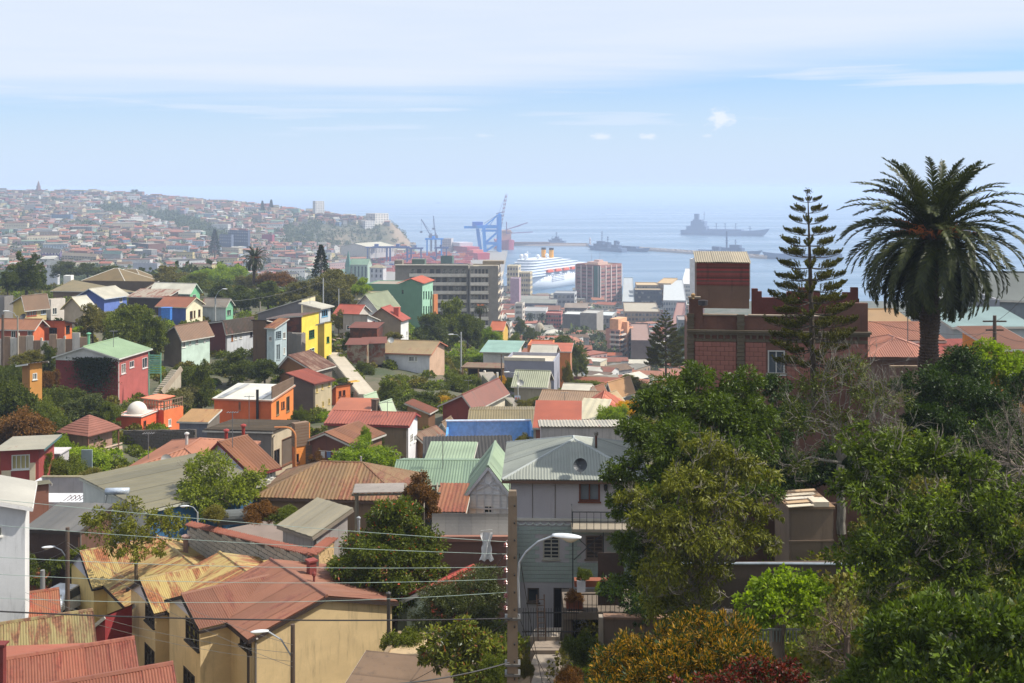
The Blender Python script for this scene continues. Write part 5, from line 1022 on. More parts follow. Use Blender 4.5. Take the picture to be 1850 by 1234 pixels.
tag(MB().box(-.5, -.05, 0, .4, .05, 1.5).build('metal_door_panel', pt((150, 170, 176), .3), None, loc=P(158, 845, 92)), 'pale blue-grey panel standing in the shrubs', 'panel')
CREAM = pt((214, 186, 134), .5, var=.1); CREAM2 = pt((222, 190, 110), .5, var=.1); WHT = pt((190, 186, 196), .25)
def wing(info, xb, wwid, prot, rise, mat, wall, rh, wins=(), tri=None, hi=.8, o=.22, drop=0.0, below=6):
 """a cross-gabled wing on the F side: xb metres from the near corner, wwid wide, standing out by prot"""
 R = info['root']; w2, l2, Hh = info['W'] / 2, info['L'] / 2, info['H'] - drop
 X1 = w2 - xb; X0 = X1 - wwid; Xm = (X0 + X1) / 2; y0 = -l2 - prot; k = rise / (wwid / 2)
 hs = []; wl = []
 ctr, e1, e2 = info['ctr'], info['e1'], info['e2']
 O_ = Vector((X0, y0, 0)); Ow = ctr + e1 * X0 + e2 * y0
 for (x0, ya, x1, yb, opt) in wins:
  r = []
  for px in (x0, x1):
   kk = (px - CX) / F; u_ = (kk * Ow.y - Ow.x) / (e1.x - kk * e1.y); r.append((u_, Ow.y + u_ * e1.y))
  dm = (r[0][1] + r[1][1]) / 2; a_, b_ = sorted((r[0][0], r[1][0])); z1 = H - (ya - HY) / F * dm - info['zb']; z0 = H - (yb - HY) / F * dm - info['zb']
  a_ = max(.1, a_); b_ = min(wwid - .1, b_)
  if b_ - a_ > .1: hs.append((a_, b_, z0, min(Hh - .1, z1))); wl.append(opt)
 wall_mb(O_, (1, 0, 0), wwid, Hh, hs, (0, -1, 0), below=below).build('wall', wall, R)
 for h, opt in zip(hs, wl): window(R, O_, (1, 0, 0), (0, -1, 0), h, pt(opt.get('fc', (60, 52, 46)), .2), opt.get('g', glass((90, 86, 70))), opt.get('n', 3), fr=.06, bars=opt.get('bars', 2))
 MB().quad((X1, y0, -below), (X1, -l2, -below), (X1, -l2, Hh), (X1, y0, Hh)).quad((X0, y0, -below), (X0, -l2, -below), (X0, -l2, Hh), (X0, y0, Hh)).build('wall', wall, R)
 MB().tri((X0, y0 - .01, Hh), (X1, y0 - .01, Hh), (Xm, y0 - .01, Hh + rise)).build('gable', tri or wall, R)
 yv = -l2 + (rise - drop) / rh * l2
 A = (X1 + o, y0 - .15, Hh - k * o); B = (X1 + o, -l2 - .3, Hh - k * o); T0 = (Xm, y0 - .15, Hh + rise); T1 = (Xm, yv, Hh + rise)
 A2 = (X0 - o, -l2 - .3, Hh - k * o); B2 = (X0 - o, y0 - .15, Hh - k * o)
 ro = MB().quad(B2, T0, T1, A2).build('wing_roof', mat, R)
 slope(A, B, T0, T1, .1, .013, max(2, int(3 / hi)), mat, ro, off=.07)
 fb = MB(); fb.bar(Vector(A) - Vector((0, 0, .08)), Vector(T0) - Vector((0, 0, .08)), .04, .15).bar(Vector(B2) - Vector((0, 0, .08)), Vector(T0) - Vector((0, 0, .08)), .04, .15)
 fb.bar(Vector(A) - Vector((-.06, 0, .06)), Vector(B) - Vector((-.06, 0, .06)), .1, .1); fb.build('gutter', pt((48, 38, 34), .2), R)
 MB().tube([Vector(T0) + Vector((0, 0, .05)), Vector(T1) + Vector((0, 0, .04))], .07, 6).build('ridge_cap', mat, R)
BAR = {'fc': (58, 50, 44), 'n': 3, 'bars': 2}
ROWK = dict(pitch=.1, amp=.013, hi=.85, fascia=(58, 44, 38), grp='cream row houses', below=3)
MAR = sh((164, 98, 88), .42, 'y', rust=(128, 72, 58)); GOLD = sh((204, 178, 120), .52, 'y', rust=(152, 92, 56)); MARx = sh((164, 98, 88), .42, 'x', rust=(128, 72, 58)); GOLDx = sh((204, 178, 120), .54, 'x', rust=(152, 92, 56))
u1 = house('nearest cream row house with a maroon corrugated roof and blank end wall', 0, 456, 708, 1150, 1500, 46, 54, CREAM, CREAM, ('gx', .95), MAR, ov=.25, ovg=.15, Wd=5.6, **ROWK,
 wins=[('F', 434, 1122, 456, 1172, BAR)], ridge=.5)
wing(u1, 2.35, 3.9, 1.35, .75, MARx, CREAM, .95, [(336, 1116, 360, 1165, {'n': 3, 'bars': 2, 'g': glass((110, 104, 60))}), (332, 1212, 352, 1260, {'n': 3, 'bars': 2})], WHT)
chimney(u1, -.6, 1.0, u1['H'] + .5, u1['H'] + 1.35, .17, pt((150, 64, 56), .4), square=True); chimney(u1, .7, .5, u1['H'] + .7, u1['H'] + 1.1, .05, pt((140, 60, 52), .4))
MB().tube([(u1['W'] / 2 - .1, -u1['L'] / 2 - .14, -3), (u1['W'] / 2 - .1, -u1['L'] / 2 - .14, u1['H'] - .75), (u1['W'] / 2 + .0, -u1['L'] / 2 - .3, u1['H'] - .2)], .06, 8).build('downpipe', plain((48, 38, 34), .5), u1['root'])
u2 = house('middle cream row house with golden rusted corrugated roof', 0, 351, 560, 1136, 1500, 49.6, 54, CREAM, CREAM, ('gx', 1.1), GOLD, ov=.25, ovg=.12, Wd=5.9, Ld=7.0, **ROWK)
wing(u2, 3.2, 3.7, .7, .9, GOLDx, CREAM, 1.1, [(263, 1083, 286, 1130, {'n': 3, 'bars': 2}), (262, 1172, 286, 1222, {'n': 3, 'bars': 2})], WHT)
chimney(u2, 1.0, .9, u2['H'] + .6, u2['H'] + 1.55, .16, pt((186, 150, 74), .4), square=True)
u3 = house('far cream row house with rust-streaked golden roof and blank end wall', 0, 270, 420, 1128, 1500, 55.3, 54, CREAM2, CREAM2, ('gx', 1.2), GOLD, ov=.25, ovg=.12, Wd=9.7, Ld=7.2, **ROWK)
wing(u3, 7.3, 4.6, .7, 1.2, GOLDx, CREAM2, 1.2, [], WHT)
chimney(u3, -1.5, .5, u3['H'] + .6, u3['H'] + 1.9, .15, plain((150, 120, 108), .5));
RED = sh((176, 92, 80), .5, 'y', rust=(140, 70, 52)); REDy = sh((184, 92, 78), .45, 'x', rust=(150, 66, 54)); MOSS = sh((166, 150, 110), .55, 'y', rust=(130, 86, 58)); RR = sh((182, 104, 78), .55, 'y', rust=(160, 72, 50))
house('near red roof wing with corrugated slope in the lower left corner', 30, 250, 300, 1246, 1500, 34.5, -25, CREAM, CREAM, ('gx', .8), RED, ov=.25, ovg=.1, Ld=4.0, pitch=.085, amp=.012, hi=.8, grp=G3_, fascia=(70, 40, 36), Wd=4.6)
house('broad smooth red main roof in the lower left corner', -160, 190, 240, 1262, 1500, 35.2, -25, CREAM, CREAM, ('gy', .5), REDy, ov=.2, ovg=.1, Wd=7.5, Ld=4.6, pitch=0, grp=G3_, fascia=(70, 40, 36), below=2)
house('mossy corrugated roof wing with rust patches above the red roof', -40, 170, 220, 1170, 1500, 43.5, -25, CREAM, CREAM, ('gx', .75), MOSS, ov=.25, ovg=.1, Ld=3.8, Wd=5.6, pitch=.1, amp=.013, hi=.8, grp=G3_, fascia=(80, 60, 46))
house('rusty red corrugated roof wing farthest down the street', -60, 106, 130, 1116, 1500, 52.5, -25, CREAM, CREAM, ('gx', .75), RR, ov=.25, ovg=.1, Ld=3.4, Wd=5.4, pitch=.1, amp=.013, hi=.8, grp=G3_, fascia=(80, 50, 40))
house('small red roof wing cut by the bottom edge of the photo', 200, 322, 360, 1296, 1500, 31.5, -25, CREAM, CREAM, ('gx', .8), RED, ov=.25, ovg=.1, Ld=3.4, Wd=3.4, pitch=.085, amp=.012, hi=.8, grp=G3_, fascia=(70, 40, 36))
b_ = P(2, 1200, 31); tag(MB().box(-.1, -.1, -.6, .1, .1, .55).box(-.16, -.16, .553, .16, .16, .6).build('chimney_stack', pt((120, 44, 40), .3), None, loc=b_), 'dark red chimney stack at the lower left edge', 'chimney')
st_ = MB(); q = [P(60, 1130, 57), P(170, 1130, 57), P(150, 1060, 70), P(40, 1060, 70)]
for a_ in q: a_.z = 90.92
st_.v = [tuple(a_) for a_ in q] + [(a_.x, a_.y, 90.0) for a_ in q]; st_.f = [(0, 1, 2, 3), (0, 4, 5, 1), (1, 5, 6, 2), (2, 6, 7, 3), (3, 7, 4, 0)]
tag(st_.build('street', pt((120, 114, 108), .5)), 'grey asphalt street between the rows of houses', kind='structure')
car = empty('parked_car', P(119, 1104, 63), math.radians(-14)); tag(car, 'white sedan parked in the street, seen from behind', 'car')
car.location.z = 90.95
WCAR = plain((226, 228, 230), .25); prof = [(-2.05, .35), (-2.1, .75), (-2.0, .92), (-1.5, .98), (-1.0, 1.36), (-.6, 1.44), (.35, 1.42), (1.0, 1.02), (1.8, .88), (2.08, .68), (2.1, .35)]
mb = MB(); k = len(prof)
for s_, w in ((-1, .84), (1, .84)):
 for (y, z) in prof: mb.v.append((s_ * (w if z < 1.0 else .62), y, z))
mb.f = [tuple(range(k))[::-1], tuple(range(k, 2 * k))] + [(i, i + 1, k + i + 1, k + i) for i in range(k - 1)] + [(k - 1, 0, k, 2 * k - 1)]
mb.build('body', WCAR, car)
MB().quad((-.56, -1.53, 1.0), (.56, -1.53, 1.0), (.52, -1.06, 1.33), (-.52, -1.06, 1.33)).build('rear_window', glass((40, 46, 54)), car)
MB().quad((-.56, .98, 1.06), (.56, .98, 1.06), (.52, .42, 1.39), (-.52, .42, 1.39)).build('windscreen', glass((40, 46, 54)), car)
for s_ in (-1, 1):
 MB().poly([(s_ * .85, -1.3, 1.0), (s_ * .85, .8, 1.0), (s_ * .66, .3, 1.36), (s_ * .66, -.9, 1.36)]).build('side_window', glass((36, 40, 46)), car)
 MB().box(s_ * .8 - .12, -2.1, .7, s_ * .8 + .03, -2.03, .86).build('tail_light', plain((150, 24, 22), .3), car)
 for y in (-1.3, 1.3):
  wv = MB(); n = 16; wv.v = [(s_ * .72, y + .31 * math.cos(t), .31 + .31 * math.sin(t)) for t in [2 * math.pi * i / n for i in range(n)]] + [(s_ * .89, y + .31 * math.cos(t), .31 + .31 * math.sin(t)) for t in [2 * math.pi * i / n for i in range(n)]]
  wv.f = [tuple(range(n)), tuple(range(n, 2 * n))] + [(i, (i + 1) % n, n + (i + 1) % n, n + i) for i in range(n)]; wh_ = wv.build('wheel', plain((28, 28, 30), .8), car)
  MB().lathe([(.01, 0), (.19, 0), (.17, .02), (.01, .03)], 12).build('rim', plain((170, 172, 176), .3, .6), wh_, loc=None).matrix_basis = Matrix.Translation((s_ * .895, y, .31)) @ Matrix.Rotation(s_ * math.pi / 2, 4, 'Y')
MB().box(-.26, -2.125, .5, .26, -2.105, .62).build('number_plate', plain((210, 210, 200), .5), car)
tag(MB().box(-1.2, -.8, -1, 1.3, 1.4, 1.8).quad((-1.4, -1, 1.6), (1.5, -1, 1.6), (1.5, 1.6, 2.3), (-1.4, 1.6, 2.3)).build('red_tiled_porch', sh((170, 84, 70), .3, 'y', ribs=.25), None, loc=(P(52, 1082, 66.0))), 'red tiled porch roof behind the street corner', 'porch')
house('red curved awning beside the far cream row house', 172, 190, 196, 1148, 1170, 52.5, 30, pt((150, 40, 44), .2), pt((150, 40, 44), .2), ('shl', .9), sh((150, 40, 46), .1, 'x'), ov=.1, Ld=1.6, Wd=1.2, grp=G3_, name='awning', cat='awning', below=.1)
house('flat cream paved roof edge beside the blank end wall', 690, 770, 790, 1188, 1300, 46, 10, pt((150, 128, 100), .4), pt((150, 128, 100), .4), ('flat', .1), pt((190, 164, 124), .3), grp=G3_, Ld=2.5, below=2, name='low_roof', cat='roof')
house('brown plank roof at the bottom edge near the concrete pole', 640, 840, 860, 1262, 1400, 38, 14, pt((110, 86, 66), .5), pt((110, 86, 66), .5), ('shf', .3), pt((122, 98, 76), .5, boards=.25), grp=G3_, Ld=1.7, below=2)
fe = empty('metal_fence', P(697, 1218, 45.4), math.radians(11)); tag(fe, 'low black spiked metal fence on the flat roof edge', 'fence')
for k in range(26): MB().box(k * .09, 0, 0, k * .09 + .02, .02, .46).build('bar', plain((34, 32, 32), .5), fe)
for z in (.05, .2, .35): MB().box(0, .021, z, 2.3, .035, z + .07).build('rail', plain((34, 32, 32), .5), fe)
tag(MB().tube([(0, 0, -2.6), (0, 0, 0)], .08, 10).lathe([(.08, .003), (.11, .03), (.11, .12), (.02, .18)], 10).build('flue_pipe', plain((60, 56, 54), .5), None, loc=P(702, 1076, 47.5)), 'dark flue pipe rising beside the blank end wall', 'flue')
tag(MB().tube([(0, 0, -1.6), (0, 0, 0)], .08, 10).lathe([(.08, .003), (.11, .03), (.11, .1), (.02, .16)], 10).build('flue_pipe', plain((150, 154, 156), .4), None, loc=P(648, 938, 60)), 'pale grey flue pipe beside the roof garden trellis', 'flue')
#--- big brick house on the right with the water tank box
D0 = 57.0
BRK = pt((124, 84, 70), .5, var=.2); DKB = pt((110, 74, 60), .55, var=.2); STONE = pt((104, 92, 74), .5)
bb = house('old dark brick mansion with stepped parapets and cornice behind the norfolk pine', 1245, 1568, 1600, 604, 960, D0, 7, BRK, DKB, ('flat', .2), pt((96, 82, 74), .4), Ld=7.5, wins=[('F', 1387, 633, 1418, 676, {'fc': (190, 190, 186), 'n': 2, 'g': pt((90, 100, 110), .5)})], below=6, name='brick_mansion', lm=DKB)
R_ = bb['root']; w2, l2, hh = bb['W'] / 2, bb['L'] / 2, bb['H']; mpx = D0 / F
def BX(px): return loc(bb, 'F', px, 600).x
def BZ(py): return H - (py - HY) / F * D0 - bb['zb']
fy = -l2
MB().box(-w2 - .12, fy - .22, hh - .0, w2 + .15, fy + .4, hh + .12).box(-w2 - .06, fy - .14, hh - .13, w2 + .08, fy + .3, hh - .003).build('cornice', STONE, R_)
me = MB().box(0, -.12, 0, .1, -.003, .22).mesh('bracket', STONE)
for k in range(int(2 * w2 / .34)): mesh_obj('bracket', me, None, R_, (-w2 + .06 + k * .34, fy, hh - .36))
mb = MB(); zt = hh + .12
mb.box(-w2, fy + .05, zt + .003, w2, fy + .3, zt + .98 - .25)
for (a_, b_, z1) in ((-w2, BX(1262), BZ(541)), (BX(1262), BX(1270), BZ(556)), (BX(1500), BX(1510), BZ(566)), (BX(1510), BX(1524), BZ(556)), (BX(1524), w2 + .0, BZ(548))): mb.box(a_, fy + .0, zt + .004, b_, fy + .35, z1)
mb.build('parapet', DKB, R_)
MB().box(-w2 - .04, fy - .04, BZ(543), BX(1266), fy + .4, BZ(540)).box(BX(1270), fy - .04, zt + .735, BX(1335) - .02, fy + .34, zt + .8).box(BX(1352), fy - .04, zt + .735, BX(1500), fy + .34, zt + .8).build('coping', pt((150, 134, 116), .5), R_)
mb = MB(); ry = l2 - .4; sc_ = (D0 + bb['L']) / D0
def BX2(px): return loc(bb, 'B', px, 540).x
def BZ2(py): return H - (py - HY) / F * (D0 + bb['L']) - bb['zb']
mb.box(BX2(1357), ry, zt, BX2(1550), ry + .25, BZ2(538))
for (a_, b_, y) in ((1357, 1368, 522), (1368, 1375, 527), (1520, 1535, 527), (1535, 1548, 518), (1420, 1440, 527), (1440, 1462, 519), (1462, 1480, 527)): mb.box(BX2(a_), ry - .02, zt, BX2(b_), ry + .27, BZ2(y))
mb.build('back_parapet', pt((112, 58, 48), .5), R_)
for (a_, b_) in ((1241, 1254), (1331, 1345)):
 z = -3.5; k = 0
 while z < BZ(566) - .2:
  x0, x1 = BX(a_), BX(b_); MB().box(x0 + (.02 if k % 2 else 0), fy - .1, z, x1 - (.02 if k % 2 else 0), fy - .002 if a_ > 1300 else fy + .3, z + .185).build('stone', STONE, R_); z += .2; k += 1
blk = {}; rs = random.Random(12)
BLKM = pt((166, 106, 92), .5, var=.3); bw_, bh_ = .44, .24
for (a_, b_, y0_, y1_) in ((1255, 1330, 622, 720), (1346, 1384, 622, 720), (1384, 1421, 680, 720), (1421, 1566, 622, 690)):
 x0, x1 = BX(a_) + .02, BX(b_) - .02; z = BZ(y0_); j = 0
 while z - bh_ > BZ(y1_):
  x = x0 - (bw_ / 2 if j % 2 else 0)
  while x < x1 - .05:
   xa, xb = max(x, x0), min(x + bw_ - .018, x1)
   if xb - xa > .08:
    key = round(xb - xa, 2)
    if key not in blk: blk[key] = MB().box(0, -.03, 0, key, -.002, bh_ - .018).mesh('brick', BLKM)
    mesh_obj('brick', blk[key], None, R_, (xa, fy + rs.uniform(-.01, .003), z - bh_))
   x += bw_
  z -= bh_; j += 1
MB().box(-w2, fy - .05, BZ(621), w2, fy - .003, BZ(616)).build('string_course', STONE, R_)
MB().box(BX(1383), fy - .08, BZ(681), BX(1422), fy - .001, BZ(677)).build('window_ledge', pt((150, 140, 126), .4), R_)
tkx0, tkx1 = BX(1260), BX(1355); ty0 = fy + .6; tz = BZ(547) ; ttop = BZ(480)
tb = empty('tank_room', bb['ctr'] + bb['e1'] * ((tkx0 + tkx1) / 2) + bb['e2'] * ty0 + Vector((0, 0, tz + .15)), -math.radians(7)); tag(tb, 'red-boarded rooftop tank room with a pale corrugated lean-to roof', 'tank room')
tw2 = (tkx1 - tkx0) / 2 * 1.01; th = ttop - tz - .1
MB().box(-tw2, 0, -.6, tw2, 2.4, th).build('wall', pt((120, 92, 76), .4), tb)
z = .62; k = 0
while z < th - .02:
 hb = rs.uniform(.075, .13); o_ = rs.uniform(-.01, .01)
 bxm = MB().box(-tw2 - .01, -.035 + o_, z, tw2 * 1.005, -.003, min(th, z + hb - .008)); bxm.build('board', pt([(128, 66, 58), (150, 70, 64), (112, 76, 66), (168, 62, 60), (104, 62, 54)][k % 5], .55), tb); z += hb; k += 1
MB().box(tw2 + .003, -.03, -.1, tw2 + .05, .04, th).build('corner_board', pt((190, 186, 180), .2), tb)
sr_ = MB().quad((-tw2 - .08, -.12, th - .02), (tw2 + .08, -.12, th - .02), (tw2 + .08, 2.5, th + .4), (-tw2 - .08, 2.5, th + .4)).build('roof', sh((196, 184, 166), .1, 'y'), tb)
slope((-tw2 - .08, -.12, th), (tw2 + .08, -.12, th), (-tw2 - .08, 2.5, th + .42), (tw2 + .08, 2.5, th + .42), .12, .02, 3, sh((196, 184, 166), .1, 'y'), sr_, off=.04)
MB().tri((tw2, 0, th), (tw2, 2.4, th), (tw2, 2.4, th + .36)).tri((-tw2, 0, th), (-tw2, 2.4, th), (-tw2, 2.4, th + .36)).build('gable', pt((120, 92, 76), .4), tb)
tag(MB().lathe([(.02, 0), (.24, .05), (.26, .3), (.02, .34)], 14).build('round_tank', plain((60, 56, 58), .5), None, loc=P(1270, 553, 57.6)), 'dark round drum on the parapet beside the tank room', 'drum')
tag(MB().lathe([(.07, 0), (.05, .08), (.1, .13), (.12, .24), (.02, .3)], 12).build('urn', pt((176, 140, 90), .3), None, loc=P(1252, 540, 57.1)), 'small ochre urn on the mansion parapet corner', 'urn')
fg = MB();
for k, c_ in enumerate(((176, 60, 54), (200, 200, 200), (60, 150, 96))):
 MB_f = MB().box(-.16 + k * .11, 0, -.1 + k * .05, -.05 + k * .11, .02, .12 + k * .04)
 o_ = MB_f.build('cloth' if k == 0 else 'stripe', plain(c_, .8), None if k == 0 else fg_o)
 if k == 0: fg_o = o_; o_.location = P(1446, 538, 57.5); tag(o_, 'small red, white and green cloth pegged on the mansion parapet', 'cloth')
house('pink corrugated hip roof between the mansion and the palm', 1572, 1700, 1715, 646, 680, 74, 2, pt((130, 96, 86), .4), pt((130, 96, 86), .4), ('hip', .95), sh((196, 116, 116), .12, 'y', rust=(170, 90, 84)), ov=.3, pitch=.16, amp=.02, hi=1.0, Ld=6, grp=G2, fascia=(110, 80, 70))
house('red-brown roof with white skylight strips behind the pink roof', 1560, 1700, 1800, 614, 640, 84, 0, pt((150, 110, 96), .4), pt((150, 110, 96), .4), ('gx', .8), sh((176, 100, 84), .25, 'y'), ov=.3, pitch=.2, amp=.02, hi=1.2, Ld=8, Wd=9, grp=G2)
house('tan sandy roof strip left of the palm trunk', 1560, 1640, 1650, 580, 620, 100, 0, pt((150, 130, 110), .4), pt((150, 130, 110), .4), ('gx', .6), sh((176, 136, 104), .2, 'y'), ov=.3, Ld=8, Wd=9, grp=G2)
gwl = house('large grey blank warehouse wall behind the palm', 1690, 1806, 1850, 541, 640, 98, 8, pt((150, 152, 162), .2), pt((160, 162, 170), .2), ('flat', .3), sh((160, 168, 178), .15, 'x'), ov=.3, Ld=10, grp=G2)
house('white-edged low red roofs right of the palm trunk', 1690, 1800, 1900, 650, 680, 80, -6, pt((120, 90, 80), .4), pt((120, 90, 80), .4), ('shf', .7), sh((190, 70, 72), .15, 'y'), ov=.3, pitch=.2, amp=.02, hi=1.2, Wd=9, Ld=5, grp=G2, fascia=(210, 206, 200))
house('orange plank house at the right edge', 1800, 1870, 1900, 628, 690, 78, -4, pt((222, 150, 50), .3, boards=.3, vert=True), pt((222, 150, 50), .3), ('shf', .8), sh((150, 90, 76), .3, 'y'), ov=.35, Ld=5, grp=G2, pitch=.2, amp=.02)
house('pale blue sheet roof house at the right edge', 1760, 1860, 1900, 588, 620, 92, -4, pt((170, 180, 186), .3), pt((170, 180, 186), .3), ('shf', .9), sh((150, 190, 206), .2, 'y', rust=(190, 190, 190)), ov=.35, Ld=5, Wd=6.5, grp=G2, pitch=.25, amp=.02)
house('slate grey steep roof at the right edge below the terracotta strip', 1800, 1900, 1950, 540, 590, 104, 20, pt((120, 130, 140), .3), pt((120, 130, 140), .3), ('gx', 2.2), sh((120, 132, 142), .15, 'y', rust=(150, 110, 90)), ov=.35, Ld=6, Wd=7, grp=G2)
bal = empty('balustrade', P(1615, 680, 66)); tag(bal, 'old stone balustrade with pale balusters below the pink roof', 'balustrade')
MB().box(-.2, 0, .5, 3.4, .25, .62).box(-.2, 0, -1.8, 3.4, .25, 0).build('rail', pt((160, 136, 110), .5), bal)
for k in range(9): MB().lathe([(.05, .003), (.11, .1), (.05, .3), (.09, .42), (.06, .497)], 8, (.1 + k * .38, .12, 0)).build('baluster', pt((170, 150, 124), .4), bal)
gs = empty('concrete_shed', P(1463, 1015, 44), math.radians(3)); tag(gs, 'tall weathered concrete shed with loose planks on its roof', 'shed')
MB().box(-.82, 0, -4, .95, 2.0, 2.1).build('wall', pt((128, 108, 90), .75), gs); MB().box(-.88, -.08, 2.103, 1.0, 2.1, 2.2).build('roof', pt((150, 120, 90), .5), gs)
MB().box(-.86, -.05, .78, .97, -.003, .86).box(-.84, -.05, -.5, -.76, -.003, .777).build('rib', pt((110, 92, 76), .6), gs)
for k in range(5): MB().bar((-.95 + k * .1, -.15 + k * .45, 2.26 + .02 * k), (.1 + k * .16, -.1 + k * .42, 2.3 + .03 * k), .3, .03).build('loose_plank', pt([(214, 200, 176), (190, 160, 124), (206, 196, 180)][k % 3], .4), gs)
MB().box(.1, -.1, 2.205, .75, .6, 2.4).build('sheet', pt((206, 190, 168), .3), gs)
wl2 = empty('terrace_wall', P(1300, 1020, 41), math.radians(2)); tag(wl2, 'long dark terrace wall with a pale pipe along its top', 'wall')
MB().box(-1.5, 0, -4, 5.5, .3, 0).build('wall', pt((92, 78, 70), .6), wl2); MB().tube([(-1.5, -.08, .08), (1.5, -.08, .05), (5.4, -.08, -.02)], .05, 8).build('pipe', plain((150, 160, 170), .4), wl2)
tag(MB().box(-2.2, 0, -3, 2.6, .3, 1.5).build('terrace_wall', pt((110, 80, 66), .6)), 'dusky brown wall under the trees left of the concrete shed', 'wall'); bpy.data.objects['terrace_wall.001'].location = P(1420, 975, 47)
gd = empty('garden_fence', P(1360, 1160, 30), 0); tag(gd, 'pale picket railing in the shaded garden under the vine', 'fence')
for k in range(14): MB().box(k * .09, 0, 0, k * .09 + .03, .03, .34).build('picket', pt((120, 130, 130), .3), gd)
MB().box(-.05, .031, .3, 1.3, .06, .35).build('rail', pt((150, 156, 150), .3), gd)
for (px, w) in ((1321, .1), (1405, .13)): MB().box((px - 1360) / F * 30 - w, .1, -1.2, (px - 1360) / F * 30 + w, .4, .75).build('gate_post', pt((130, 116, 104), .4), gd)
for (px, py, D_, w, h) in ((1440, 1200, 27, 2.0, .4), (1500, 1225, 25, 1.6, .4)):
 pass
#--- city on the flat by the bay
GC = 'city buildings by the bay'
def shared(parent, name, me, spots, rot=None):
 for p in spots: mesh_obj(name, me, None, parent, p, rot)
def bands(info, fc, floors, bays, z0, z1, win=(60, 66, 74), wfrac=.72, hfrac=.5, slab=None, slab_out=.0, railc=None, u0=.0, u1=1.0, frame=None):
 """storeys of windows on one face, each window a piece, optional balconies"""
 O_, U_, Wf, N_, m = info['faces'][fc]; fh = (z1 - z0) / floors; bw = Wf * (u1 - u0) / bays; ww = bw * wfrac; hh = fh * hfrac
 ang = math.atan2(U_.y, U_.x); w = MB().box(-ww / 2, -.12, 0, ww / 2, -.003, hh); wm = w.mesh('window', glass(win, .2))
 fr = None
 for j in range(floors):
  for i in range(bays):
   u_ = Wf * u0 + bw * (i + .5); p = O_ + U_ * u_ + Vector((0, 0, z0 + fh * j + (fh - hh) * .6)); o = mesh_obj('window', wm, None, info['root'], p, (0, 0, ang))
  if slab is not None:
   if j == 0: sm = MB().box(0, -slab_out - .12, -.15, Wf * (u1 - u0), -.003, .12).box(0, -slab_out - .12, .123, Wf * (u1 - u0), -slab_out - .02, fh * .34).mesh('balcony', slab)
   mesh_obj('balcony', sm, None, info['root'], O_ + U_ * (Wf * u0) + Vector((0, 0, z0 + fh * j)), (0, 0, ang))
CONC = pt((140, 134, 126), .35); CONC2 = pt((214, 206, 194), .3)
fb_ = house('long grey concrete block of flats with rows of balconies, left wing', 714, 846, 850, 480, 640, 424, 3, CONC, CONC, ('flat', .6), pt((150, 142, 130), .3), Ld=12, grp=GC, name='block_of_flats', cat='apartment block', lm=pt((120, 114, 108), .3))
bands(fb_, 'F', 10, 9, .2, fb_['H'] - .8, (62, 60, 60), .66, .55, CONC2, 1.2, u0=.2, u1=.98)
MB().box(-fb_['W'] / 2, -fb_['L'] / 2 - 1.4, fb_['H'] + .003, fb_['W'] / 2, -fb_['L'] / 2 + .3, fb_['H'] + .4).build('cornice', pt((190, 182, 168), .3), fb_['root'])
fc_ = house('long grey concrete block of flats with rows of balconies, taller right wing with bright end', 849, 900, 921, 481, 640, 416, 3, CONC, pt((190, 180, 166), .3), ('flat', .6), pt((170, 160, 140), .3), grp=GC, name='block_of_flats', cat='apartment block', Ld=14, lm=CONC)  # end wall paler than the front concrete: its sunlight is painted into the colour
bands(fc_, 'F', 10, 5, .2, fc_['H'] - .6, (62, 60, 60), .66, .55, CONC2, 1.2, u0=.03, u1=.66)
bands(fc_, 'R', 10, 4, .2, fc_['H'] - .6, (70, 66, 60), .6, .5, CONC2, 1.0)
for (x, y, w_, h_, c_) in ((-6, 2, 5, 2.5, (96, 116, 104)), (3, 1, 8, 1.2, (150, 134, 110)), (-14, 3, 3, 2, (140, 130, 118))):
 MB().box(x - w_ / 2, y - 2, 0, x + w_ / 2, y + 3, h_).build('roof_hut', pt(c_, .3), fb_['root'] if x < 0 else fc_['root']).location = (0, 0, fb_['H'] - .5)
tb_ = house('pink and white tower block with a dark green glass corner', 1040, 1084, 1123, 479, 590, 985, 42, pt((140, 92, 92), .2), pt((168, 112, 106), .2), ('flat', 1.0), pt((200, 186, 150), .3), grp=GC, name='tower_block', cat='tower block')  # left face darker, right face lighter pink: shade and sun mixed into the paint
bands(tb_, 'F', 16, 3, .3, tb_['H'] - 2, (64, 46, 50), .85, .42, u0=.04, u1=.7); bands(tb_, 'R', 16, 4, .3, tb_['H'] - 2, (80, 56, 58), .82, .42)
w2, l2, hh = tb_['W'] / 2, tb_['L'] / 2, tb_['H']
for k in range(5): MB().box(-w2 + k * 2 * w2 * .235 - .4, -l2 - .5, -4, -w2 + k * 2 * w2 * .235 + .4, -l2 - .13, hh - 1).build('rib', pt((214, 202, 204), .15), tb_['root'])
for k in range(5): MB().box(w2 + .13, -l2 + k * 2 * l2 * .245, -4, w2 + .5, -l2 + k * 2 * l2 * .245 + .9, hh - 1).build('rib', pt((224, 212, 212), .15), tb_['root'])  # paler than the left-face ribs, sunlight put into their colour
MB().box(-w2 + 2 * w2 * .76, -l2 - .45, -4, w2 - .2, -l2 - .01, hh - 1).build('glass_strip', plain((24, 84, 70), .75), tb_['root'])
MB().box(-w2 * .5, -l2 * .5, hh - 1, w2 * .4, l2 * .4, hh + 1.8).box(-w2 * .2, -l2 * .2, hh + 1.803, w2 * .2, l2 * .2, hh + 3.4).build('roof_hut', pt((206, 170, 160), .2), tb_['root'])
MB().tube([(-w2 * .6, 0, hh), (-w2 * .6, 0, hh + 9)], .12, 4).tube([(w2 * .1, 0, hh + 3), (w2 * .1, 0, hh + 11)], .12, 4).build('mast', plain((150, 150, 150)), tb_['root'])
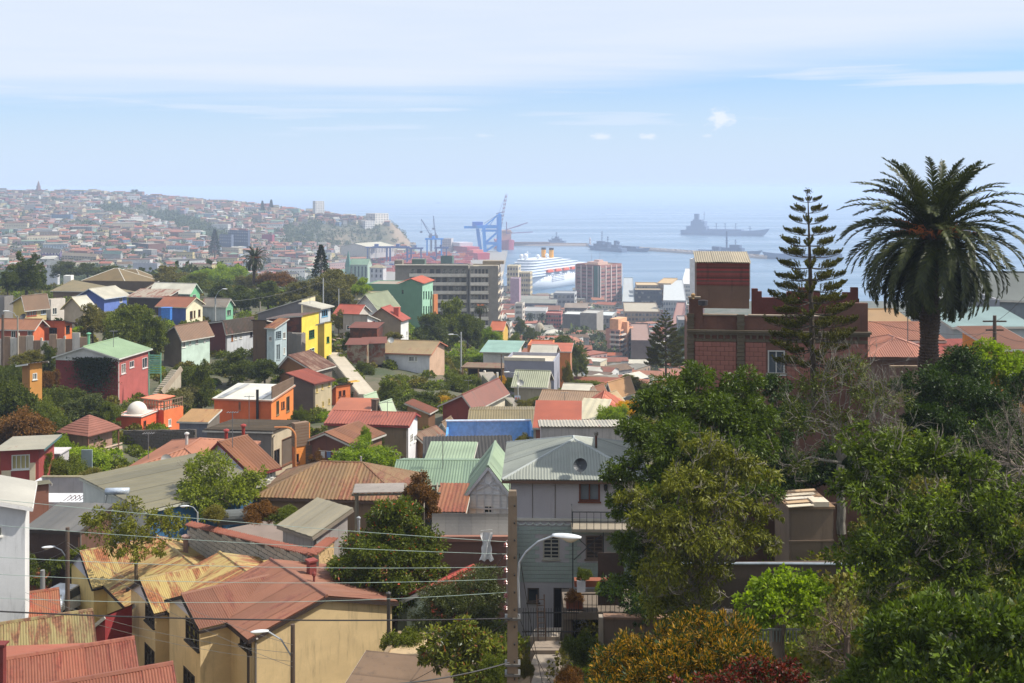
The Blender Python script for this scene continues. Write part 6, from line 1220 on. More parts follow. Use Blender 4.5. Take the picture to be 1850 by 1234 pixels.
CITY = [ # label, xl, xc, xr, ytop, ybase, D, a, F colour, R colour, floors, baysF, baysR, window, roof
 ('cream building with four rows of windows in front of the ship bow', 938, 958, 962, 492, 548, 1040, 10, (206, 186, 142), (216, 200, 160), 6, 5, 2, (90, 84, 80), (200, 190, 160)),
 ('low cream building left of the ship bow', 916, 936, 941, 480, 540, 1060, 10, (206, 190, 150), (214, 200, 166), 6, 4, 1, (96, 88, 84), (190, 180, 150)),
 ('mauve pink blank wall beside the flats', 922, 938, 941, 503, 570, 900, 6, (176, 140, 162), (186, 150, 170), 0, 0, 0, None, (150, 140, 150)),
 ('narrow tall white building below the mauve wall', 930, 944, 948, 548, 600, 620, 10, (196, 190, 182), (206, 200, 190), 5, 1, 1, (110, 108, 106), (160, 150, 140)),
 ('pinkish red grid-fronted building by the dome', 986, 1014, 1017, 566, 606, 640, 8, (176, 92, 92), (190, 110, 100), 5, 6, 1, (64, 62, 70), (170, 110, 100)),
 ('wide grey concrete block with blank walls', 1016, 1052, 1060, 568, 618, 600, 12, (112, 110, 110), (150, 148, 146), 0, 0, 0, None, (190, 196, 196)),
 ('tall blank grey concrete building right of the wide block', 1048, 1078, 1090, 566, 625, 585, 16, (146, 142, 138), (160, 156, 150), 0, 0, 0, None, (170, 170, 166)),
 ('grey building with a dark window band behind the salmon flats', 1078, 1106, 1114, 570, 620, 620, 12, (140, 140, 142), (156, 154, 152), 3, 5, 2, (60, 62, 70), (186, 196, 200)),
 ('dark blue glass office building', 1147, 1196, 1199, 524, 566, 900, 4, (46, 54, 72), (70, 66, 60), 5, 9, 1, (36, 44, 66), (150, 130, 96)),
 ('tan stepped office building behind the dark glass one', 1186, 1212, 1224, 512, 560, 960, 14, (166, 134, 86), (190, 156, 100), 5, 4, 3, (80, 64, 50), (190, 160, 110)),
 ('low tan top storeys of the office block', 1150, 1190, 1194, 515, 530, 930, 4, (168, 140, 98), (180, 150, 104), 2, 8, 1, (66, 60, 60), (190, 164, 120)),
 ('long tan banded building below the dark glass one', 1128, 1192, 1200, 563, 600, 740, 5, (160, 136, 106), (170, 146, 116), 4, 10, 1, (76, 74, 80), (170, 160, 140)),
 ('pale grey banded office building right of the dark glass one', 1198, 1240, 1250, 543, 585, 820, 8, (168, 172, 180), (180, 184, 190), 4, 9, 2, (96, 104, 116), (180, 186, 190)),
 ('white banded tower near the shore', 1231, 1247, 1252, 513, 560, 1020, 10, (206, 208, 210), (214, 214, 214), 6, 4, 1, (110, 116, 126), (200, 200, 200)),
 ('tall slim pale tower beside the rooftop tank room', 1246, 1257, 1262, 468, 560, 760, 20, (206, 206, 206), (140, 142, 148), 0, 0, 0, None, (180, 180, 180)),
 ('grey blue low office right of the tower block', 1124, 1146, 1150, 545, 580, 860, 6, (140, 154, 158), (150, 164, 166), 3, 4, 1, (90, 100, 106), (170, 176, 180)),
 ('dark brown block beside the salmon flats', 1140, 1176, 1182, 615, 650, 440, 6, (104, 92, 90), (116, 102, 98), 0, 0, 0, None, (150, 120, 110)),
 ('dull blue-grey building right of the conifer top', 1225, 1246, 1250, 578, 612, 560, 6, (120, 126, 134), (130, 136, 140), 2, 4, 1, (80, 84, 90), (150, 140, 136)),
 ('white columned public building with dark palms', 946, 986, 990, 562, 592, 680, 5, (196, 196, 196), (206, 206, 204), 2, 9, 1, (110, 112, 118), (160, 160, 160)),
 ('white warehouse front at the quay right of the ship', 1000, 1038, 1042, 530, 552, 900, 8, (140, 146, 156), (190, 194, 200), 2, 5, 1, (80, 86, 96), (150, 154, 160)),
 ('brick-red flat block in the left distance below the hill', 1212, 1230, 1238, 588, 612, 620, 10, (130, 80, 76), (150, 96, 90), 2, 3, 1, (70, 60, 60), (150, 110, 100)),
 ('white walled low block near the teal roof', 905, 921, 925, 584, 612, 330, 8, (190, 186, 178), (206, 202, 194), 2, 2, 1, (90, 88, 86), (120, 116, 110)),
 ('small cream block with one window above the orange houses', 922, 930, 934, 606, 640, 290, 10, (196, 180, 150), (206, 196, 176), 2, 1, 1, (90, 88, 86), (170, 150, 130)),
]
for (lb, xl, xc, xr, yt, yb, D, a, c1, c2, fl, b1, b2, wc, rc) in CITY:
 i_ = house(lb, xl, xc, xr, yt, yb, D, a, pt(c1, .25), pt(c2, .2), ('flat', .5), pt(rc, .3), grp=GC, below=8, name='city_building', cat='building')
 if fl:
  bands(i_, 'F', fl, b1, .4, i_['H'] - .8, wc, .7, .5)
  if b2: bands(i_, 'R', fl, b2, .4, i_['H'] - .8, wc, .6, .5)
sf = house('salmon and white block of flats with stacked balconies', 1094, 1120, 1144, 596, 660, 470, 30, pt((206, 150, 134), .15), pt((226, 160, 120), .15), ('flat', .5), pt((206, 180, 160), .3), grp=GC, name='block_of_flats', cat='apartment block', below=8)
bands(sf, 'F', 7, 2, .3, sf['H'] - .3, (84, 80, 86), .75, .5, pt((222, 206, 196), .15), .9, u0=.35, u1=1.0); bands(sf, 'R', 7, 3, .3, sf['H'] - .3, (84, 80, 86), .75, .5, pt((226, 214, 206), .15), .9)
MB().box(-1.6, -sf['L'] / 2 + .5, sf['H'] - .4, 2.4, 2.5, sf['H'] + 4.4).box(2.0, -2.5, -2, sf['W'] / 2 + 1.4, -.6, sf['H'] + 3).build('stair_tower', pt((232, 170, 124), .15), sf['root'])
dmo = empty('domed_hall', P(975, 600, 560)); tag(dmo, 'beige ribbed dome on a low drum among dark trees', 'dome')
MB().lathe([(2.75, -6), (2.75, 0), (2.5, .2)], 20).build('drum', pt((176, 160, 136), .3), dmo)
MB().lathe([(2.5 * math.cos(t), .2 + 4.6 * math.sin(t)) for t in [i * math.pi / 2 / 9 for i in range(10)]], 20).build('dome', pt((166, 154, 132), .2), dmo)
mb = MB()
for k in range(12):
 t = k * math.pi / 6; mb.tube([(2.53 * math.cos(p) * math.cos(t), 2.53 * math.cos(p) * math.sin(t), .2 + 4.65 * math.sin(p)) for p in [i * math.pi / 2 / 6 for i in range(7)]], .07, 4)
mb.build('rib', pt((190, 180, 160), .2), dmo)
for k, (xl, xc, xr, ye, D, c, r) in enumerate(((940, 1004, 1016, 548, 860, (96, 100, 110), (150, 156, 158)), (938, 990, 1000, 541, 930, (90, 96, 108), (160, 164, 168)), (1000, 1036, 1044, 534, 990, (110, 112, 120), (140, 144, 150)), (965, 1010, 1020, 560, 780, (110, 84, 80), (150, 92, 84)), (1020, 1060, 1066, 556, 760, (120, 112, 108), (170, 150, 140)))):
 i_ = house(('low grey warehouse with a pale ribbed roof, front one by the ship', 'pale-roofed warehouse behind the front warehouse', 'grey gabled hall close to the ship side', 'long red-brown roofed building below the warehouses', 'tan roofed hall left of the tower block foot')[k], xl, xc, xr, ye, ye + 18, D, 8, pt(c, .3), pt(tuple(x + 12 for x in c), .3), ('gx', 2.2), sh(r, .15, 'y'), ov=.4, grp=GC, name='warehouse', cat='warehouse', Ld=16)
 bands(i_, 'F', 1, 9, .5, i_['H'] - .4, (56, 60, 68), .55, .6)
gc = house('pale green church with pointed windows and a slim spire', 632, 664, 670, 478, 505, 880, 14, pt((150, 176, 162), .2), pt((166, 192, 176), .2), ('gx', 4.2), sh((140, 188, 166), .1, 'y'), ov=.4, grp=GC, name='church', cat='church', Ld=10)
bands(gc, 'F', 1, 5, .5, gc['H'] - .5, (56, 70, 70), .38, .75)
r_ = gc['root']; x_ = -gc['W'] / 2 - 1.5
MB().box(x_ - 2, -6.5, -6, x_ + 2, -2.5, 10).build('tower', pt((120, 156, 144), .2), r_); MB().v
mb = MB(); b4 = [(x_ - 2.2, -6.7, 10.003), (x_ + 2.2, -6.7, 10.003), (x_ + 2.2, -2.3, 10.003), (x_ - 2.2, -2.3, 10.003)]
for k in range(4): mb.tri(b4[k], b4[(k + 1) % 4], (x_, -4.5, 23))
mb.poly(b4[::-1]); mb.build('spire', pt((92, 140, 128), .2), r_)
i_ = house('white two-storey house right of the green church', 668, 692, 698, 484, 505, 840, 14, pt((190, 190, 200), .2), pt((200, 200, 206), .2), ('hip', 2.2), sh((190, 176, 150), .1, 'y'), ov=.5, grp=GC, name='city_building', cat='building'); bands(i_, 'F', 2, 3, .5, i_['H'] - .5, (90, 90, 100), .4, .6)
#--- port
wh2 = house('long white roofed port warehouse under the cliff', 615, 668, 712, 447, 462, 1560, 30, pt((190, 186, 180), .2), pt((176, 174, 176), .2), ('gy', 5), sh((226, 222, 206), .08, 'x'), ov=1, grp='port', name='warehouse', cat='warehouse', below=4)
bands(wh2, 'R', 1, 9, 1, wh2['H'] - 1, (110, 110, 120), .5, .6)
def port_box(label, xl, xc, xr, yt, yb, D, a, c, c2, nm='port_building', cat='building', fl=0, b1=0):
 i_ = house(label, xl, xc, xr, yt, yb, D, a, pt(c, .2), pt(c2, .2), ('flat', .5), pt(c2, .2), grp='port', name=nm, cat=cat)
 if fl: bands(i_, 'F', fl, b1, .5, i_['H'] - 1, (110, 116, 130), .5, .5)
 return i_
port_box('pale multi-storey port office behind the gantries', 796, 815, 819, 431, 452, 1800, 10, (170, 168, 176), (186, 184, 190), fl=5, b1=6)
port_box('dark green flat box on the roofline in front of the red ship', 796, 817, 820, 463, 480, 700, 6, (70, 104, 90), (80, 114, 100))
BLUE = plain((0, 146, 236), .5); BLUE2 = plain((40, 72, 140), .5); REDW = plain((190, 70, 70), .5)
D_ = 1950; s_ = D_ / F
cr = empty('quay_crane', (( 886 - CX) * s_, D_, 2.6), math.radians(0)); tag(cr, 'tall bright blue quay crane with a raised red and white boom', 'quay crane')
def cp_(px, py, dy=0): return Vector(((px - 886) * s_, dy, H - (py - HY) * s_ - 2.6))
legs = [(877, 462, 0), (903, 461, 0), (868, 458, 22), (900, 458, 22)]
mb = MB()
for (x, y, dy), (x2, y2) in zip(legs, ((874, 412), (903, 387), (862, 414), (900, 392))): mb.bar(cp_(x, y, dy), cp_(x2, y2, dy), 7.0, 6.0)
mb.build('leg', BLUE, cr)
mb = MB()
for dy in (0, 22):
 mb.bar(cp_(875, 440, dy), cp_(904, 440, dy), 4).bar(cp_(876, 455, dy), cp_(903, 438, dy), 3).bar(cp_(878, 438, dy), cp_(903, 416, dy), 3.2).bar(cp_(861, 410, dy), cp_(904, 410, dy), 5).bar(cp_(870, 417, dy), cp_(904, 417, dy), 3)
 mb.bar(cp_(874, 410, dy), cp_(903, 386, dy), 2.0).bar(cp_(884, 408, dy), cp_(898, 388, dy), 1.2)
for (x, y) in ((903, 387), (903, 414), (875, 412), (877, 440)): mb.bar(cp_(x, y, 0), cp_(x, y, 22), 2.2)
mb.build('frame', BLUE, cr)
MB().bar(cp_(838, 411, 8), cp_(905, 411, 8), 3.0, 4.0).bar(cp_(838, 411, 15), cp_(905, 411, 15), 3.0, 4.0).build('girder', BLUE, cr)
MB().box(*(tuple(cp_(853, 409, 3)) + tuple(cp_(872, 401, 18)))).build('machinery_house', plain((40, 110, 206), .5), cr)
mb = MB(); mw = MB(); a_, b_ = cp_(904, 412, 11), cp_(915, 350, 11); n = 18
for k in range(n):
 p, q = a_.lerp(b_, k / n), a_.lerp(b_, (k + .98) / n); m_ = mb if k % 2 == 0 else mw
 for dx in (-1.6, 1.6): m_.bar(p + Vector((dx, -3, 0)), q + Vector((dx, -3, 0)), .9).bar(p + Vector((dx, 3, 0)), q + Vector((dx, 3, 0)), .9)
 m_.bar(p + Vector((-1.6, -3, 0)), q + Vector((1.6, -3, 0)), .7).bar(p + Vector((1.6, -3, 0)), p + Vector((-1.6, -3, 0)), .7)
bo = mb.build('boom', plain((150, 60, 90), .5), cr); mw.build('white_section', plain((214, 214, 220), .5), bo)
mb = MB(); mb.bar(cp_(900, 387, 11), cp_(914, 352, 11), .5).bar(cp_(903, 386, 11), cp_(874, 404, 11), .8).bar(cp_(897, 386, 4), cp_(906, 384, 18), 1.6); mb.build('stay', plain((90, 110, 150), .5), cr)
def hull_mesh(Ln, B, Hd, bowrake=.12, flare=.35, sheer=.15, stern=.85, st=14, z0=-2):
 mb = MB(); secs = []
 for i in range(st + 1):
  t = i / st; y = t * Ln
  wd = B / 2 * (min(1, (t / .28)) ** .62 if t < .28 else 1) * (1 - (1 - stern) * max(0, (t - .8) / .2)); ww = B / 2 * (min(1, (t / .34)) ** .72 if t < .34 else 1) * (1 - .25 * max(0, (t - .85) / .15))
  zt = Hd * (1 + sheer * max(0, 1 - t / .3) ** 2); r = bowrake * Ln * (1 - t / .3) if t < .3 else 0
  secs.append([(-wd, y - r * .0, zt), (-(wd * .5 + ww * .5), y + r * .35, Hd * .5), (-ww, y + r * .75, z0), (ww, y + r * .75, z0), ((wd * .5 + ww * .5), y + r * .35, Hd * .5), (wd, y, zt)])
 for s1 in secs: mb.v += s1
 for i in range(st):
  for j in range(5): mb.f.append((i * 6 + j, (i + 1) * 6 + j, (i + 1) * 6 + j + 1, i * 6 + j + 1))
  mb.f.append((i * 6 + 5, (i + 1) * 6 + 5, (i + 1) * 6, i * 6))
 mb.f.append(tuple(st * 6 + j for j in range(6))); return mb
def ship(name, label, px_bow, D_bow, px_st, D_st, cat='ship', grp=None):
 a = Vector(((px_bow - CX) / F * D_bow, D_bow, 0)); b = Vector(((px_st - CX) / F * D_st, D_st, 0)); d = b - a
 r = empty(name, a, math.atan2(d.y, d.x) - math.pi / 2); tag(r, label, cat, grp); return r, d.length
GREY = plain((104, 122, 150), .6); GREYD = plain((84, 100, 130), .6)
r_, Ln = ship('container_ship', 'dark red hulled container ship moored stern-on at the quay', 826, 1820, 874, 1740, grp='port')
hull_mesh(Ln, 26, 13).build('hull', plain((176, 50, 66), .5), r_); MB().box(-11, Ln * .05, 13.0, 11, Ln * .62, 21).build('deck_stack', plain((170, 66, 84), .5), r_); MB().box(-12, 3, 21.003, 12, Ln * .35, 27).build('superstructure', plain((206, 200, 206), .4), r_)
MB().box(-9, Ln * .63, 13, 9, Ln * .8, 17).build('container_stack', plain((206, 120, 110), .5), r_)
r_, Ln = ship('container_ship', 'red and orange ship partly hidden behind the blue quay crane', 920, 2050, 904, 2150, grp='port')
hull_mesh(Ln, 30, 17).build('hull', plain((176, 60, 84), .5), r_); MB().box(-9, Ln * .3, 17.003, 9, Ln * .6, 36).box(-11, Ln * .3, 31, 11, Ln * .45, 33).build('superstructure', plain((190, 150, 130), .4), r_)
mb = MB()
for (a_, b_) in (((0, 20, 38), (40, 30, 50)), ((0, 30, 30), (52, 40, 32)), ((0, 45, 36), (30, 50, 44)), ((0, 30, 30), (0, 30, 52))): mb.bar(a_, b_, 1.6)
mb.build('deck_crane', plain((120, 90, 130), .5), r_)
def gantry(label, px0, px1, ytop, ybase, D, mat):
 s = D / F; x0, x1 = (px0 - CX) * s, (px1 - CX) * s; zt, zb = H - (ytop - HY) * s, max(2.4, H - (ybase - HY) * s); r = empty('yard_gantry', ((x0 + x1) / 2, D, zb)); tag(r, label, 'gantry crane', 'port'); w = (x1 - x0) / 2; h = zt - zb
 mb = MB()
 for x in (-w, w):
  for y in (0, 12): mb.bar((x, y, 0), (x, y, h), 1.3)
 mb.build('leg', mat, r); MB().bar((-w - 3, 0, h), (w + 3, 0, h), 1.6, 2.0).bar((-w - 3, 12, h), (w + 3, 12, h), 1.6, 2.0).bar((-w, 0, h), (-w, 12, h), 1.2).bar((w, 0, h), (w, 12, h), 1.2).build('beam', mat, r)
 MB().box(-w * .3, 2, h + 1, w * .1, 10, h + 4.5).build('cab', mat, r)
for k, (lb, a0, a1, y0, y1, D, m) in enumerate((('dark blue yard gantry nearest the warehouse', 664, 698, 447, 474, 1560, BLUE2), ('dark blue yard gantry over red containers', 704, 735, 447, 474, 1540, BLUE2), ('blue yard gantry left of the tall twin one', 742, 760, 449, 470, 1620, BLUE2), ('tall blue gantry with a boxy top in front of the port office', 771, 797, 432, 462, 1740, BLUE), ('small blue gantry at the foot of the tall one', 788, 806, 448, 470, 1640, BLUE2))): gantry(lb, a0, a1, y0, y1, D, m)
for lb, xb, yb, xt, yt, D in (('thin grey jib crane with a hanging grab left of the gantries', 779, 428, 761, 396, 1850), ('thin grey jib crane standing almost upright', 787, 428, 783, 390, 1850)):
 s = D / F; r = empty('jib_crane', ((xb - CX) * s, D, 2.6)); tag(r, lb, 'crane', 'port'); zb = H - (yb - HY) * s - 2.6; zt = H - (yt - HY) * s - 2.6
 MB().bar((0, 0, 0), (0, 0, zb + 6), 3.2).box(-4, -3, zb - 3, 4, 3, zb + 3).build('tower', plain((110, 120, 150), .5), r); MB().bar((0, 0, zb), ((xt - xb) * s, 0, zt), 1.3).bar((0, 0, zb + 7), ((xt - xb) * s, 0, zt), .5).build('jib', plain((96, 110, 150), .5), r)
 MB().bar(((xt - xb) * s, 0, zt), ((xt - xb) * s, 0, zt - 20), .35).box((xt - xb) * s - 2, -1, zt - 23, (xt - xb) * s + 2, 1, zt - 20).build('hook', plain((90, 96, 120), .5), r)
rs = random.Random(21); cols = ((196, 60, 50), (214, 96, 60), (176, 48, 56), (60, 90, 160), (206, 200, 196), (226, 130, 70)); mbs = [MB() for _ in cols]
for k in range(420):
 D = rs.uniform(1480, 1800); px = rs.uniform(660, 842); s = D / F; x = (px - CX) * s; n = rs.choice((1, 2, 3, 4))
 for j in range(n): mbs[rs.choice((0, 0, 1, 1, 2, 2, 3, 4, 5))].box(x, D, 2.6 + j * 2.6, x + rs.choice((6, 12)), D + 2.4, 5.1 + j * 2.6)
big = MB(); idx = []
for k, m in enumerate(mbs): n0 = len(big.f); merge(big, m); idx += [k] * (len(big.f) - n0)
me = big.mesh('containers'); [me.materials.append(plain(c, .6)) for c in cols]; me.polygons.foreach_set('material_index', idx)
tag(mesh_obj('containers', me), 'stacks of red, orange and blue shipping containers on the quay', grp := None, kind='stuff')
tag(MB().prism([((640 - CX) / F * 1200, 1165), ((908 - CX) / F * 1165, 1165), ((908 - CX) / F * 1400, 1400), ((917 - CX) / F * 1990, 1990), ((752 - CX) / F * 1990, 1990), ((752 - CX) / F * 1870, 1870), ((690 - CX) / F * 1600, 1600)], -5, 2.75).build('quay', pt((150, 146, 140), .4)), 'flat concrete quay of the container port', kind='structure')
pts = [(918, 2210), (1060, 2195), (1072, 2120), (1130, 2090), (1180, 2020), (1250, 1940), (1310, 1880), (1384, 1800)]
bw = MB(); v = []
for px, D in pts:
 x = (px - CX) / F * D; v += [(x, D - 9, -3), (x, D - 7, 3.4), (x, D + 5, 3.4), (x, D + 5, 6.0), (x, D + 8, 6.0), (x, D + 10, -3)]
bw.v = v
for i in range(len(pts) - 1):
 for j in range(5): bw.f.append((i * 6 + j, (i + 1) * 6 + j, (i + 1) * 6 + j + 1, i * 6 + j + 1))
bw.f += [(0, 1, 2, 3, 4, 5), tuple((len(pts) - 1) * 6 + j for j in (5, 4, 3, 2, 1, 0))]
tag(bw.build('breakwater', pt((176, 160, 150), .35)), 'long low breakwater wall with a kink, reaching across the bay', 'breakwater')
rs = random.Random(5); mb = MB()
for k in range(120):
 i = rs.randrange(3, 7); t = rs.random(); px = pts[i][0] * (1 - t) + pts[i + 1][0] * t; D = pts[i][1] * (1 - t) + pts[i + 1][1] * t; x = (px - CX) / F * D; w = rs.uniform(2, 7); mb.box(x, D - 4, 3.41, x + w, D - 1, 3.4 + rs.uniform(1, 3))
tag(mb.build('quay_clutter', pt((206, 196, 190), .3)), 'pale sheds, cars and crates along the breakwater road', kind='stuff')
tag(MB().lathe([(2.2, 0), (1.5, 14), (2.0, 14.1), (1.2, 16), (.1, 18)], 10).build('beacon', plain((196, 180, 180), .5), None, loc=((1066 - CX) / F * 2120, 2120, 3)), 'small white beacon tower at the kink of the breakwater', 'beacon')
tag(MB().box(-45, -6, 0, 45, 4, 4.5).build('mole_shed', pt((140, 110, 104), .3), None, loc=((952 - CX) / F * 2205, 2205, 3.4)), 'long low brown shed on the left part of the breakwater', 'shed')
def warship(label, pb, Db, ps, Ds, hd=7, B=13, items=(), m=GREY):
 r, Ln = ship('warship', label, pb, Db, ps, Ds, 'warship', 'grey warships in the bay'); hull_mesh(Ln, B, hd, sheer=.35).build('hull', m, r)
 mb = MB()
 for (t0, t1, z0, z1, w) in items: mb.box(-w / 2, t0 * Ln, hd + z0, w / 2, t1 * Ln, hd + z1)
 mb.build('superstructure', GREYD if m is GREY else GREY, r)
 return r, Ln, hd
def mast(r, y, z0, z1, arms=((.6, 5), (.8, 4)), w=1.1):
 mb = MB(); mb.bar((0, y, z0), (0, y, z1), w);
 for t, a in arms: z = z0 + (z1 - z0) * t; mb.bar((-a / 2, y, z), (a / 2, y, z), .5).bar((0, y - a / 2, z), (0, y + a / 2, z), .6)
 mb.build('mast', GREYD, r)
r, Ln, hd = warship('grey frigate with two masts moored at the kink of the breakwater', 1062, 2090, 1128, 1985, 7, 14, ((.22, .62, 0, 5, 10), (.3, .45, 5, 10, 8), (.52, .62, 5, 9, 6), (.7, .88, 0, 5, 8)))
mast(r, Ln * .4, 15, 36); mast(r, Ln * .56, 12, 27); MB().box(-2, Ln * .75, 12, 2, Ln * .8, 20).lathe([(.5, 12), (2.5, 17), (.5, 20)], 8, (0, Ln * .85, 0)).build('radar', GREYD, r)
r, Ln, hd = warship('second grey warship lying behind the frigate, mostly its long low hull', 1175, 1990, 1100, 2060, 6, 13, ((.3, .7, 0, 3, 9),))
r, Ln, hd = warship('small grey patrol ship seen beyond the left breakwater', 990, 2330, 1021, 2300, 6, 10, ((.3, .75, 0, 4, 8), (.45, .6, 4, 8, 6))); mast(r, Ln * .5, 13, 24); MB().bar((0, Ln * .15, 6), (0, Ln * .3, 15), .6).build('boom', GREYD, r)
r, Ln, hd = warship('grey destroyer with a tall pyramid mast behind the tank room', 1378, 1880, 1264, 1960, 7, 14, ((.3, .62, 0, 5, 11), (.34, .5, 5, 10, 8), (.66, .78, 0, 6, 9)))
mast(r, Ln * .56, 10, 40, ((.45, 8), (.62, 6), (.8, 3)), 2.2); mast(r, Ln * .42, 14, 26)
r, Ln, hd = warship('low grey ship half hidden by the norfolk pine and the palm', 1376, 1800, 1520, 1790, 9, 16, ((.3, .5, 0, 6, 10), (.7, .8, 0, 4, 9)))
mast(r, Ln * .4, 14, 30)
r, Ln = ship('tanker', 'big grey naval tanker alone on the bay with a block bridge aft and four posts', 1391, 2640, 1232, 2740)
hull_mesh(Ln, 28, 12.5, sheer=.5).build('hull', plain((112, 128, 160), .6), r)
MB().box(-13, Ln * .70, 12.5, 13, Ln * .93, 22).box(-12, Ln * .72, 22.003, 12, Ln * .88, 34).box(-10, Ln * .76, 34.003, 10, Ln * .86, 38).build('bridge', plain((104, 120, 152), .6), r)
MB().box(-4, Ln * .80, 38, 4, Ln * .85, 52).build('funnel', plain((98, 114, 148), .6), r)
MB().box(-12, Ln * .3, 12.5, 12, Ln * .69, 15.5).build('deck_house', plain((106, 122, 154), .6), r)
for t in (.22, .38, .50, .60): mast(r, Ln * t, 12, 30 if t > .3 else 24, ((.5, 12), (.95, 8)), 1.6)
mast(r, Ln * .74, 36, 58, ((.7, 7),), .9)
r, Ln = ship('small_boat', 'tiny dark boat far out on the pale water', 797, 8200, 788, 8300, 'boat'); hull_mesh(Ln, 12, 6).build('hull', GREYD, r); MB().box(-4, Ln * .5, 6, 4, Ln * .7, 12).build('cabin', GREYD, r)
WS = plain((232, 236, 242), .35); DKW = glass((60, 76, 96), .2)
r, Ln = ship('cruise_ship', 'white cruise ship with twin yellow funnels moored by the port', 916, 1215, 1078, 1400)
Bm = 33; hull_mesh(Ln, Bm, 16, bowrake=.09, sheer=.12, z0=-2).build('hull', WS, r, True)
dk = MB(); gl_ = MB(); z = 16.0
for k, (y0, y1, hh_) in enumerate(((13, .99, 2.9), (17, .86, 2.8), (22, .74, 2.8), (26, .64, 2.7), (30, .56, 2.6), (36, .46, 2.5))):
 y1 = y1 * Ln; w = Bm / 2 - .4 * k; n = 9
 fr = [(w * math.sin(t), y0 + w * .9 * (1 - math.cos(t))) for t in [i * (math.pi / 2) / n for i in range(n + 1)]]
 poly = [(-x, y) for x, y in reversed(fr[1:])] + fr + [(w, y1), (-w, y1)]
 d_ = MB().prism(poly, z, z + hh_ * .48); merge(dk, d_)
 poly2 = [(x * .975, y + .5 if y < y1 - 1 else y - .4) for x, y in poly]; merge(gl_, MB().prism(poly2, z + hh_ * .48, z + hh_)); z += hh_
 merge(dk, MB().prism([(x * 1.01, y - .2) for x, y in poly], z - .02, z + .28)) ; z += .3
dk.build('deck', WS, r); gl_.build('window_band', plain((164, 178, 194), .3), r)
ztop = z
for x in (-7.0, 6.0):
 f_ = MB().lathe([(2.7, 0), (2.7, 9)], 14, (x * .8, Ln * .42, ztop)).build('funnel', plain((236, 166, 40), .4), r); MB().lathe([(2.75, 9.003), (2.75, 11.5)], 14, (x * .8, Ln * .42, ztop)).build('funnel_top', plain((44, 44, 54), .5), f_)
for (x, y, s) in ((0, 40, 3.0), (9, 52, 2.4), (-9, 46, 2.4), (6, Ln * .36, 2.2)): MB().lathe([(s * .4, 0), (s * .5, 1.2)] + [(s * math.cos(t), 1.2 + s + s * math.sin(t)) for t in [-1.2 + i * .45 for i in range(7)]], 12, (x, y, ztop)).build('radar_dome', WS, r, True)
MB().bar((0, 44, ztop), (0, 44, ztop + 10), 1.0).bar((-4, 44, ztop + 7), (4, 44, ztop + 7), .6).build('mast', WS, r)
for k in range(7):
 y = Ln * .27 + k * 19
 for s in (-1, 1):
  x = s * (Bm / 2 + .9); b_ = MB(); b_.box(x - 1.5, y, 19.2, x + 1.5, y + 13, 20.8).build('lifeboat', plain((226, 92, 60), .5), r); MB().box(x - 1.3, y + .8, 20.803, x + 1.3, y + 12.2, 22.4).build('lifeboat_cover', plain((226, 120, 90), .5), r)
wb = MB()
for j in range(5):
 for k in range(9): wb.box(Bm / 2 + .02, Ln * .33 + k * 3.4, 8.0 + j * 1.9, Bm / 2 + .1, Ln * .33 + k * 3.4 + 2.3, 9.0 + j * 1.9)
for k in range(34): wb.box(Bm / 2 + .02, 50 + k * 5, 14.6, Bm / 2 + .1, 50 + k * 5 + 1.6, 15.6)
wb.build('portholes', plain((110, 124, 150), .4), r)
#--- hill across the bay: landmarks
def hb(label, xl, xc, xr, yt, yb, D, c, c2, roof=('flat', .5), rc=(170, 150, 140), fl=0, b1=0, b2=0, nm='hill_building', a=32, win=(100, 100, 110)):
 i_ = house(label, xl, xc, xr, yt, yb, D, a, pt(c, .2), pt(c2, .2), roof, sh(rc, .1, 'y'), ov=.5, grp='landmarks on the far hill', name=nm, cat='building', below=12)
 if fl: bands(i_, 'F', fl, b1, .5, i_['H'] - .5, win, .5, .5)
 if fl and b2: bands(i_, 'R', fl, b2, .5, i_['H'] - .5, win, .5, .5)
 return i_
i_ = hb('red brick church nave on the skyline at the left', 56, 84, 88, 347, 358, 2330, (140, 84, 78), (150, 92, 84), ('gx', 6), (150, 90, 84), nm='church')
x_ = 0; MB().box(-4.5, -i_['L'] / 2 - 5, -6, 4.5, -i_['L'] / 2 + 4, 19).build('tower', pt((128, 80, 78), .2), i_['root'])
MB().box(-3, -i_['L'] / 2 - 3.5, 19.003, 3, -i_['L'] / 2 + 2.5, 26).lathe([(3, 26), (2.4, 30), (.2, 37)], 8, (0, -i_['L'] / 2 - .5, 0)).build('belfry', pt((120, 90, 92), .2), i_['root'])
hb('pale green boxy school on the skyline', 122, 138, 142, 351, 368, 2200, (140, 180, 160), (150, 186, 166), fl=3, b1=5)
hb('tall white round-balconied tower block at the end of the ridge', 565, 570, 586, 363, 388, 1990, (200, 200, 200), (226, 224, 220), fl=8, b1=2, b2=5, nm='tower_block', a=60)
hb('long white arcaded building below the twin pines', 386, 400, 454, 376, 387, 2080, (206, 206, 212), (214, 214, 216), rc=(170, 150, 144), fl=2, b1=3, b2=14, a=70)
hb('white arcaded wing right of the long one', 440, 470, 474, 374, 388, 2040, (200, 200, 206), (206, 206, 210), fl=2, b1=8)
hb('large white hotel above the cliff', 661, 678, 702, 386, 404, 1915, (214, 208, 200), (236, 230, 220), fl=4, b1=4, b2=5, a=50)
hb('white terraced villa on the cliff edge left of the hotel', 653, 660, 677, 399, 412, 1880, (214, 212, 212), (236, 234, 232), fl=3, b1=2, b2=4, a=60)
hb('dark slate cut wall below the tower block', 560, 579, 583, 387, 412, 1935, (84, 84, 110), (96, 92, 110))
hb('long red-brown building right of the dark wall', 583, 616, 620, 388, 403, 1925, (150, 104, 84), (160, 112, 92), rc=(170, 100, 90), fl=2, b1=9)
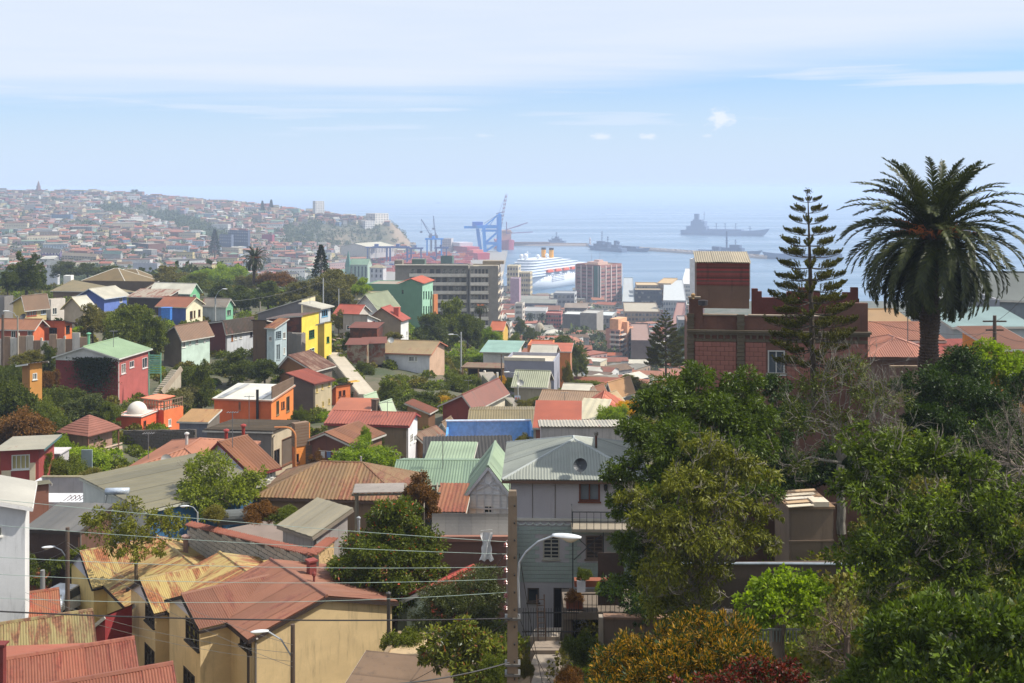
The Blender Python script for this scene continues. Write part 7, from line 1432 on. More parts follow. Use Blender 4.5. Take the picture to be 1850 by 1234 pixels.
hb('brown-red building between the long one and the hotel', 616, 640, 644, 390, 402, 1925, (140, 92, 92), (150, 104, 96), rc=(160, 96, 90), fl=2, b1=5)
hb('black fronted warehouse with small windows in the middle distance', 238, 268, 300, 441, 457, 1180, (44, 48, 62), (120, 84, 76), fl=1, b1=8, a=46)
hb('purple house with cream windows in the middle distance', 74, 108, 112, 455, 469, 1000, (106, 92, 146), (120, 104, 150), ('gx', 2.5), (150, 140, 130), fl=2, b1=6, b2=0, win=(206, 200, 190))
hb('bright yellow block low on the far hill', 372, 386, 389, 406, 418, 1750, (196, 176, 70), (240, 214, 70), fl=2, b1=3, nm='hill_building')
hb('big pale green flats on the far hill', 385, 408, 412, 391, 410, 1800, (140, 176, 156), (190, 196, 130), fl=4, b1=6)
hb('brick coloured flats left of the pale green ones', 362, 386, 390, 386, 402, 1880, (160, 96, 100), (166, 104, 100), fl=3, b1=6)
hb('dark blue block at the foot of the hill', 412, 448, 452, 417, 440, 1350, (66, 78, 110), (84, 94, 120), fl=4, b1=9, win=(120, 130, 150))
hb('steel blue block left of the dark one', 396, 418, 422, 424, 442, 1330, (86, 98, 128), (96, 108, 134), fl=3, b1=6, win=(120, 130, 150))
hb('maroon stepped building on the slope below the cliff', 473, 492, 496, 424, 440, 1500, (150, 50, 80), (156, 60, 86), fl=0)
hb('olive long roofed hall on the ridge', 304, 350, 356, 376, 382, 2050, (150, 146, 140), (160, 156, 150), ('gx', 4), (150, 144, 136), fl=1, b1=12)
hb('grey-white long wall building with a pale roof in the middle distance', 240, 284, 290, 476, 492, 800, (176, 178, 190), (186, 186, 196), ('flat', .4), (190, 190, 196))
hb('cream two-storey terrace in the middle distance', 112, 174, 180, 463, 474, 960, (176, 160, 130), (186, 170, 140), ('gx', 2), (170, 150, 130), fl=2, b1=12, win=(110, 100, 90))
hb('teal roofed hall in front of the red roofs', 186, 218, 222, 458, 466, 960, (160, 166, 166), (170, 176, 176), ('gx', 1.8), (110, 160, 156))
hb('small white pavilion with a white roof by the dark cypress', 84, 104, 108, 476, 490, 620, (196, 198, 206), (206, 206, 210), ('gx', 1.6), (226, 228, 234), fl=1, b1=4)
#--- houses on the far hill and in the plain
WALLC = [('cream', (206, 190, 152)), ('white', (208, 208, 206)), ('pale blue', (150, 172, 196)), ('pink', (196, 150, 146)), ('terracotta', (172, 104, 82)), ('mint green', (140, 184, 160)), ('yellow', (214, 190, 104)), ('grey', (140, 140, 144)), ('tan', (172, 146, 116)), ('lilac', (150, 140, 176)), ('crimson', (160, 60, 62)), ('sky blue', (96, 136, 184))]
ROOFC = [('rust-red', (166, 84, 66)), ('salmon', (196, 116, 98)), ('brown', (124, 92, 74)), ('grey', (150, 148, 146)), ('white', (216, 216, 216)), ('green', (130, 166, 142)), ('dark', (84, 76, 74)), ('orange-red', (196, 92, 62))]
RWT = [6, 5, 4, 4, 3, 1, 2, 4]; WWT = [5, 4, 2, 2, 3, 2, 2, 4, 4, 1, 1, 1]
def ravine(px, py):
 def seg(x0, y0, x1, y1, r):
  t = max(0, min(1, ((px - x0) * (x1 - x0) + (py - y0) * (y1 - y0)) / ((x1 - x0) ** 2 + (y1 - y0) ** 2))); dx, dy = px - x0 - t * (x1 - x0), (py - y0 - t * (y1 - y0)) * 2.2; return dx * dx + dy * dy < r * r
 return seg(195, 377, 300, 392, 16) or seg(300, 392, 425, 440, 26) or (512 < px < 700 and 408 < py < 446) or (700 <= px < 760 and py < 446) or seg(140, 408, 180, 415, 12) or seg(60, 365, 110, 366, 9)
rs = random.Random(77); cand = []
D = 470.0
while D < 2480:
 step = 13.5 if D > 1100 else 15; pxs = step * F / D
 px = -30 + rs.uniform(0, pxs)
 lim = 762 if D > 1100 else 1235
 while px < lim:
  d_ = D + rs.uniform(-.35, .35) * 14; x = (px - CX) / F * d_; z = ground_z(x, d_); py = HY + (H - z) * F / d_
  ok = z > 2.2 and not ravine(px, py) and rs.random() < (.93 if D < 1800 else .86)
  if px < 640 and py > 508: ok = False
  if 640 <= px < 930 and D < 560: ok = False
  if px > 930 and py > 640: ok = False
  if px > 600 and 1165 < D < 1995 and px < 930 and z < 3.4: ok = False
  if px > 745 and D < 1165 and py < 470: ok = False
  if 640 < px < 925 and D > 1130: ok = ok and z > 6
  if ok: cand.append((d_, px, x, z, py))
  px += pxs * rs.uniform(.8, 1.3)
 D += (17 + D * .005)
def in_foot(x, y, m=.5):
 for (cx, cy, ca, sa, w2, l2) in FOOT:
  dx, dy = x - cx, y - cy
  if abs(dx) > 25 or abs(dy) > 25: continue
  if abs(dx * ca - dy * sa) < w2 + m and abs(dx * sa + dy * ca) < l2 + m: return True
 return False
D = 232.0
while D < 468:
 px = 965 + rs.uniform(0, 60)
 while px < 1238:
  d_ = D + rs.uniform(-4, 4); x = (px - CX) / F * d_; z = ground_z(x, d_); py = HY + (H - z) * F / d_
  if not in_foot(x, d_, 4.5) and not (px < 1050 and D < 300) and py > 590: cand.append((d_, px, x, z, py))
  px += 12.5 * F / D * rs.uniform(.9, 1.25)
 D += 13.5
cand.sort(key=lambda c: c[0])
used_l = set(); stuff = {}
def place_words(px, py):
 if px > 940: return 'in the old town in front of the tower block' if px < 1100 else 'in the old town right of the salmon flats'
 if px > 600: return 'between the green church and the flats' if py > 478 else 'below the cliff near the port warehouse'
 if py < 372: return 'on the skyline ridge' + (' near the brick church' if px < 130 else ' between church and twin palms' if px < 260 else ' left of the twin pines' if px < 480 else ' by the twin pines')
 if py < 400: return 'on the upper far hillside' + (' below the brick church' if px < 140 else ' left of the green ravine' if px < 240 else ' above the green ravine' if px < 380 else ' below the arcaded building')
 if py < 440: return 'on the lower far hillside' + (' at the left edge' if px < 100 else ' left of the ravine' if px < 260 else ' right of the ravine foot' if px < 420 else ' by the dark blue block')
 return 'on the valley floor' + (' at the left edge behind the cypress' if px < 110 else ' near the black fronted warehouse' if px < 330 else ' behind the ridge trees' if px < 520 else ' near the green church')
n_ind = 0; last = None
nseen = 285
order = sorted(cand, key=lambda c: c[0])
def hmesh(w, l, h, rk, rh, org=(0, 0, 0), rot=0.0, below=7.0):
 """wall, roof and window geometry of a small house; org/rot bake the placement in"""
 A = MB(); B = MB(); C_ = MB(); M_ = Matrix.Translation(org) @ Matrix.Rotation(rot, 4, 'Z'); w2, l2 = w / 2, l / 2
 A.box(-w2, -l2, -below, w2, l2, h)
 o = .35
 if rk == 'g':
  A.tri((-w2, -l2, h), (-w2, l2, h), (-w2, 0, h + rh)).tri((w2, -l2, h), (w2, l2, h), (w2, 0, h + rh))
  B.quad((-w2 - o, -l2 - o, h - .1), (w2 + o, -l2 - o, h - .1), (w2 + o, 0, h + rh), (-w2 - o, 0, h + rh)).quad((w2 + o, l2 + o, h - .1), (-w2 - o, l2 + o, h - .1), (-w2 - o, 0, h + rh), (w2 + o, 0, h + rh))
 elif rk == 'h':
  m = min(w2, l2); c = [(-w2 - o, -l2 - o, h), (w2 + o, -l2 - o, h), (w2 + o, l2 + o, h), (-w2 - o, l2 + o, h)]; a_, b_ = (-w2 + m * .9, 0, h + rh), (w2 - m * .9 + .01, 0, h + rh)
  B.quad(c[0], c[1], b_, a_).tri(c[1], c[2], b_).quad(c[2], c[3], a_, b_).tri(c[3], c[0], a_)
 else: B.box(-w2 - .15, -l2 - .15, h + .003, w2 + .15, l2 + .15, h + .3)
 fl = 2 if h > 5 else 1
 for j in range(fl):
  z0 = h * (j + .35) / fl - (.0 if fl == 1 else .2)
  for i in range(max(2, int(w / 2.6))):
   x = -w2 + w * (i + .5) / max(2, int(w / 2.6)); C_.quad((x - .5, -l2 - .03, z0), (x + .5, -l2 - .03, z0), (x + .5, -l2 - .03, z0 + 1.3), (x - .5, -l2 - .03, z0 + 1.3))
  for i in range(max(1, int(l / 3))):
   y = -l2 + l * (i + .5) / max(1, int(l / 3)); C_.quad((w2 + .03, y - .5, z0), (w2 + .03, y + .5, z0), (w2 + .03, y + .5, z0 + 1.3), (w2 + .03, y - .5, z0 + 1.3))
 if rot or any(org):
  for m in (A, B, C_): m.v = [tuple(M_ @ Vector(p)) for p in m.v]
 return A, B, C_
WM = [pt(tuple(int(x * .72 + sum(c) / 3 * .28) for x in c), .25) for _, c in WALLC]; RM = [sh(c, .12, 'n') for _, c in ROOFC]; GM = glass((64, 66, 74), .3)
bigm = MB(); bidx = []
shape_w = {'g': 'gabled', 'h': 'hip-roofed', 'f': 'flat-roofed'}
prev_desc = None
for c in order:
 D, px, x, z, py = c
 wi = rs.choices(range(len(WALLC)), WWT)[0]; ri = rs.choices(range(len(ROOFC)), RWT)[0]; rk = rs.choices('ghf', (6, 2, 3))[0]
 flat_city = px > 560 and D < 1150
 w = rs.uniform(7, 14) * (1.2 if flat_city else 1); l = rs.uniform(6, 9); h = (rs.uniform(4.2, 8.6) if D > 470 else rs.uniform(3, 4.4)) * (1.25 if flat_city and px < 930 else 1) * (.8 if 470 < D < 900 else 1); rh = rs.uniform(.7, 1.9); rot = math.radians(rs.uniform(-35, 20) if rs.random() < .8 else rs.uniform(30, 60))
 if D > 900 and rs.random() < .09: w *= rs.uniform(1.6, 2.6); h *= 1.5; rk = 'f' if rs.random() < .6 else 'g'
 if n_ind < nseen:
  size = 'long low' if w > 12.5 and h < 5 else 'low' if h < 4.6 else 'two-storey' if w > 9.5 else 'narrow'
  d0 = '%s %s house, %s roof' % (size, WALLC[wi][0], ROOFC[ri][0]); lab = d0 + ' ' + place_words(px, py)
  if lab in used_l and prev_desc: lab = d0 + ' beside ' + prev_desc
  q = 0
  while lab in used_l and q < 60: wi = (wi + 1) % len(WALLC); ri = (ri + (q % 12 == 11)) % len(ROOFC); d0 = '%s %s house, %s roof' % (size, WALLC[wi][0], ROOFC[ri][0]); lab = d0 + ' ' + place_words(px, py); q += 1
  while len(lab.split()) > 16: lab = lab.replace(' the ', ' ', 1) if ' the ' in lab else ' '.join(lab.split()[:16])
  used_l.add(lab); prev_desc = '%s house with %s roof' % (WALLC[wi][0], ROOFC[ri][0])
  A, B, C_ = hmesh(w, l, h, rk, rh, below=9)
  r = empty('distant_house', (x, D, z), rot); tag(r, lab, 'house', 'distant houses of the city')
  A.build('wall', WM[wi], r); B.build('roof', RM[ri], r); o = C_.build('windows', GM, r); o['kind'] = 'stuff'; n_ind += 1
 else:
  A, B, C_ = hmesh(w, l, h, rk, rh, (x, D, z), rot)
  for m, k in ((A, wi), (B, len(WM) + ri), (C_, len(WM) + len(RM))): merge(bigm, m); bidx += [k] * len(m.f)
me = bigm.mesh('hillside_houses'); [me.materials.append(m) for m in WM + RM + [GM]]; me.polygons.foreach_set('material_index', bidx)
tag(mesh_obj('hillside_houses', me), 'hundreds of small painted houses packed over the far hills', kind='stuff')
rs = np.random.RandomState(9); r2 = random.Random(31); Cs = []; Ds = []; Ss = []
n = 0
for k in range(26000):
 D = math.exp(r2.uniform(math.log(430), math.log(2450))); px = r2.uniform(-40, 765 if D > 1150 else 1240); x = (px - CX) / F * D; z = ground_z(x, D); py = HY + (H - z) * F / D
 if z < 3.2: continue
 rv = ravine(px, py)
 if px < 640 and py > 515: continue
 if px > 560 and D < 1150 and r2.random() > .25: continue
 if not rv and r2.random() > .3: continue
 if rv and D < 1000 or (px > 690 and D > 1700 and r2.random() < .7): continue
 w = r2.uniform(3.5, 9) * (.85 if rv and px > 520 else 1); h = w * r2.uniform(.6, 1.1); m = 46
 u_ = sphere_pts(rs, m); pts = u_ * np.array([w / 2, w / 2, h / 2]) * rs.uniform(.6, 1.05, (m, 1)) + np.array([x, D, z + h * .45]); Cs.append(pts); Ds.append(u_ + rs.normal(size=(m, 3)) * .6); Ss.append(rs.uniform(.9, 1.9, m) * (w / 5)); n += 1
 if n > 5200: break
me = leaf_mesh('hillside_trees', np.concatenate(Cs), np.concatenate(Ds), np.concatenate(Ss), leafm((30, 48, 26), (84, 100, 54), .12), .85, 2)
tag(mesh_obj('hillside_trees', me), 'dark scrub and garden trees scattered over the far hills', kind='stuff')
#--- garden trees and shrubs on the near slopes
T = [ ('shrubs hiding the foot of the ochre box house', 62, 700, 775, 84, 117, 'mound', 'mid', 2), ('leafy bank left of the ochre box house', 20, 640, 700, 60, 128, 'mound', 'dark', 3), # label, px, ytop, ybase, w, D, kind, leaves, seed, cat
 ('dark cypress cluster with several points behind the houses at the left', 48, 452, 530, 88, 236, 'spires', 'dark', 1),
 ('low dark bushy tree at the foot of the cypress cluster', 14, 488, 530, 40, 232, 'round', 'dark', 2),
 ('round olive tree left of the tan hip roof', 118, 470, 505, 55, 410, 'round', 'blue', 3), ('dull green tree beyond the tan hip roof, second from the cypress', 158, 474, 504, 50, 405, 'round', 'blue', 4),
 ('dull green tree beyond the tan hip roof, third from the cypress', 196, 478, 506, 50, 400, 'round', 'dark', 5), ('small bluish tree right of the tan hip roof', 246, 484, 512, 50, 395, 'round', 'blue', 6),
 ('broad olive tree behind the long white roof', 305, 478, 528, 66, 330, 'round', 'olive', 1), ('dark tree right of the olive one behind the white roof', 352, 490, 540, 64, 315, 'round', 'mid', 2),
 ('bright lime tree on the ridge below the small palm', 412, 460, 515, 72, 390, 'mound', 'lime', 3), ('second lime tree on the ridge, nearer the white roof', 372, 474, 515, 60, 380, 'mound', 'lime', 4),
 ('dark round tree above the pale grey-blue house', 398, 505, 562, 60, 275, 'round', 'dark', 5), ('dark tree left of the white shed roof on the ridge', 436, 512, 570, 54, 265, 'round', 'dark', 6),
 ('dark spreading tree above the maroon-sided house', 486, 505, 566, 70, 262, 'round', 'dark', 1), ('flat-topped reddish brown tree right of the small palm', 497, 480, 520, 70, 300, 'mound', 'rust', 2),
 ('olive brown shrub mass under the small palm', 455, 482, 522, 60, 320, 'mound', 'olive', 3), ('olive tree above the cream upper house', 540, 505, 572, 84, 258, 'round', 'olive', 4),
 ('tall rounded olive tree left of the green building', 598, 482, 580, 104, 270, 'round', 'olive', 5), ('large olive tree behind the wire poles', 632, 490, 575, 62, 285, 'round', 'olive', 6),
 ('small fresh green tree against the green building', 652, 500, 545, 40, 265, 'round', 'lime', 1), ('low tree between the yellow annex and the red roof', 612, 560, 600, 34, 212, 'tall', 'olive', 2),
 ('dark tree left of the lamp below the flats', 778, 562, 640, 74, 248, 'round', 'dark', 3), ('large rounded olive-green tree before the flats', 812, 535, 640, 80, 262, 'round', 'mid', 4),
 ('dark brown-green tree right of the olive one before the flats', 846, 562, 640, 64, 244, 'round', 'dark', 5), ('feathery light green tree beside the yellow house under the flats', 888, 590, 655, 56, 240, 'tall', 'lime', 6),
 ('light green tree near the foot of the flats', 862, 575, 645, 44, 252, 'round', 'mid', 1), ('small dark tree by the white low block', 931, 600, 645, 34, 262, 'round', 'mid', 2),
 ('dark bush between the flats and the dome', 940, 572, 605, 26, 420, 'tall', 'dark', 3), ('dark round tree left of the dome', 958, 590, 622, 32, 380, 'round', 'dark', 4),
 ('long dark tree mass behind the orange houses', 1012, 604, 660, 66, 262, 'round', 'dark', 5), ('dark tree at the right end of the mass behind the orange houses', 1042, 618, 690, 46, 245, 'round', 'mid', 6),
 ('round dark green tree in the hollow right of the lilac wall', 1070, 678, 712, 70, 176, 'mound', 'mid', 1), ('pale green loose tree right of the round dark one', 1140, 676, 722, 66, 168, 'round', 'olive', 2),
 ('second pale green tree beside the big dark tree', 1172, 690, 730, 46, 160, 'round', 'mid', 3), ('olive hedge plant at the right end of the lilac wall', 1026, 650, 716, 28, 178, 'tall', 'olive', 4),
 ('yellow-green bush left of the big dark tree', 1108, 716, 775, 56, 118, 'mound', 'lime', 5), ('golden bush above the yellow-green one', 1135, 712, 750, 46, 122, 'mound', 'yellow', 6),
 ('airy tree with bare twigs left of the big garden tree', 168, 545, 625, 60, 178, 'round', 'olive', 1), ('big leafy tree behind the green roof of the crimson house', 232, 545, 650, 96, 172, 'round', 'mid', 2),
 ('darker tree right of the big leafy one', 276, 560, 655, 70, 168, 'tall', 'mid', 3), ('dark shrubs between the steps and the mint house', 330, 640, 712, 64, 152, 'mound', 'dark', 4),
 ('grey-green flowering shrub below the mint house', 322, 680, 745, 70, 138, 'mound', 'grey', 5), ('tall dark shrub right of the flowering one', 362, 650, 755, 58, 140, 'tall', 'dark', 6),
 ('dark round tree below the maroon-sided house', 424, 628, 702, 80, 158, 'round', 'dark', 1), ('dark tree below the plank shack, right of the round one', 478, 645, 702, 70, 152, 'round', 'dark', 2),
 ('bush beside the orange house with skylights', 543, 722, 770, 30, 126, 'mound', 'mid', 3), ('shrub between the hut roofs above the beige house', 634, 598, 645, 38, 190, 'round', 'mid', 4),
 ('round shrub in front of the grey-brown house', 711, 594, 614, 30, 204, 'mound', 'olive', 5), ('small shrub by the yellow terrace house', 620, 678, 692, 24, 158, 'mound', 'mid', 6),
 ('large dark hedge mound at the left edge', 22, 655, 770, 96, 112, 'mound', 'dark', 1), ('brownish shrub mass below the dark hedge mound', 36, 716, 812, 110, 104, 'mound', 'rust', 2),
 ('dark ivy-like slope shrub below the crimson house', 110, 672, 760, 90, 124, 'mound', 'dark', 3), ('dark shrub under the front of the crimson house', 158, 690, 765, 90, 122, 'mound', 'blue', 4),
 ('shrub right of the dark slope shrubs by the pavilion', 196, 722, 780, 50, 119, 'round', 'mid', 5), ('bushy dark tree left of the tiled pavilion', 92, 728, 815, 90, 110, 'mound', 'dark', 6),
 ('bright green creeper bank below the tiled pavilion', 150, 790, 852, 110, 100, 'mound', 'lime', 1), ('bright green creeper at the left of the pavilion', 106, 768, 845, 60, 104, 'mound', 'lime', 2),
 ('mixed shrub behind the grey panel', 118, 806, 868, 76, 90, 'mound', 'mid', 3), ('low shrubs along the white terrace wall', 160, 842, 878, 70, 86, 'mound', 'olive', 4), ('small tree hiding the corner of the red and cream house', 78, 808, 872, 40, 87, 'tall', 'mid', 5),
 ('ivy hanging below the yard wall', 88, 618, 680, 40, 146, 'tall', 'dark', 6), ('yellow-green weeds below the yard wall', 50, 620, 665, 60, 145, 'mound', 'olive', 1), ('brown dry shrubs under the ochre box house', 88, 655, 705, 40, 126, 'mound', 'rust', 2),
 ('feathery light green pepper tree before the brick side wall', 655, 772, 862, 116, 96, 'mound', 'lime', 3), ('tall thin fern-like plant above the pepper tree', 660, 768, 812, 30, 100, 'tall', 'lime', 4),
 ('dark red-flowering climber beside the orange tower', 572, 812, 870, 36, 99, 'tall', 'rust', 5), ('creeper hanging on the brown wall under the red roof', 686, 775, 815, 22, 105, 'tall', 'dark', 6),
 ('shrub mass at the top of the terraced garden', 722, 660, 715, 60, 172, 'mound', 'mid', 1), ('dark shrub in the middle of the terraced garden', 770, 668, 732, 80, 166, 'mound', 'dark', 2), ('round shrub at the left of the terraced garden', 704, 682, 752, 66, 150, 'round', 'mid', 3),
 ('large dark shrub at the front of the terraced garden', 748, 690, 758, 84, 146, 'mound', 'dark', 4), ('green shrub right of the terraced garden', 832, 660, 712, 66, 168, 'mound', 'mid', 5), ('shrub by the lane in the terraced garden', 862, 684, 726, 50, 160, 'mound', 'mid', 6),
 ('yellow flowering bush in the terraced garden', 800, 706, 734, 40, 150, 'mound', 'yellow', 1), ('yellow flowering bush beside the lane gate', 907, 676, 712, 24, 172, 'round', 'yellow', 2), ('dark shrub beside the yellow bush by the lane', 922, 680, 715, 24, 168, 'round', 'dark', 3),
 ('green hedge at the foot of the low shed', 975, 708, 740, 60, 150, 'mound', 'mid', 4), ('bush with orange flowers below the small shed', 950, 712, 745, 40, 148, 'mound', 'olive', 5), ('hedge running up behind the car port', 862, 618, 668, 80, 215, 'mound', 'lime', 6),
 ('shrubs on the bank beside the lamp', 820, 632, 672, 60, 212, 'mound', 'mid', 1), ('climber over the edge of the blue yard', 948, 775, 812, 36, 101, 'mound', 'olive', 2), ('dark hedge right of the lilac wall foot', 1022, 690, 722, 34, 168, 'mound', 'mid', 3),
 ('hanging plants on the steps of the ruined garden', 662, 640, 690, 36, 172, 'mound', 'dark', 4), ('thicket between the orange houses and the fence', 560, 640, 665, 60, 165, 'mound', 'olive', 5),
 ('dark shrub beside the alley wall', 1052, 1118, 1200, 70, 43, 'mound', 'dark', 6), ('hedge before the low red brick houses on the right', 1235, 585, 640, 30, 300, 'round', 'dark', 2),
 ('shaded bushes in the street corner behind the white house', 70, 975, 1060, 80, 66, 'mound', 'dark', 3), ('shrub behind the parked car', 112, 1030, 1070, 60, 68, 'mound', 'rust', 1), ('loose bush right of the street pole', 140, 985, 1050, 60, 66, 'round', 'mid', 4),
 ('shrub at the foot of the concrete pole', 900, 1160, 1240, 60, 36, 'mound', 'mid', 5), ('weeds beside the alley slabs', 948, 1170, 1225, 30, 44, 'mound', 'olive', 6), ('bush under the blank end wall by the fence', 730, 1110, 1200, 90, 48, 'mound', 'mid', 2), ('ground shrub right of the alley slabs', 1030, 1185, 1250, 50, 40, 'mound', 'rust', 3),
]
for k, (lb, px, yt, yb, w, D, kd, lf, sd) in enumerate(T):
 shrub = kd == 'mound' or 'shrub' in lb or 'hedge' in lb
 tree(lb, px, yt, yb, w, D, kd, lf, sd % 3 + 1, 'shrub' if shrub else 'tree', 'shrub' if shrub else 'tree', 'garden shrubs' if shrub else 'trees among the houses', trunk=not shrub)
r2 = random.Random(15); rs = np.random.RandomState(15); G3 = [([], [], []) for _ in range(3)]; n = 0
for k in range(14000):
 D = math.exp(r2.uniform(math.log(26), math.log(470))); px = r2.uniform(-60, 1900); x = (px - CX) / F * D
 if 40 < px < 170 and D < 72: continue
 if 935 < px < 1035 and 40 < D < 62: continue
 if 560 < px < 700 and 140 < D < 175 and r2.random() < .6: continue
 if 870 < px < 960 and 140 < D < 185 and r2.random() < .5: continue
 if px < 700 and D < 60: continue
 z = ground_z(x, D)
 if in_foot(x, D): continue
 py = HY + (H - z) * F / D
 if py > 1400: continue
 w = r2.uniform(.9, 2.4) * (1 if D < 200 else 1.5); h = w * r2.uniform(.35, .7); lf = .10 + D * .0016; m = int(min(260, 9 * w * w / (lf * lf)))
 u_ = sphere_pts(rs, m); u_[:, 2] = np.abs(u_[:, 2]); pts = u_ * np.array([w / 2, w / 2, h]) * rs.uniform(.7, 1.08, (m, 1)) + np.array([x, D, z])
 q = G3[0 if r2.random() < .5 else (1 if r2.random() < .75 else 2)]; q[0].append(pts); q[1].append(u_ + rs.normal(size=(m, 3)) * .6); q[2].append(rs.uniform(.7, 1.3, m) * lf); n += 1
 if n > 4300: break
for (a_, b_, c_), lf, nm in zip(G3, ('mid', 'olive', 'lime'), ('mid green', 'olive green', 'fresh green')):
 t_ = c_
 me = leaf_mesh('undergrowth', np.concatenate(a_), np.concatenate(b_), np.concatenate(t_), leafm(*LEAFSETS[lf][:2], LEAFSETS[lf][2]), .7, 4)
 tag(mesh_obj('undergrowth', me), nm + ' undergrowth covering the banks between the houses', kind='stuff')
#--- detailed trees nearer the viewpoint
def near_tree(label, blobs, base, D0, leaf, lm, seed, cover=2.0, clump=.24, width=.42, name='tree', cat='tree', droop=.35, per=24, twig=0, limbs=True, bk=(110, 96, 82), fill=.35, up=0.0, twl=1.0, squash=1.0, bare=None):
 """blobs: (px, py, radius px, D)"""
 B = []
 for (px, py, r, D) in blobs:
  p = P(px, py, D); R = r / F * D; B.append((p.x, p.y, p.z, R, R * .95, R * .85 * squash))
 b = P(base[0], base[1], base[2]); b.z = min(b.z, min(q[2] - q[5] for q in B)); root = empty(name, b); tag(root, label, cat)
 Bl = [(q[0] - b.x, q[1] - b.y, q[2] - b.z, q[3], q[4], q[5]) for q in B]
 me = crown_mesh('crown', Bl, leaf, lm, cover, seed, clump, width, droop, fill, per, up); mesh_obj('crown', me, None, root)
 rs = random.Random(seed)
 if limbs:
  mb = MB(); ctr = Vector((sum(q[0] for q in Bl) / len(Bl), sum(q[1] for q in Bl) / len(Bl), sum(q[2] for q in Bl) / len(Bl))); fk = Vector((ctr.x * .4, ctr.y * .4, max(.4, ctr.z * .4))); sc = max(.05, .045 * ctr.z)
  limb(mb, (0, 0, -1.5), fk, sc * 1.3, sc, rs, .1, 6, 8)
  for q in Bl:
   e = Vector(q[:3]); pts = limb(mb, fk.lerp(ctr, .3 * rs.random()), e + Vector((0, 0, q[5] * .2)), sc * .5, sc * .16, rs, .25, 6, 6)
   for k in range(twig):
    d = Vector([rs.uniform(-1, 1) for _ in range(3)]); d.y -= .7; d.z += .3; twigs(mb, e + d.normalized() * q[3] * .35, d, q[3] * .62 * twl, sc * .14, rs, 2, .7, 3)
  mb.build('trunk', bark(bk), root)
 return root
def nlf(a, b, *r): return leafm(tuple(x * .78 for x in a), tuple(x * .9 for x in b), *r)
DARKG = nlf((30, 50, 14), (98, 126, 36), .25, .38); OLIV = nlf((56, 72, 22), (140, 150, 58), .28, .45); MIDG = nlf((34, 62, 22), (96, 132, 46), .25, .42); DEEP = nlf((22, 42, 18), (66, 96, 38), .22, .4); LIME = nlf((78, 116, 20), (150, 184, 50), .38, .5)
near_tree('big glossy dark green tree in front of the mansion, sunlit on top', [(1262, 700, 46, 44), (1285, 745, 60, 43), (1205, 735, 52, 43), (1345, 715, 46, 44), (1372, 755, 40, 43), (1160, 790, 48, 42), (1225, 800, 62, 41), (1310, 805, 62, 42), (1375, 815, 44, 43), (1135, 850, 36, 41), (1180, 875, 50, 40.5), (1130, 925, 34, 41), (1260, 880, 60, 41), (1140, 985, 36, 41), (1350, 880, 50, 42), (1160, 1040, 40, 41), (1170, 960, 44, 42)], (1250, 1120, 42), 42, .17, DARKG, 11, 2.5, .26, .34, twig=0)
near_tree('olive green tree with long drooping leaves and bare twigs, before the glossy one', [(1280, 815, 44, 38), (1330, 850, 46, 38), (1235, 870, 52, 37.5), (1300, 905, 56, 37.5), (1380, 925, 28, 38), (1190, 935, 50, 37), (1150, 900, 30, 38), (1255, 960, 60, 37), (1340, 970, 46, 37.5), (1385, 985, 22, 38), (1210, 1020, 56, 37), (1285, 1040, 46, 37.5), (1180, 1085, 46, 38), (1250, 1095, 50, 38)], (1260, 1150, 38), 38, .17, OLIV, 12, 1.5, .26, .30, droop=.7, twig=4, bk=(150, 140, 124))
near_tree('grey twiggy half-bare tree in front of the mansion corner', [(1480, 700, 52, 48), (1540, 680, 46, 48), (1590, 720, 48, 47), (1450, 760, 46, 47), (1520, 770, 56, 47), (1600, 790, 50, 46), (1440, 840, 30, 46)], (1520, 900, 47), 47, .13, nlf((44, 66, 28), (110, 128, 60), .2), 13, .55, .3, .4, twig=11, bk=(146, 138, 124), twl=1.55, fill=.5)
near_tree('deep green tree left of the bare right-hand branches, below the palm', [(1690, 690, 52, 50), (1740, 660, 44, 51), (1720, 740, 62, 49), (1780, 720, 50, 50), (1660, 760, 44, 49), (1750, 800, 64, 48), (1690, 810, 50, 48), (1820, 780, 52, 49), (1640, 830, 40, 48), (1800, 860, 60, 47), (1850, 700, 40, 51)], (1740, 950, 48), 49, .14, DEEP, 14, 2.1, .26, .42, twig=0)
near_tree('sunlit yellow-green bush top right of the palm trunk', [(1790, 640, 34, 53), (1812, 670, 36, 53), (1760, 680, 28, 53), (1845, 680, 30, 53), (1840, 650, 20, 54)], (1800, 760, 53), 53, .15, LIME, 15, 1.9, .3, .4)
near_tree('wide spreading olive-leaved tree on the right with pale crooked limbs', [(1560, 800, 46, 33), (1610, 830, 56, 32), (1680, 835, 56, 31.5), (1750, 860, 56, 31), (1540, 880, 40, 32), (1600, 920, 66, 31), (1690, 930, 70, 30.5), (1780, 930, 62, 30), (1840, 900, 50, 30), (1560, 1000, 46, 31), (1640, 1020, 66, 30), (1730, 1030, 66, 29.5), (1810, 1020, 56, 29.5), (1590, 1080, 46, 30), (1850, 990, 50, 29.5)], (1740, 1150, 30), 30, .155, nlf((40, 68, 18), (120, 146, 50), .28, .42), 16, 1.7, .26, .38, droop=.5, twig=4, bk=(166, 152, 134))
near_tree('large-leaved bush filling the lower right corner', [(1640, 1150, 60, 21), (1710, 1130, 66, 20.5), (1790, 1120, 66, 20), (1850, 1150, 60, 20), (1590, 1205, 50, 21), (1670, 1225, 70, 20), (1760, 1215, 76, 19.5), (1840, 1240, 60, 19.5), (1560, 1250, 46, 21)], (1730, 1320, 20), 20, .16, nlf((34, 58, 22), (106, 136, 62), .22, .35), 17, 1.9, .28, .40, droop=-.1, up=.3)
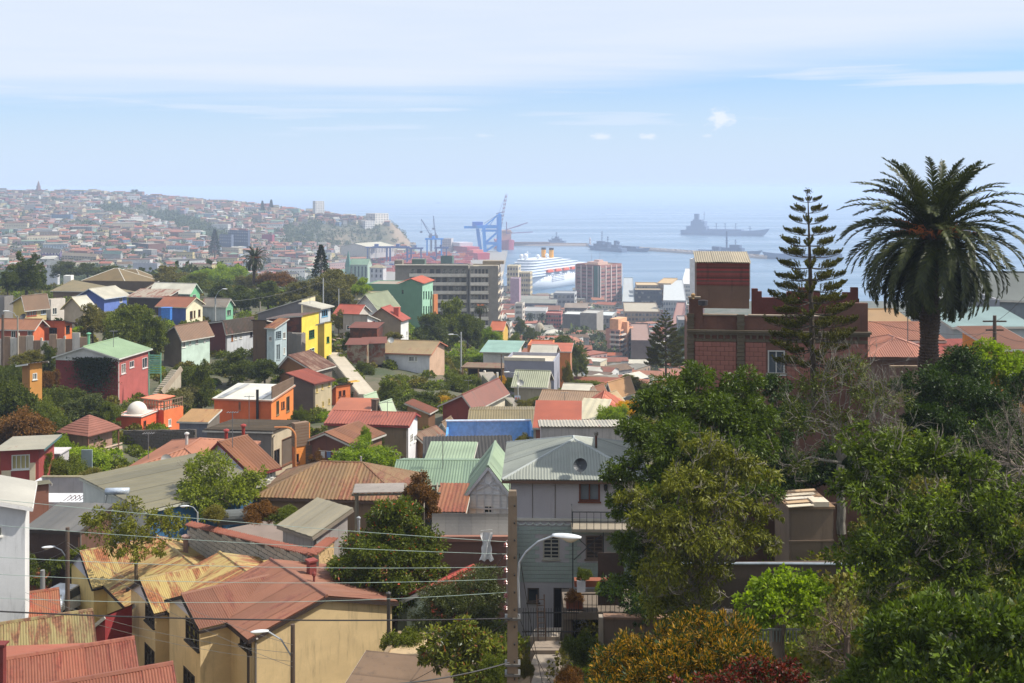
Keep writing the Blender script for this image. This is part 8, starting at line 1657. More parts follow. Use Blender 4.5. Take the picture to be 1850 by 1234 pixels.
near_tree('bright lime-green vine mass over the garden pergola', [(1385, 1060, 34, 30), (1425, 1050, 38, 30), (1465, 1065, 32, 30.5), (1360, 1090, 26, 29.5), (1410, 1095, 36, 29.5), (1460, 1105, 30, 30), (1375, 1120, 20, 29.5)], (1420, 1160, 30), 30, .13, LIME, 18, 2.2, .3, .6, droop=.6, name='vine', cat='vine')
near_tree('dark leafy tree filling the gap between the mansion wall and the concrete shed', [(1405, 700, 34, 53), (1430, 760, 46, 52), (1400, 820, 50, 51), (1450, 850, 46, 51), (1490, 830, 50, 51), (1420, 890, 36, 50), (1530, 850, 40, 51)], (1430, 960, 51), 51, .15, DEEP, 31, 2.0, .3, .4)
near_tree('golden yellow-tipped bush in the foreground garden', [(1110, 1195, 46, 23), (1160, 1175, 46, 22.5), (1215, 1190, 56, 22), (1275, 1150, 52, 22.5), (1330, 1165, 52, 22.5), (1230, 1235, 60, 21.5), (1300, 1215, 60, 21.5), (1370, 1190, 34, 22), (1140, 1240, 50, 22)], (1240, 1300, 22), 22, .095, nlf((96, 92, 30), (204, 160, 62), .25, .5, (60, 78, 32), .5), 19, 2.0, .3, .30, droop=-.5, up=.2, name='shrub', cat='shrub')
near_tree('dark red-leaved bush under the golden one at the bottom edge', [(1350, 1225, 46, 21), (1400, 1240, 46, 21), (1300, 1250, 40, 20.5), (1220, 1262, 40, 20.5), (1420, 1215, 26, 21.5)], (1350, 1300, 21), 21, .075, nlf((64, 20, 20), (132, 52, 44), .2, .4, (50, 70, 34), .25), 20, 2.2, .3, .5, name='shrub', cat='shrub', limbs=False)
near_tree('flowering tree with glossy leaves beside the blank end wall', [(720, 945, 44, 53), (690, 985, 56, 52.5), (755, 985, 44, 53), (645, 1025, 44, 52), (700, 1035, 56, 51.5), (755, 1045, 46, 52), (660, 1075, 40, 51.5), (720, 1085, 46, 51), (770, 1010, 30, 52.5), (735, 925, 30, 54)], (710, 1180, 52), 52, .17, nlf((38, 60, 18), (112, 132, 46), .25, .4, (206, 96, 60), .02), 21, 2.3, .28, .38)
near_tree('dark feathery tree between the hanging cloth and the pole', [(870, 1050, 36, 46), (835, 1075, 44, 45), (880, 1085, 40, 45.5), (810, 1110, 40, 44.5), (865, 1120, 46, 44.5), (820, 1140, 30, 44), (795, 1080, 34, 45), (775, 1120, 28, 45)], (850, 1200, 45), 45, .10, nlf((44, 58, 36), (92, 106, 70), .15, .3), 22, 1.9, .3, .3, droop=.5)
near_tree('broad-leaved bush at the bottom left of the concrete pole', [(800, 1165, 36, 38), (845, 1155, 40, 38), (885, 1180, 36, 37.5), (820, 1200, 40, 37.5), (870, 1220, 40, 37), (790, 1190, 24, 38)], (840, 1290, 38), 38, .19, nlf((48, 74, 30), (134, 148, 66), .25, .4, (140, 90, 50), .06), 23, 2.2, .3, .42)
near_tree('airy light green tree in front of the blue side wall', [(195, 960, 36, 60), (240, 935, 40, 60), (285, 955, 36, 60), (315, 940, 26, 61), (220, 985, 30, 59.5), (270, 985, 30, 59.5), (175, 935, 22, 60)], (245, 1020, 60), 60, .19, nlf((66, 84, 28), (140, 150, 66), .3), 24, .85, .36, .42, twig=2, bk=(120, 104, 84))
near_tree('light yellow-green tree over the rust-red gabled house', [(370, 850, 40, 74), (410, 870, 46, 73), (355, 885, 34, 73), (440, 890, 36, 72.5), (395, 905, 44, 72), (340, 910, 26, 73), (455, 865, 22, 73)], (400, 960, 73), 73, .23, nlf((74, 98, 30), (150, 172, 72), .32, .5), 25, 1.45, .34, .42, twig=1, bk=(150, 130, 110))
near_tree('dark undergrowth behind the garden wall in the shade of the big trees', [(1150, 1100, 40, 45), (1210, 1120, 40, 45), (1290, 1130, 40, 44), (1110, 1060, 30, 46)], (1200, 1200, 45), 45, .15, DEEP, 26, 1.8, .3, .4, limbs=False, name='shrub', cat='shrub')
for (lb, px, py, D, dirs, L_, sd, c_) in (('bare grey-brown tree reaching in from the right edge', 1880, 850, 45, [(-1, -.2, .7), (-1.2, 0, .25), (-.6, -.3, 1.1), (-1, .1, -.1), (-.9, -.2, .45)], 1.9, 3, (140, 126, 112)), ('bare twiggy bush beside the lime vine', 1530, 1150, 29, [(-.8, -.2, .9), (-.3, -.2, 1.1), (-1, 0, .2), (-.7, 0, -.3), (.1, -.2, 1.2)], .85, 4, (120, 100, 84))):
 mb = MB(); rs = random.Random(sd)
 for k, d in enumerate(dirs * 2): twigs(mb, (0, 0, -.1 * k), Vector(d) + Vector([rs.uniform(-.25, .25) for _ in range(3)]), L_ * rs.uniform(.8, 1.1), .05 * L_ / 1.8, rs, 4, .75, 3, .05)
 mb.tube([(0, 0, -3), (0, 0, 0)], .08, 6); tag(mb.build('bare_tree', bark(c_), None, loc=P(px, py, D)), lb, 'tree')
#--- palms
def frond_mesh(el0, droop, Ln, seed, dense=46, ll=.62):
 rs = random.Random(seed); mb = MB(); n = 14; pts = [Vector((0, 0, 0))]; el = el0
 for i in range(n): pts.append(pts[-1] + Vector((math.cos(el), 0, math.sin(el))) * Ln / n); el -= droop / n * (1 + 1.3 * i / n)
 mb.tube(pts, [.045 * (1 - .85 * i / n) + .004 for i in range(n + 1)], 4, False)
 for i in range(dense):
  t = .10 + .90 * i / (dense - 1); f = t * n; k = min(n - 1, int(f)); p = pts[k].lerp(pts[k + 1], f - k); tan = (pts[k + 1] - pts[k]).normalized(); side = Vector((0, 1, 0)); up = side.cross(tan) * -1
  if up.z < 0: up = -up
  l = ll * math.sin(math.pi * (.16 + .78 * t)) ** .7 * rs.uniform(.85, 1.1)
  for s in (-1, 1):
   d = (side * s * rs.uniform(.55, .8) + tan * rs.uniform(.6, .85) + up * rs.uniform(.05, .45)).normalized(); e1 = p + d * l * .55; d2 = (d + Vector((0, 0, -.35))).normalized(); e2 = e1 + d2 * l * .45; w = tan * .044
   a = len(mb.v); mb.v += [tuple(p - w), tuple(p + w), tuple(e1 + w * 1.1), tuple(e1 - w * 1.1), tuple(e2)]; mb.f += [(a, a + 1, a + 2, a + 3), (a + 3, a + 2, a + 4)]
 return mb
def build_palm(label, loc_, sc=1.0, grp=None, seed=1):
 root = empty('palm_tree', loc_, 0, sc); tag(root, label, 'palm tree', grp); rs = random.Random(seed); FM = nlf((24, 36, 16), (74, 86, 40), .12, .4); vs = []
 for k, (el, dr, Ln, ll) in enumerate(((84, .55, 4.6, .55), (74, .6, 5.1, .6), (60, .75, 5.4, .62), (46, .85, 5.5, .62), (30, .95, 5.5, .62), (15, 1.0, 5.4, .62), (-2, 1.15, 5.3, .62), (-20, 1.0, 5.1, .62), (-38, .8, 4.8, .6), (-55, .5, 4.4, .56))):
  vs.append([frond_mesh(math.radians(el), dr, Ln, seed * 31 + k * 2 + q, 54, ll * 1.08).mesh('frond', FM) for q in range(2)])
 cnt = (6, 10, 14, 17, 19, 21, 23, 24, 22, 14); g = 0
 for k, c in enumerate(cnt):
  for i in range(c):
   g += 1; a = g * 2.39996 + rs.uniform(-.2, .2); o = mesh_obj('frond', vs[k][i % 2], None, root, (math.cos(a) * .28, math.sin(a) * .28, .25 - k * .10), (rs.uniform(-.35, .35), rs.uniform(-.10, .10), a))
 mb = MB(); z = -9.0
 while z < .3:
  r = .5 + .05 * math.sin(z * 3) + (.16 if z > -1.6 else 0) * (1 + z / 1.6) ** .5 if z > -1.6 else .46 + .04 * math.sin(z * 2.3)
  for k in range(12):
   a = k * 2 * math.pi / 12 + z * 1.9; c, s = math.cos(a), math.sin(a); p = Vector((c * r, s * r, z)); mb.bar(p - Vector((c * .1, s * .1, .12)), p + Vector((c * .07, s * .07, .14)), .24, .09, up=(c, s, 0))
  z += .17
 mb.tube([(0, 0, -9.5), (0, 0, -5), (0, 0, -1.3), (0, 0, .3)], [.45, .43, .52, .33], 14); mb.build('trunk', bark((104, 82, 66)), root)
 fr = MB();
 for k in range(26):
  a = k * 2.4; p = Vector((math.cos(a) * .5, math.sin(a) * .5, .15)); q = p + Vector((math.cos(a) * rs.uniform(1.2, 2.0), math.sin(a) * rs.uniform(1.2, 2.0), rs.uniform(-.2, .7))); fr.tube([p, p.lerp(q, .5) + Vector((0, 0, .2)), q], [.02, .015, .006], 4)
  for j in range(26): e = p.lerp(q, rs.uniform(.35, 1)) ; d = Vector([rs.uniform(-1, 1) for _ in range(3)]) * .26; d.z -= .15; fr.tube([e, e + d], [.012, .006], 3, False)
 fr.build('fruit_stalk', plain((206, 112, 46), .6), root)
 return root
pc = P(1684, 424, 63.5); palm = build_palm('huge date palm with a dense drooping crown and thick dark trunk', pc)
palm.rotation_euler = (0, .035, .4)
def palm_copy(lb, px, py, D, sc, grp=None):
 c = copy_tree(palm); c.location = P(px, py, D); c.scale = (sc,) * 3; tag(c, lb, 'palm tree', grp)
 for ch in list(c.children):
  if ch.name.startswith('frond') and random.Random(ch.name).random() < .45: bpy.data.objects.remove(ch)
palm_copy('small ragged palm on the ridge among olive shrubs', 460, 466, 300, .75)
palm_copy('short palm beside the flats above the tree mass', 868, 552, 300, .5)
for lb, px in (('left one of the twin palms on the far skyline', 240), ('right one of the twin palms on the far skyline', 246)):
 mb = MB(); mb.tube([(0, 0, -12), (0, 0, 0)], .6, 6)
 rs = random.Random(px)
 for k in range(26):
  a = k * 2.4; el = rs.uniform(-.6, 1.2); d = Vector((math.cos(a) * math.cos(el), math.sin(a) * math.cos(el), math.sin(el))) * 5; mb.bar((0, 0, 0), d, 1.1, .3); mb.bar(d, d * 1.3 - Vector((0, 0, 2)), .9, .3)
 tag(mb.build('palm_tree', nlf((30, 50, 24), (70, 90, 50), .1), None, loc=P(px, 346, 2290)), lb, 'palm tree', 'twin palms on the skyline')
for lb, px in (('left dark palm before the columned public building', 958), ('right dark palm by the columned public building', 979)):
 mb = MB(); mb.tube([(0, 0, -7), (0, 0, 0)], .4, 6); rs = random.Random(px)
 for k in range(40):
  a = k * 2.4; el = rs.uniform(-1.0, 1.2); d = Vector((math.cos(a) * math.cos(el), math.sin(a) * math.cos(el), math.sin(el))) * 2.6; mb.bar((0, 0, 0), d, .6, .12); mb.bar(d, d * 1.3 - Vector((0, 0, 1)), .5, .12)
 tag(mb.build('palm_tree', nlf((30, 46, 26), (64, 80, 46), .1), None, loc=P(px, 573, 640)), lb, 'palm tree', 'palms in the old town')
#--- norfolk pines
def pine_branch(seed):
 rs = np.random.RandomState(seed); r = random.Random(seed); mb = MB(); n = 9
 f = lambda t: Vector((t, 0, -.05 * math.sin(math.pi * t * .9) + .10 * t ** 3)); mb.tube([f(i / n) for i in range(n + 1)], [.018 * (1 - .8 * i / n) + .002 for i in range(n + 1)], 5)
 Cs, Ds, Ss = [], [], []
 for k in range(19):
  t = .34 + .66 * (k / 18) ** .8; p = f(t); s = 1 if k % 2 else -1; l = .30 * (1.12 - t * .62) * r.uniform(.8, 1.15); d = Vector((.66, s * .6, .5 + r.uniform(0, .4))).normalized()
  q = p + d * l + Vector((0, 0, l * .35)); mid = p.lerp(q, .5) - Vector((0, 0, l * .06)); mb.tube([p, mid, q], [.006, .005, .002], 3, False)
  m = 44; tt = rs.uniform(.3, 1, m)[:, None]; pts = (1 - tt) ** 2 * np.array(p) + 2 * tt * (1 - tt) * np.array(mid) + tt ** 2 * np.array(q) + rs.normal(size=(m, 3)) * .008
  Cs.append(pts); Ds.append(rs.normal(size=(m, 3)) * .7 + np.array(d) * .6 + np.array([0, 0, .8])); Ss.append(rs.uniform(.035, .062, m))
 C_, Dr, S_ = np.concatenate(Cs), np.concatenate(Ds), np.concatenate(Ss)
 return mb.mesh('branch', bark((84, 74, 60))), leaf_mesh('needles', C_, Dr, S_, nlf((46, 58, 26), (112, 116, 62), .15, .5), .5, seed)
PB = [pine_branch(40 + k) for k in range(3)]
def norfolk(label, base, top_h, rmax, whorls, seed, per=6, grp=None, shape=.8, low=.12):
 root = empty('norfolk_pine', base); tag(root, label, 'pine tree', grp); rs = random.Random(seed); MB().tube([(0, 0, -1), (0, 0, top_h * .5), (0, 0, top_h)], [top_h * .018, top_h * .012, .012], 8).build('trunk', bark((92, 78, 62)), root)
 for k in range(whorls):
  t = k / (whorls - 1); z = top_h * (low + (1 - low) * t ** .93); rr = rmax * ((1 - t) ** shape * .93 + .10) * (1 if t > .1 else .85)
  for i in range(per):
   a = i * 2 * math.pi / per + k * .55 + rs.uniform(-.12, .12); s = rr * rs.uniform(.85, 1.1); b = PB[rs.randrange(3)]; rot = (0, -.30 * t ** 2 + .04 + rs.uniform(-.05, .05), a)
   o = mesh_obj('branch', b[0], None, root, (0, 0, z), rot, (s, s, s)); mesh_obj('needles', b[1], None, o)
 tu = leaf_mesh('tip', np.random.RandomState(1).normal(size=(60, 3)) * .07 + np.array([0, 0, top_h]), np.random.RandomState(2).normal(size=(60, 3)) + np.array([0, 0, .6]), np.full(60, .09), nlf((46, 58, 26), (112, 116, 62), .15, .5), .5, 3); mesh_obj('tip', tu, None, root)
 return root
norfolk('tall open-whorled norfolk pine in front of the brick mansion', P(1470, 700, 49.5), 8.75, 1.9, 16, 5, 6, shape=.5)
bpy.data.objects['norfolk_pine'].rotation_euler = (0, -.03, 0)
norfolk('dark norfolk pine rising in the hollow left of the mansion', P(1203, 672, 165), 9.0, 3.3, 17, 6, 6, shape=.8)
def conifer(label, px, yt, yb, w, D, seed, grp=None):
 h = (yb - yt) / F * D; r = w / 2 / F * D; rs = np.random.RandomState(seed); m = 2600; t = rs.rand(m) ** .75; a = rs.rand(m) * 6.28; k = np.floor(t * 11) / 11; rr = r * (1 - t) ** .8 * (.45 + .55 * (1 - (t * 11 % 1))) * rs.uniform(.6, 1.1, m)
 pts = np.stack([np.cos(a) * rr, np.sin(a) * rr, h * (.04 + .96 * t)], 1); root = empty('conifer', P(px, yb, D)); tag(root, label, 'conifer', grp)
 mesh_obj('crown', leaf_mesh('crown', pts, np.stack([np.cos(a), np.sin(a), rs.normal(size=m) * .4], 1), rs.uniform(.6, 1.1, m) * h * .055, nlf((22, 36, 22), (58, 72, 40), .12), .8, seed), None, root); MB().tube([(0, 0, -1), (0, 0, h)], [h * .025, .02], 6).build('trunk', bark(), root)
conifer('dark narrow conifer standing above the olive trees on the ridge', 580, 443, 505, 40, 300, 1)
for k, (px, yt, yb, w, D, lb) in enumerate(((474, 363, 390, 12, 2000, 'left one of the twin pines on the far ridge'), (490, 361, 390, 13, 2000, 'right one of the twin pines on the far ridge'), (388, 415, 465, 26, 1150, 'tall dark araucaria in the middle distance below the far hill'), (147, 424, 445, 8, 1300, 'small pointed tree on the lower far hillside'))): conifer(lb, px, yt, yb, w, D, 5 + k, 'twin pines on the far ridge' if k < 2 else None)
#--- poles, lamps and wires
LM = plain((206, 208, 208), .4); ST = plain((170, 174, 176), .4, .3)
def lamp_head(parent, p, d, s=1.0):
 """cobra-head street lamp: p is the arm's end, d the pointing direction (unit, horizontal)"""
 d = Vector(d).normalized(); sd = Vector((-d.y, d.x, 0)); mb = MB(); n = 12; k = 9
 for i in range(k + 1):
  t = i / k; w = .15 * math.sin(math.pi * (.12 + .82 * t)) ** .6 * s; h = .085 * math.sin(math.pi * (.1 + .85 * t)) ** .5 * s; c = p + d * (.86 * s * t - .05)
  for j in range(n):
   a = math.pi * j / (n - 1); mb.v.append(tuple(c + sd * math.cos(a) * w + Vector((0, 0, math.sin(a) * h))))
 for i in range(k):
  for j in range(n - 1): mb.f.append((i * n + j, (i + 1) * n + j, (i + 1) * n + j + 1, i * n + j + 1))
 mb.f += [tuple(range(n)), tuple(reversed(range(k * n, k * n + n)))]
 mb.build('lamp_head', LM, parent, True)
 mb = MB();
 for i in range(k + 1):
  t = i / k; w = .145 * math.sin(math.pi * (.12 + .8 * t)) ** .6 * s; h = (.06 + .12 * max(0, math.sin(math.pi * min(1, max(0, (t - .35) / .6))))) * math.sin(math.pi * (.1 + .85 * t)) ** .5 * s; c = p + d * (.84 * s * t - .04)
  for j in range(n):
   a = math.pi + math.pi * j / (n - 1); mb.v.append(tuple(c + sd * math.cos(a) * w + Vector((0, 0, math.sin(a) * h))))
 for i in range(k):
  for j in range(n - 1): mb.f.append((i * n + j, i * n + j + 1, (i + 1) * n + j + 1, (i + 1) * n + j))
 mb.build('lens', plain((196, 184, 160), .3), parent, True)
PD = 27.0
pole = empty('concrete_pole', (P(926, 886, PD).x, PD, 94.5)); tag(pole, 'big tapering concrete power pole with insulator rack in the foreground', 'power pole')
zt = P(926, 886, PD).z - 94.5
MB().v; mb = MB(); n = len(mb.v)
for (z, w, d) in ((0, .19, .14), (zt - .12, .105, .09), (zt, .09, .075)): mb.v += [(-w, -d, z), (w, -d, z), (w, d, z), (-w, d, z)]
for i in range(2):
 for j in range(4): a = i * 4 + j; b = i * 4 + (j + 1) % 4; mb.f.append((a, b, b + 4, a + 4))
mb.f += [(8, 9, 10, 11), (3, 2, 1, 0)]; mb.build('shaft', pt((128, 110, 90), .6), pole)
hm = MB();
for k in range(11): z = zt - .35 - k * .42; hm.box(.03, -.18, z, .065, -.11 - .003 * k * .3, z + .035)
hm.build('bolt_hole', plain((30, 26, 24), .9), pole)
mb = MB()
for y in (1117, 1200, 1218): z = P(926, y, PD).z - 94.5; mb.box(-.19, -.16, z, .19, .16, z + .05)
mb.build('band', plain((110, 108, 104), .5, .4), pole)
rk = MB(); xr = P(916, 900, PD).x - pole.location.x; IN = []
z0, z1 = P(0, 1095, PD).z - 94.5, P(0, 972, PD).z - 94.5; rk.box(xr - .02, -.2, z0, xr + .02, -.16, z1).build('insulator_rack', plain((120, 110, 104), .5), pole)
for y in (979, 1001, 1024, 1046, 1070, 1091):
 z = P(0, y, PD).z - 94.5; MB().lathe([(.02, -.05), (.055, -.035), (.03, -.01), (.055, .015), (.03, .04), (.015, .055)], 10, (xr - .03, -.22, z)).build('insulator', plain((130, 70, 58), .3), pole)
ar = [P(938, 1092, PD), P(936, 1040, PD), P(938, 1008, PD), P(950, 988, PD), P(972, 968, PD), P(1000, 956, PD)]; ar = [p - pole.location for p in ar]; ar = [Vector((p.x, -.2 - .06 * i, p.z)) for i, p in enumerate(ar)]
MB().tube(ar, .028, 8).build('lamp_arm', ST, pole); lamp_head(pole, ar[-1] - Vector((0, 0, .0)), (1, -.25, 0), .82)
def simple_pole(label, px, yt, yb, D, wpx, mat, lamp=None, cross=False, name='utility_pole', cat='utility pole', grp='street poles', s=1.0):
 p = P(px, yb, D); h = (yb - yt) / F * D; r = empty(name, p); tag(r, label, cat, grp); w = wpx / F * D / 2
 MB().tube([(0, 0, -2), (0, 0, h)], [w * 1.15, w * .85], 10).build('shaft', mat, r)
 if cross: MB().bar((-.8, 0, h - .4), (.8, 0, h - .4), .1).bar((-.6, 0, h - 1), (.6, 0, h - 1), .1).build('cross_arm', mat, r)
 if lamp:
  lx, ly, ay = lamp; q = P(lx, ly, D) - p; a = P(px, ay, D) - p; sg = 1 if q.x > 0 else -1
  MB().tube([a, a.lerp(q, .45) + Vector((0, 0, abs(q.x) * .25)), q], .03 * s, 6).build('lamp_arm', ST, r); lamp_head(r, q, (sg, -.2, 0), .78 * s)
 return r
WOOD = pt((92, 76, 64), .6); CONP = pt((150, 142, 130), .4); MET = plain((170, 170, 166), .5)
simple_pole('weathered wooden pole with a white street lamp before the blank end wall', 529, 1128, 1300, 42, 9, WOOD, (483, 1140, 1190))
simple_pole('dark wooden pole with a street lamp by the parked car', 122, 953, 1108, 58, 8, WOOD, (98, 988, 1010))
simple_pole('grey pole left of the parked car with a small fitting', 77, 1030, 1075, 62, 9, pt((130, 130, 132), .3))
simple_pole('tall pale lamp post beside the flats trees', 833, 600, 652, 205, 3, MET, (819, 604, 612), s=1.6)
simple_pole('dark pole at the lane in front of the lilac wall', 906, 640, 714, 168, 2.6, WOOD)
simple_pole('lamp post in front of the lilac wall', 936, 672, 735, 158, 2.6, MET, (920, 672, 682), s=1.3)
simple_pole('white post above the cream upper house', 584, 502, 552, 235, 2.4, MET, None)
simple_pole('thin white post left of the mossy roof', 612, 522, 568, 235, 2, MET)
simple_pole('grey lamp post beside the pale grey-blue house', 389, 537, 582, 220, 2.6, MET, (402, 522, 537), s=1.6)
simple_pole('old wooden pole at the left edge before the yard wall', 5, 568, 650, 146, 5, WOOD, None)
simple_pole('grey pole with guy wire before the orange house', 32, 570, 645, 144, 3, CONP, (16, 562, 575), s=1.2)
simple_pole('dark pole behind the palm at the right', 1797, 570, 625, 76, 7, WOOD, None, True)
simple_pole('lamp post beside the white end wall balcony', 722, 822, 860, 98, 3, MET, (706, 815, 824), s=.9)
simple_pole('lamp post at the foot of the orange tower', 556, 855, 875, 96, 3, MET, (540, 847, 858), s=.9)
simple_pole('white lamp over the blue wall by the light shed', 357, 925, 950, 66, 3, MET, (340, 914, 926), s=.8)
simple_pole('post of the hillside lane above the mint house', 470, 545, 575, 215, 2.4, CONP, None)
sg = empty('sign', P(935, 722, 153)); tag(sg, 'small blue and pink poster board on a post beside the lane', 'sign')
MB().box(-.05, 0, -2, .05, .08, .4).build('post', WOOD, sg); MB().box(-.42, -.05, -.35, .42, -.01, .55).build('board', plain((196, 206, 226), .5), sg)
MB().box(-.40, -.057, -.33, .40, -.053, -.05).build('lower_band', plain((70, 90, 190), .5), sg)
for x, c in ((-.2, (206, 120, 110)), (.15, (190, 150, 140))): MB().lathe([(.02, 0), (.13, .08), (.13, .25), (.03, .36)], 10, (x, 0, 0)).build('portrait_shape', plain(c, .6), sg).matrix_basis = Matrix.Translation((0, -.06, 0)) @ Matrix.Diagonal((1, .05, 1, 1))
def wire(label, p, q, sag, r, col, grp='overhead wires', n=22):
 p, q = Vector(p), Vector(q); pts = [p.lerp(q, i / n) - Vector((0, 0, sag * 4 * (i / n) * (1 - i / n))) for i in range(n + 1)]; tag(MB().tube(pts, r, 5).build('overhead_wire', col, None), label, 'wire', grp)
WG = plain((150, 166, 156), .5); WK = plain((40, 36, 36), .6)
nm = ('topmost', 'second', 'third', 'fourth', 'fifth')
for k, (yl, yr) in enumerate(((900, 979), (947, 1001), (1005, 1024), (1036, 1046), (1079, 1070))):
 dl = 25.0; pl = P(-30, yl, dl); pr = P(916, yr, PD - .2); wire('%s pale wire running left from the rack of the concrete pole' % nm[k], pl, pr, .06 + .03 * k, .0065, WG)
wire('thick black cable crossing below the pale wires', P(-30, 1103, 25), P(926, 1117, PD - .2), .12, .018, WK)
wire('black cable falling from the concrete pole to the lower left', P(640, 1240, 24), P(920, 1197, PD - .2), .12, .018, WK)
for k, (a_, b_) in enumerate((((0, 1052, 50), (529, 1180, 41.8)), ((0, 1065, 50), (529, 1195, 41.8)), ((122, 980, 57.8), (529, 1165, 41.8)), ((122, 985, 57.8), (529, 1205, 41.8)), ((122, 992, 57.8), (-20, 1010, 52)), ((122, 975, 57.8), (-20, 990, 52)))):
 wire(('thin service wire from the wooden pole across the row houses', 'second service wire across the row houses', 'thin wire between the two wooden poles, upper', 'thin wire between the two wooden poles, lower', 'dark wire from the street pole to the left edge, lower', 'dark wire from the street pole to the left edge, upper')[k], P(*a_), P(*b_), .5, .008, plain((120, 116, 108), .5) if k < 4 else WK)
for k, (a_, b_) in enumerate((((938, 1000, 26.8), (980, 1234, 34)), ((936, 1110, 26.8), (1000, 1240, 33)), ((920, 1120, 26.8), (700, 1250, 40)), ((912, 1000, 26.8), (780, 1180, 40)))):
 wire(('dark stay wire falling right from the concrete pole', 'second dark wire falling right from the concrete pole', 'wire from the concrete pole down to the plank roof', 'thin wire from the rack to the bushes below')[k], P(*a_), P(*b_), .15, .009, WK)
for k, (a_, b_) in enumerate((((1570, 580, 60), (1800, 600, 75.8)), ((1797, 582, 75.8), (1900, 470, 60)), ((1797, 590, 75.8), (1590, 660, 70)), ((1797, 600, 75.8), (1900, 612, 60)))):
 wire(('wire behind the palm towards the mansion', 'wire rising to the right edge from the pole behind the palm', 'wire over the pink roof', 'low wire at the right edge')[k], P(*a_), P(*b_), .4, .012, WK)
for k, (a_, b_) in enumerate((((389, 545, 220), (584, 508, 235)), ((584, 506, 235), (833, 604, 205)), ((906, 645, 168), (936, 678, 158)), ((389, 548, 220), (470, 550, 215)), ((906, 644, 168), (833, 608, 205)))):
 wire(('hillside wire above the pale grey-blue house', 'hillside wire over the red roofed cottages', 'short wire by the lilac wall', 'hillside wire above the maroon-sided house', 'wire between the lane pole and the lamp post')[k], P(*a_), P(*b_), 1.0, .02, plain((110, 110, 110), .5))
def ribbon(name, label, pts, w, mat, kind='structure', thick=.3):
 mb = MB(); v = [P(*p) for p in pts]
 for i, p in enumerate(v):
  d = (v[min(i + 1, len(v) - 1)] - v[max(i - 1, 0)]); d.z = 0; d.normalize(); s = Vector((d.y, -d.x, 0)) * w / 2
  mb.v += [tuple(p - s), tuple(p + s), tuple(p + s - Vector((0, 0, thick))), tuple(p - s - Vector((0, 0, thick)))]
 for i in range(len(v) - 1):
  for j in range(4): mb.f.append((i * 4 + j, i * 4 + (j + 1) % 4, (i + 1) * 4 + (j + 1) % 4, (i + 1) * 4 + j))
 tag(mb.build(name, mat), label, kind=kind)
ribbon('lane', 'pale concrete lane running down between the garden and the lilac wall', [(878, 672, 186), (893, 698, 170), (915, 722, 156), (938, 742, 146)], 2.4, pt((150, 142, 130), .4), thick=1.5)
lw = empty('lane_wall', (0, 0, 0)); tag(lw, 'low mossy concrete wall along the lane', 'wall'); v = [P(872, 690, 168), P(895, 716, 154), (P(925, 745, 143))]
MB().bar(v[0], v[1], .25, 2.2).build('wall', pt((130, 128, 106), .5), lw); MB().bar(v[1], v[2], .25, 2.2).build('wall', pt((130, 128, 106), .5), lw)
stg = empty('garden_stair', (0, 0, 0)); tag(stg, 'long pale concrete stair wall descending beside the yellow houses', 'stairs')
for k in range(34):
 t = k / 33; p = P(604 + 58 * t, 640 + 72 * t, 180 - 34 * t); MB().box(-1.0, -.7, -2.2, 1.0, 1.2, .12).build('step', pt((190, 178, 158), .35), stg, loc=p)
rs = random.Random(19); jk = empty('ruined_garden', (0, 0, 0)) if False else None
mb = MB()
for k in range(140):
 px = rs.uniform(604, 690); py = rs.uniform(606, 700); D = 205 - (py - 606) * .42; p = P(px, py, D); d = Vector([rs.uniform(-1, 1), rs.uniform(-1, 1), rs.uniform(-.3, .6)]).normalized() * rs.uniform(.5, 1.8); mb.bar(p, p + d, rs.uniform(.06, .35), rs.uniform(.05, .2))
tag(mb.build('scrap_timber', pt((176, 150, 128), .6, var=.3)), 'heap of broken planks and scrap on the bank below the red roofs', kind='stuff')
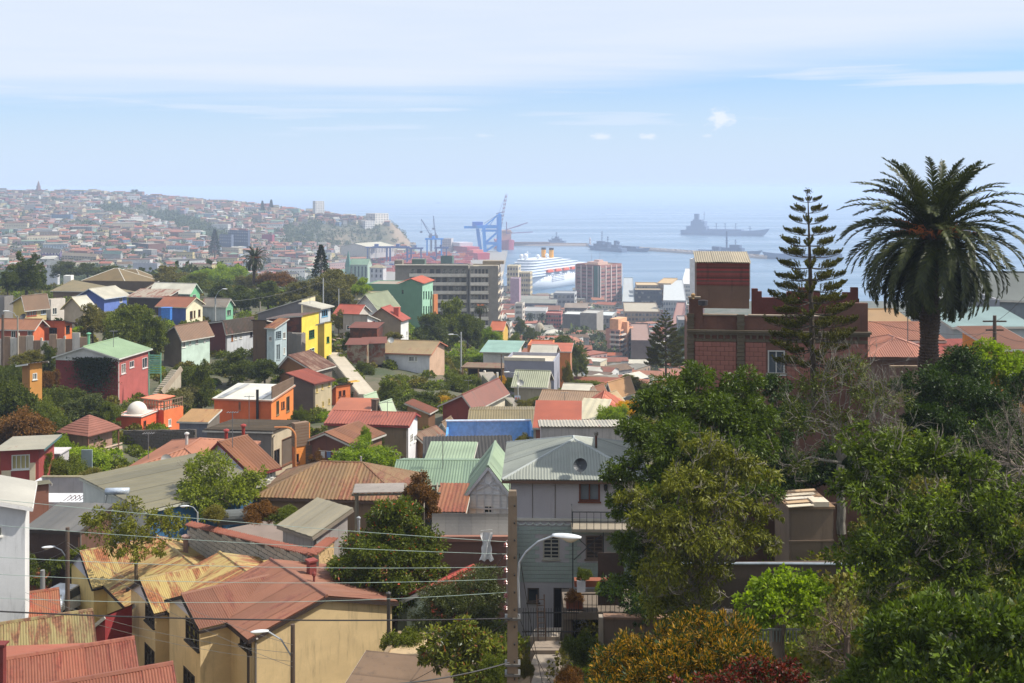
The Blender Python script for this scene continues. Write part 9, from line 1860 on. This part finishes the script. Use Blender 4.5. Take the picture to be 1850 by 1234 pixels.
for k, (px, py, D, w, h, c, lb) in enumerate(((662, 612, 190, 2.4, 2.0, (96, 46, 40), 'rust-red tin shack with an open front below the yellow rusty roof'), (648, 634, 180, 1.6, 1.2, (176, 166, 150), 'low grey lean-to among the scrap timber'), (676, 634, 182, 1.8, 1.4, (150, 140, 132), 'small pale shed at the edge of the long cottage'))):
 r = empty('shack', P(px, py, D), math.radians(-12 + 9 * k)); tag(r, lb, 'shack'); MB().box(-w, -1.5, -2, w, 1.5, h).build('wall', sh(c, .5, 'n'), r); MB().quad((-w - .3, -1.9, h + .05), (w + .3, -1.9, h + .1), (w + .3, 1.8, h + .7), (-w - .3, 1.8, h + .65)).build('roof', sh((150, 70, 54), .4, 'y'), r)
rs = random.Random(88)
AE = (('thin television aerial on the tan long roof', 1000, 752, 122), ('television aerial over the wide red roof', 700, 752, 110), ('television aerial above the rust-red gabled roof', 420, 790, 90), ('television aerial on the brown-roofed grey house', 450, 750, 106), ('television aerial beside the crimson house roof', 205, 622, 142), ('television aerial on the pink broad roof', 1020, 735, 145), ('television aerial above the maroon-sided house', 430, 582, 190), ('television aerial on the red-roofed hall', 846, 714, 137), ('television aerial near the salmon hip roof top', 268, 812, 92), ('television aerial on the green corrugated roof', 800, 838, 81), ('television aerial above the white hillside cabin', 560, 550, 190), ('television aerial over the pink corrugated roof', 1640, 600, 76))
for lb, px, py, D in AE:
 h = rs.uniform(1.3, 2.2); p = P(px, py, D); mb = MB(); mb.bar((0, 0, -1.2), (0, 0, h), .05).bar((-.5, 0, h - .1), (.5, .1, h - .1), .035)
 for k in range(5): mb.bar((-.4 + k * .2, -.3, h - .08), (-.4 + k * .2, .3, h - .08), .03)
 tag(mb.build('roof_aerial', plain((120, 118, 116), .5), None, loc=p), lb, 'aerial')
for lb, px, py, D, c in (('dark dish on the salmon-roofed orange house', 42, 580, 165, (70, 66, 64)), ('pale dish on the low shed by the lilac wall', 940, 700, 155, (170, 168, 160)), ('small grey dish on the tan cottage roof', 706, 622, 176, (150, 150, 146))): dish(lb, P(px, py, D), rs.uniform(-.4, .6), .5, c)
ws = empty('washing_line', P(455, 690, 120)); tag(ws, 'line of coloured washing strung beside the grey porch house', 'washing line'); ws.location = P(600, 838, 99)
MB().tube([(-1.2, 0, 1.2), (0, 0, 1.1), (1.3, 0, 1.2)], .012, 4).build('line', plain((180, 180, 176), .6), ws)
for k, c in enumerate(((206, 206, 212), (90, 120, 170), (190, 80, 76), (220, 214, 196))): MB().box(-1.0 + k * .52, -.01, .55, -.66 + k * .52, .01, 1.1).build('garment', pt(c, .1), ws)
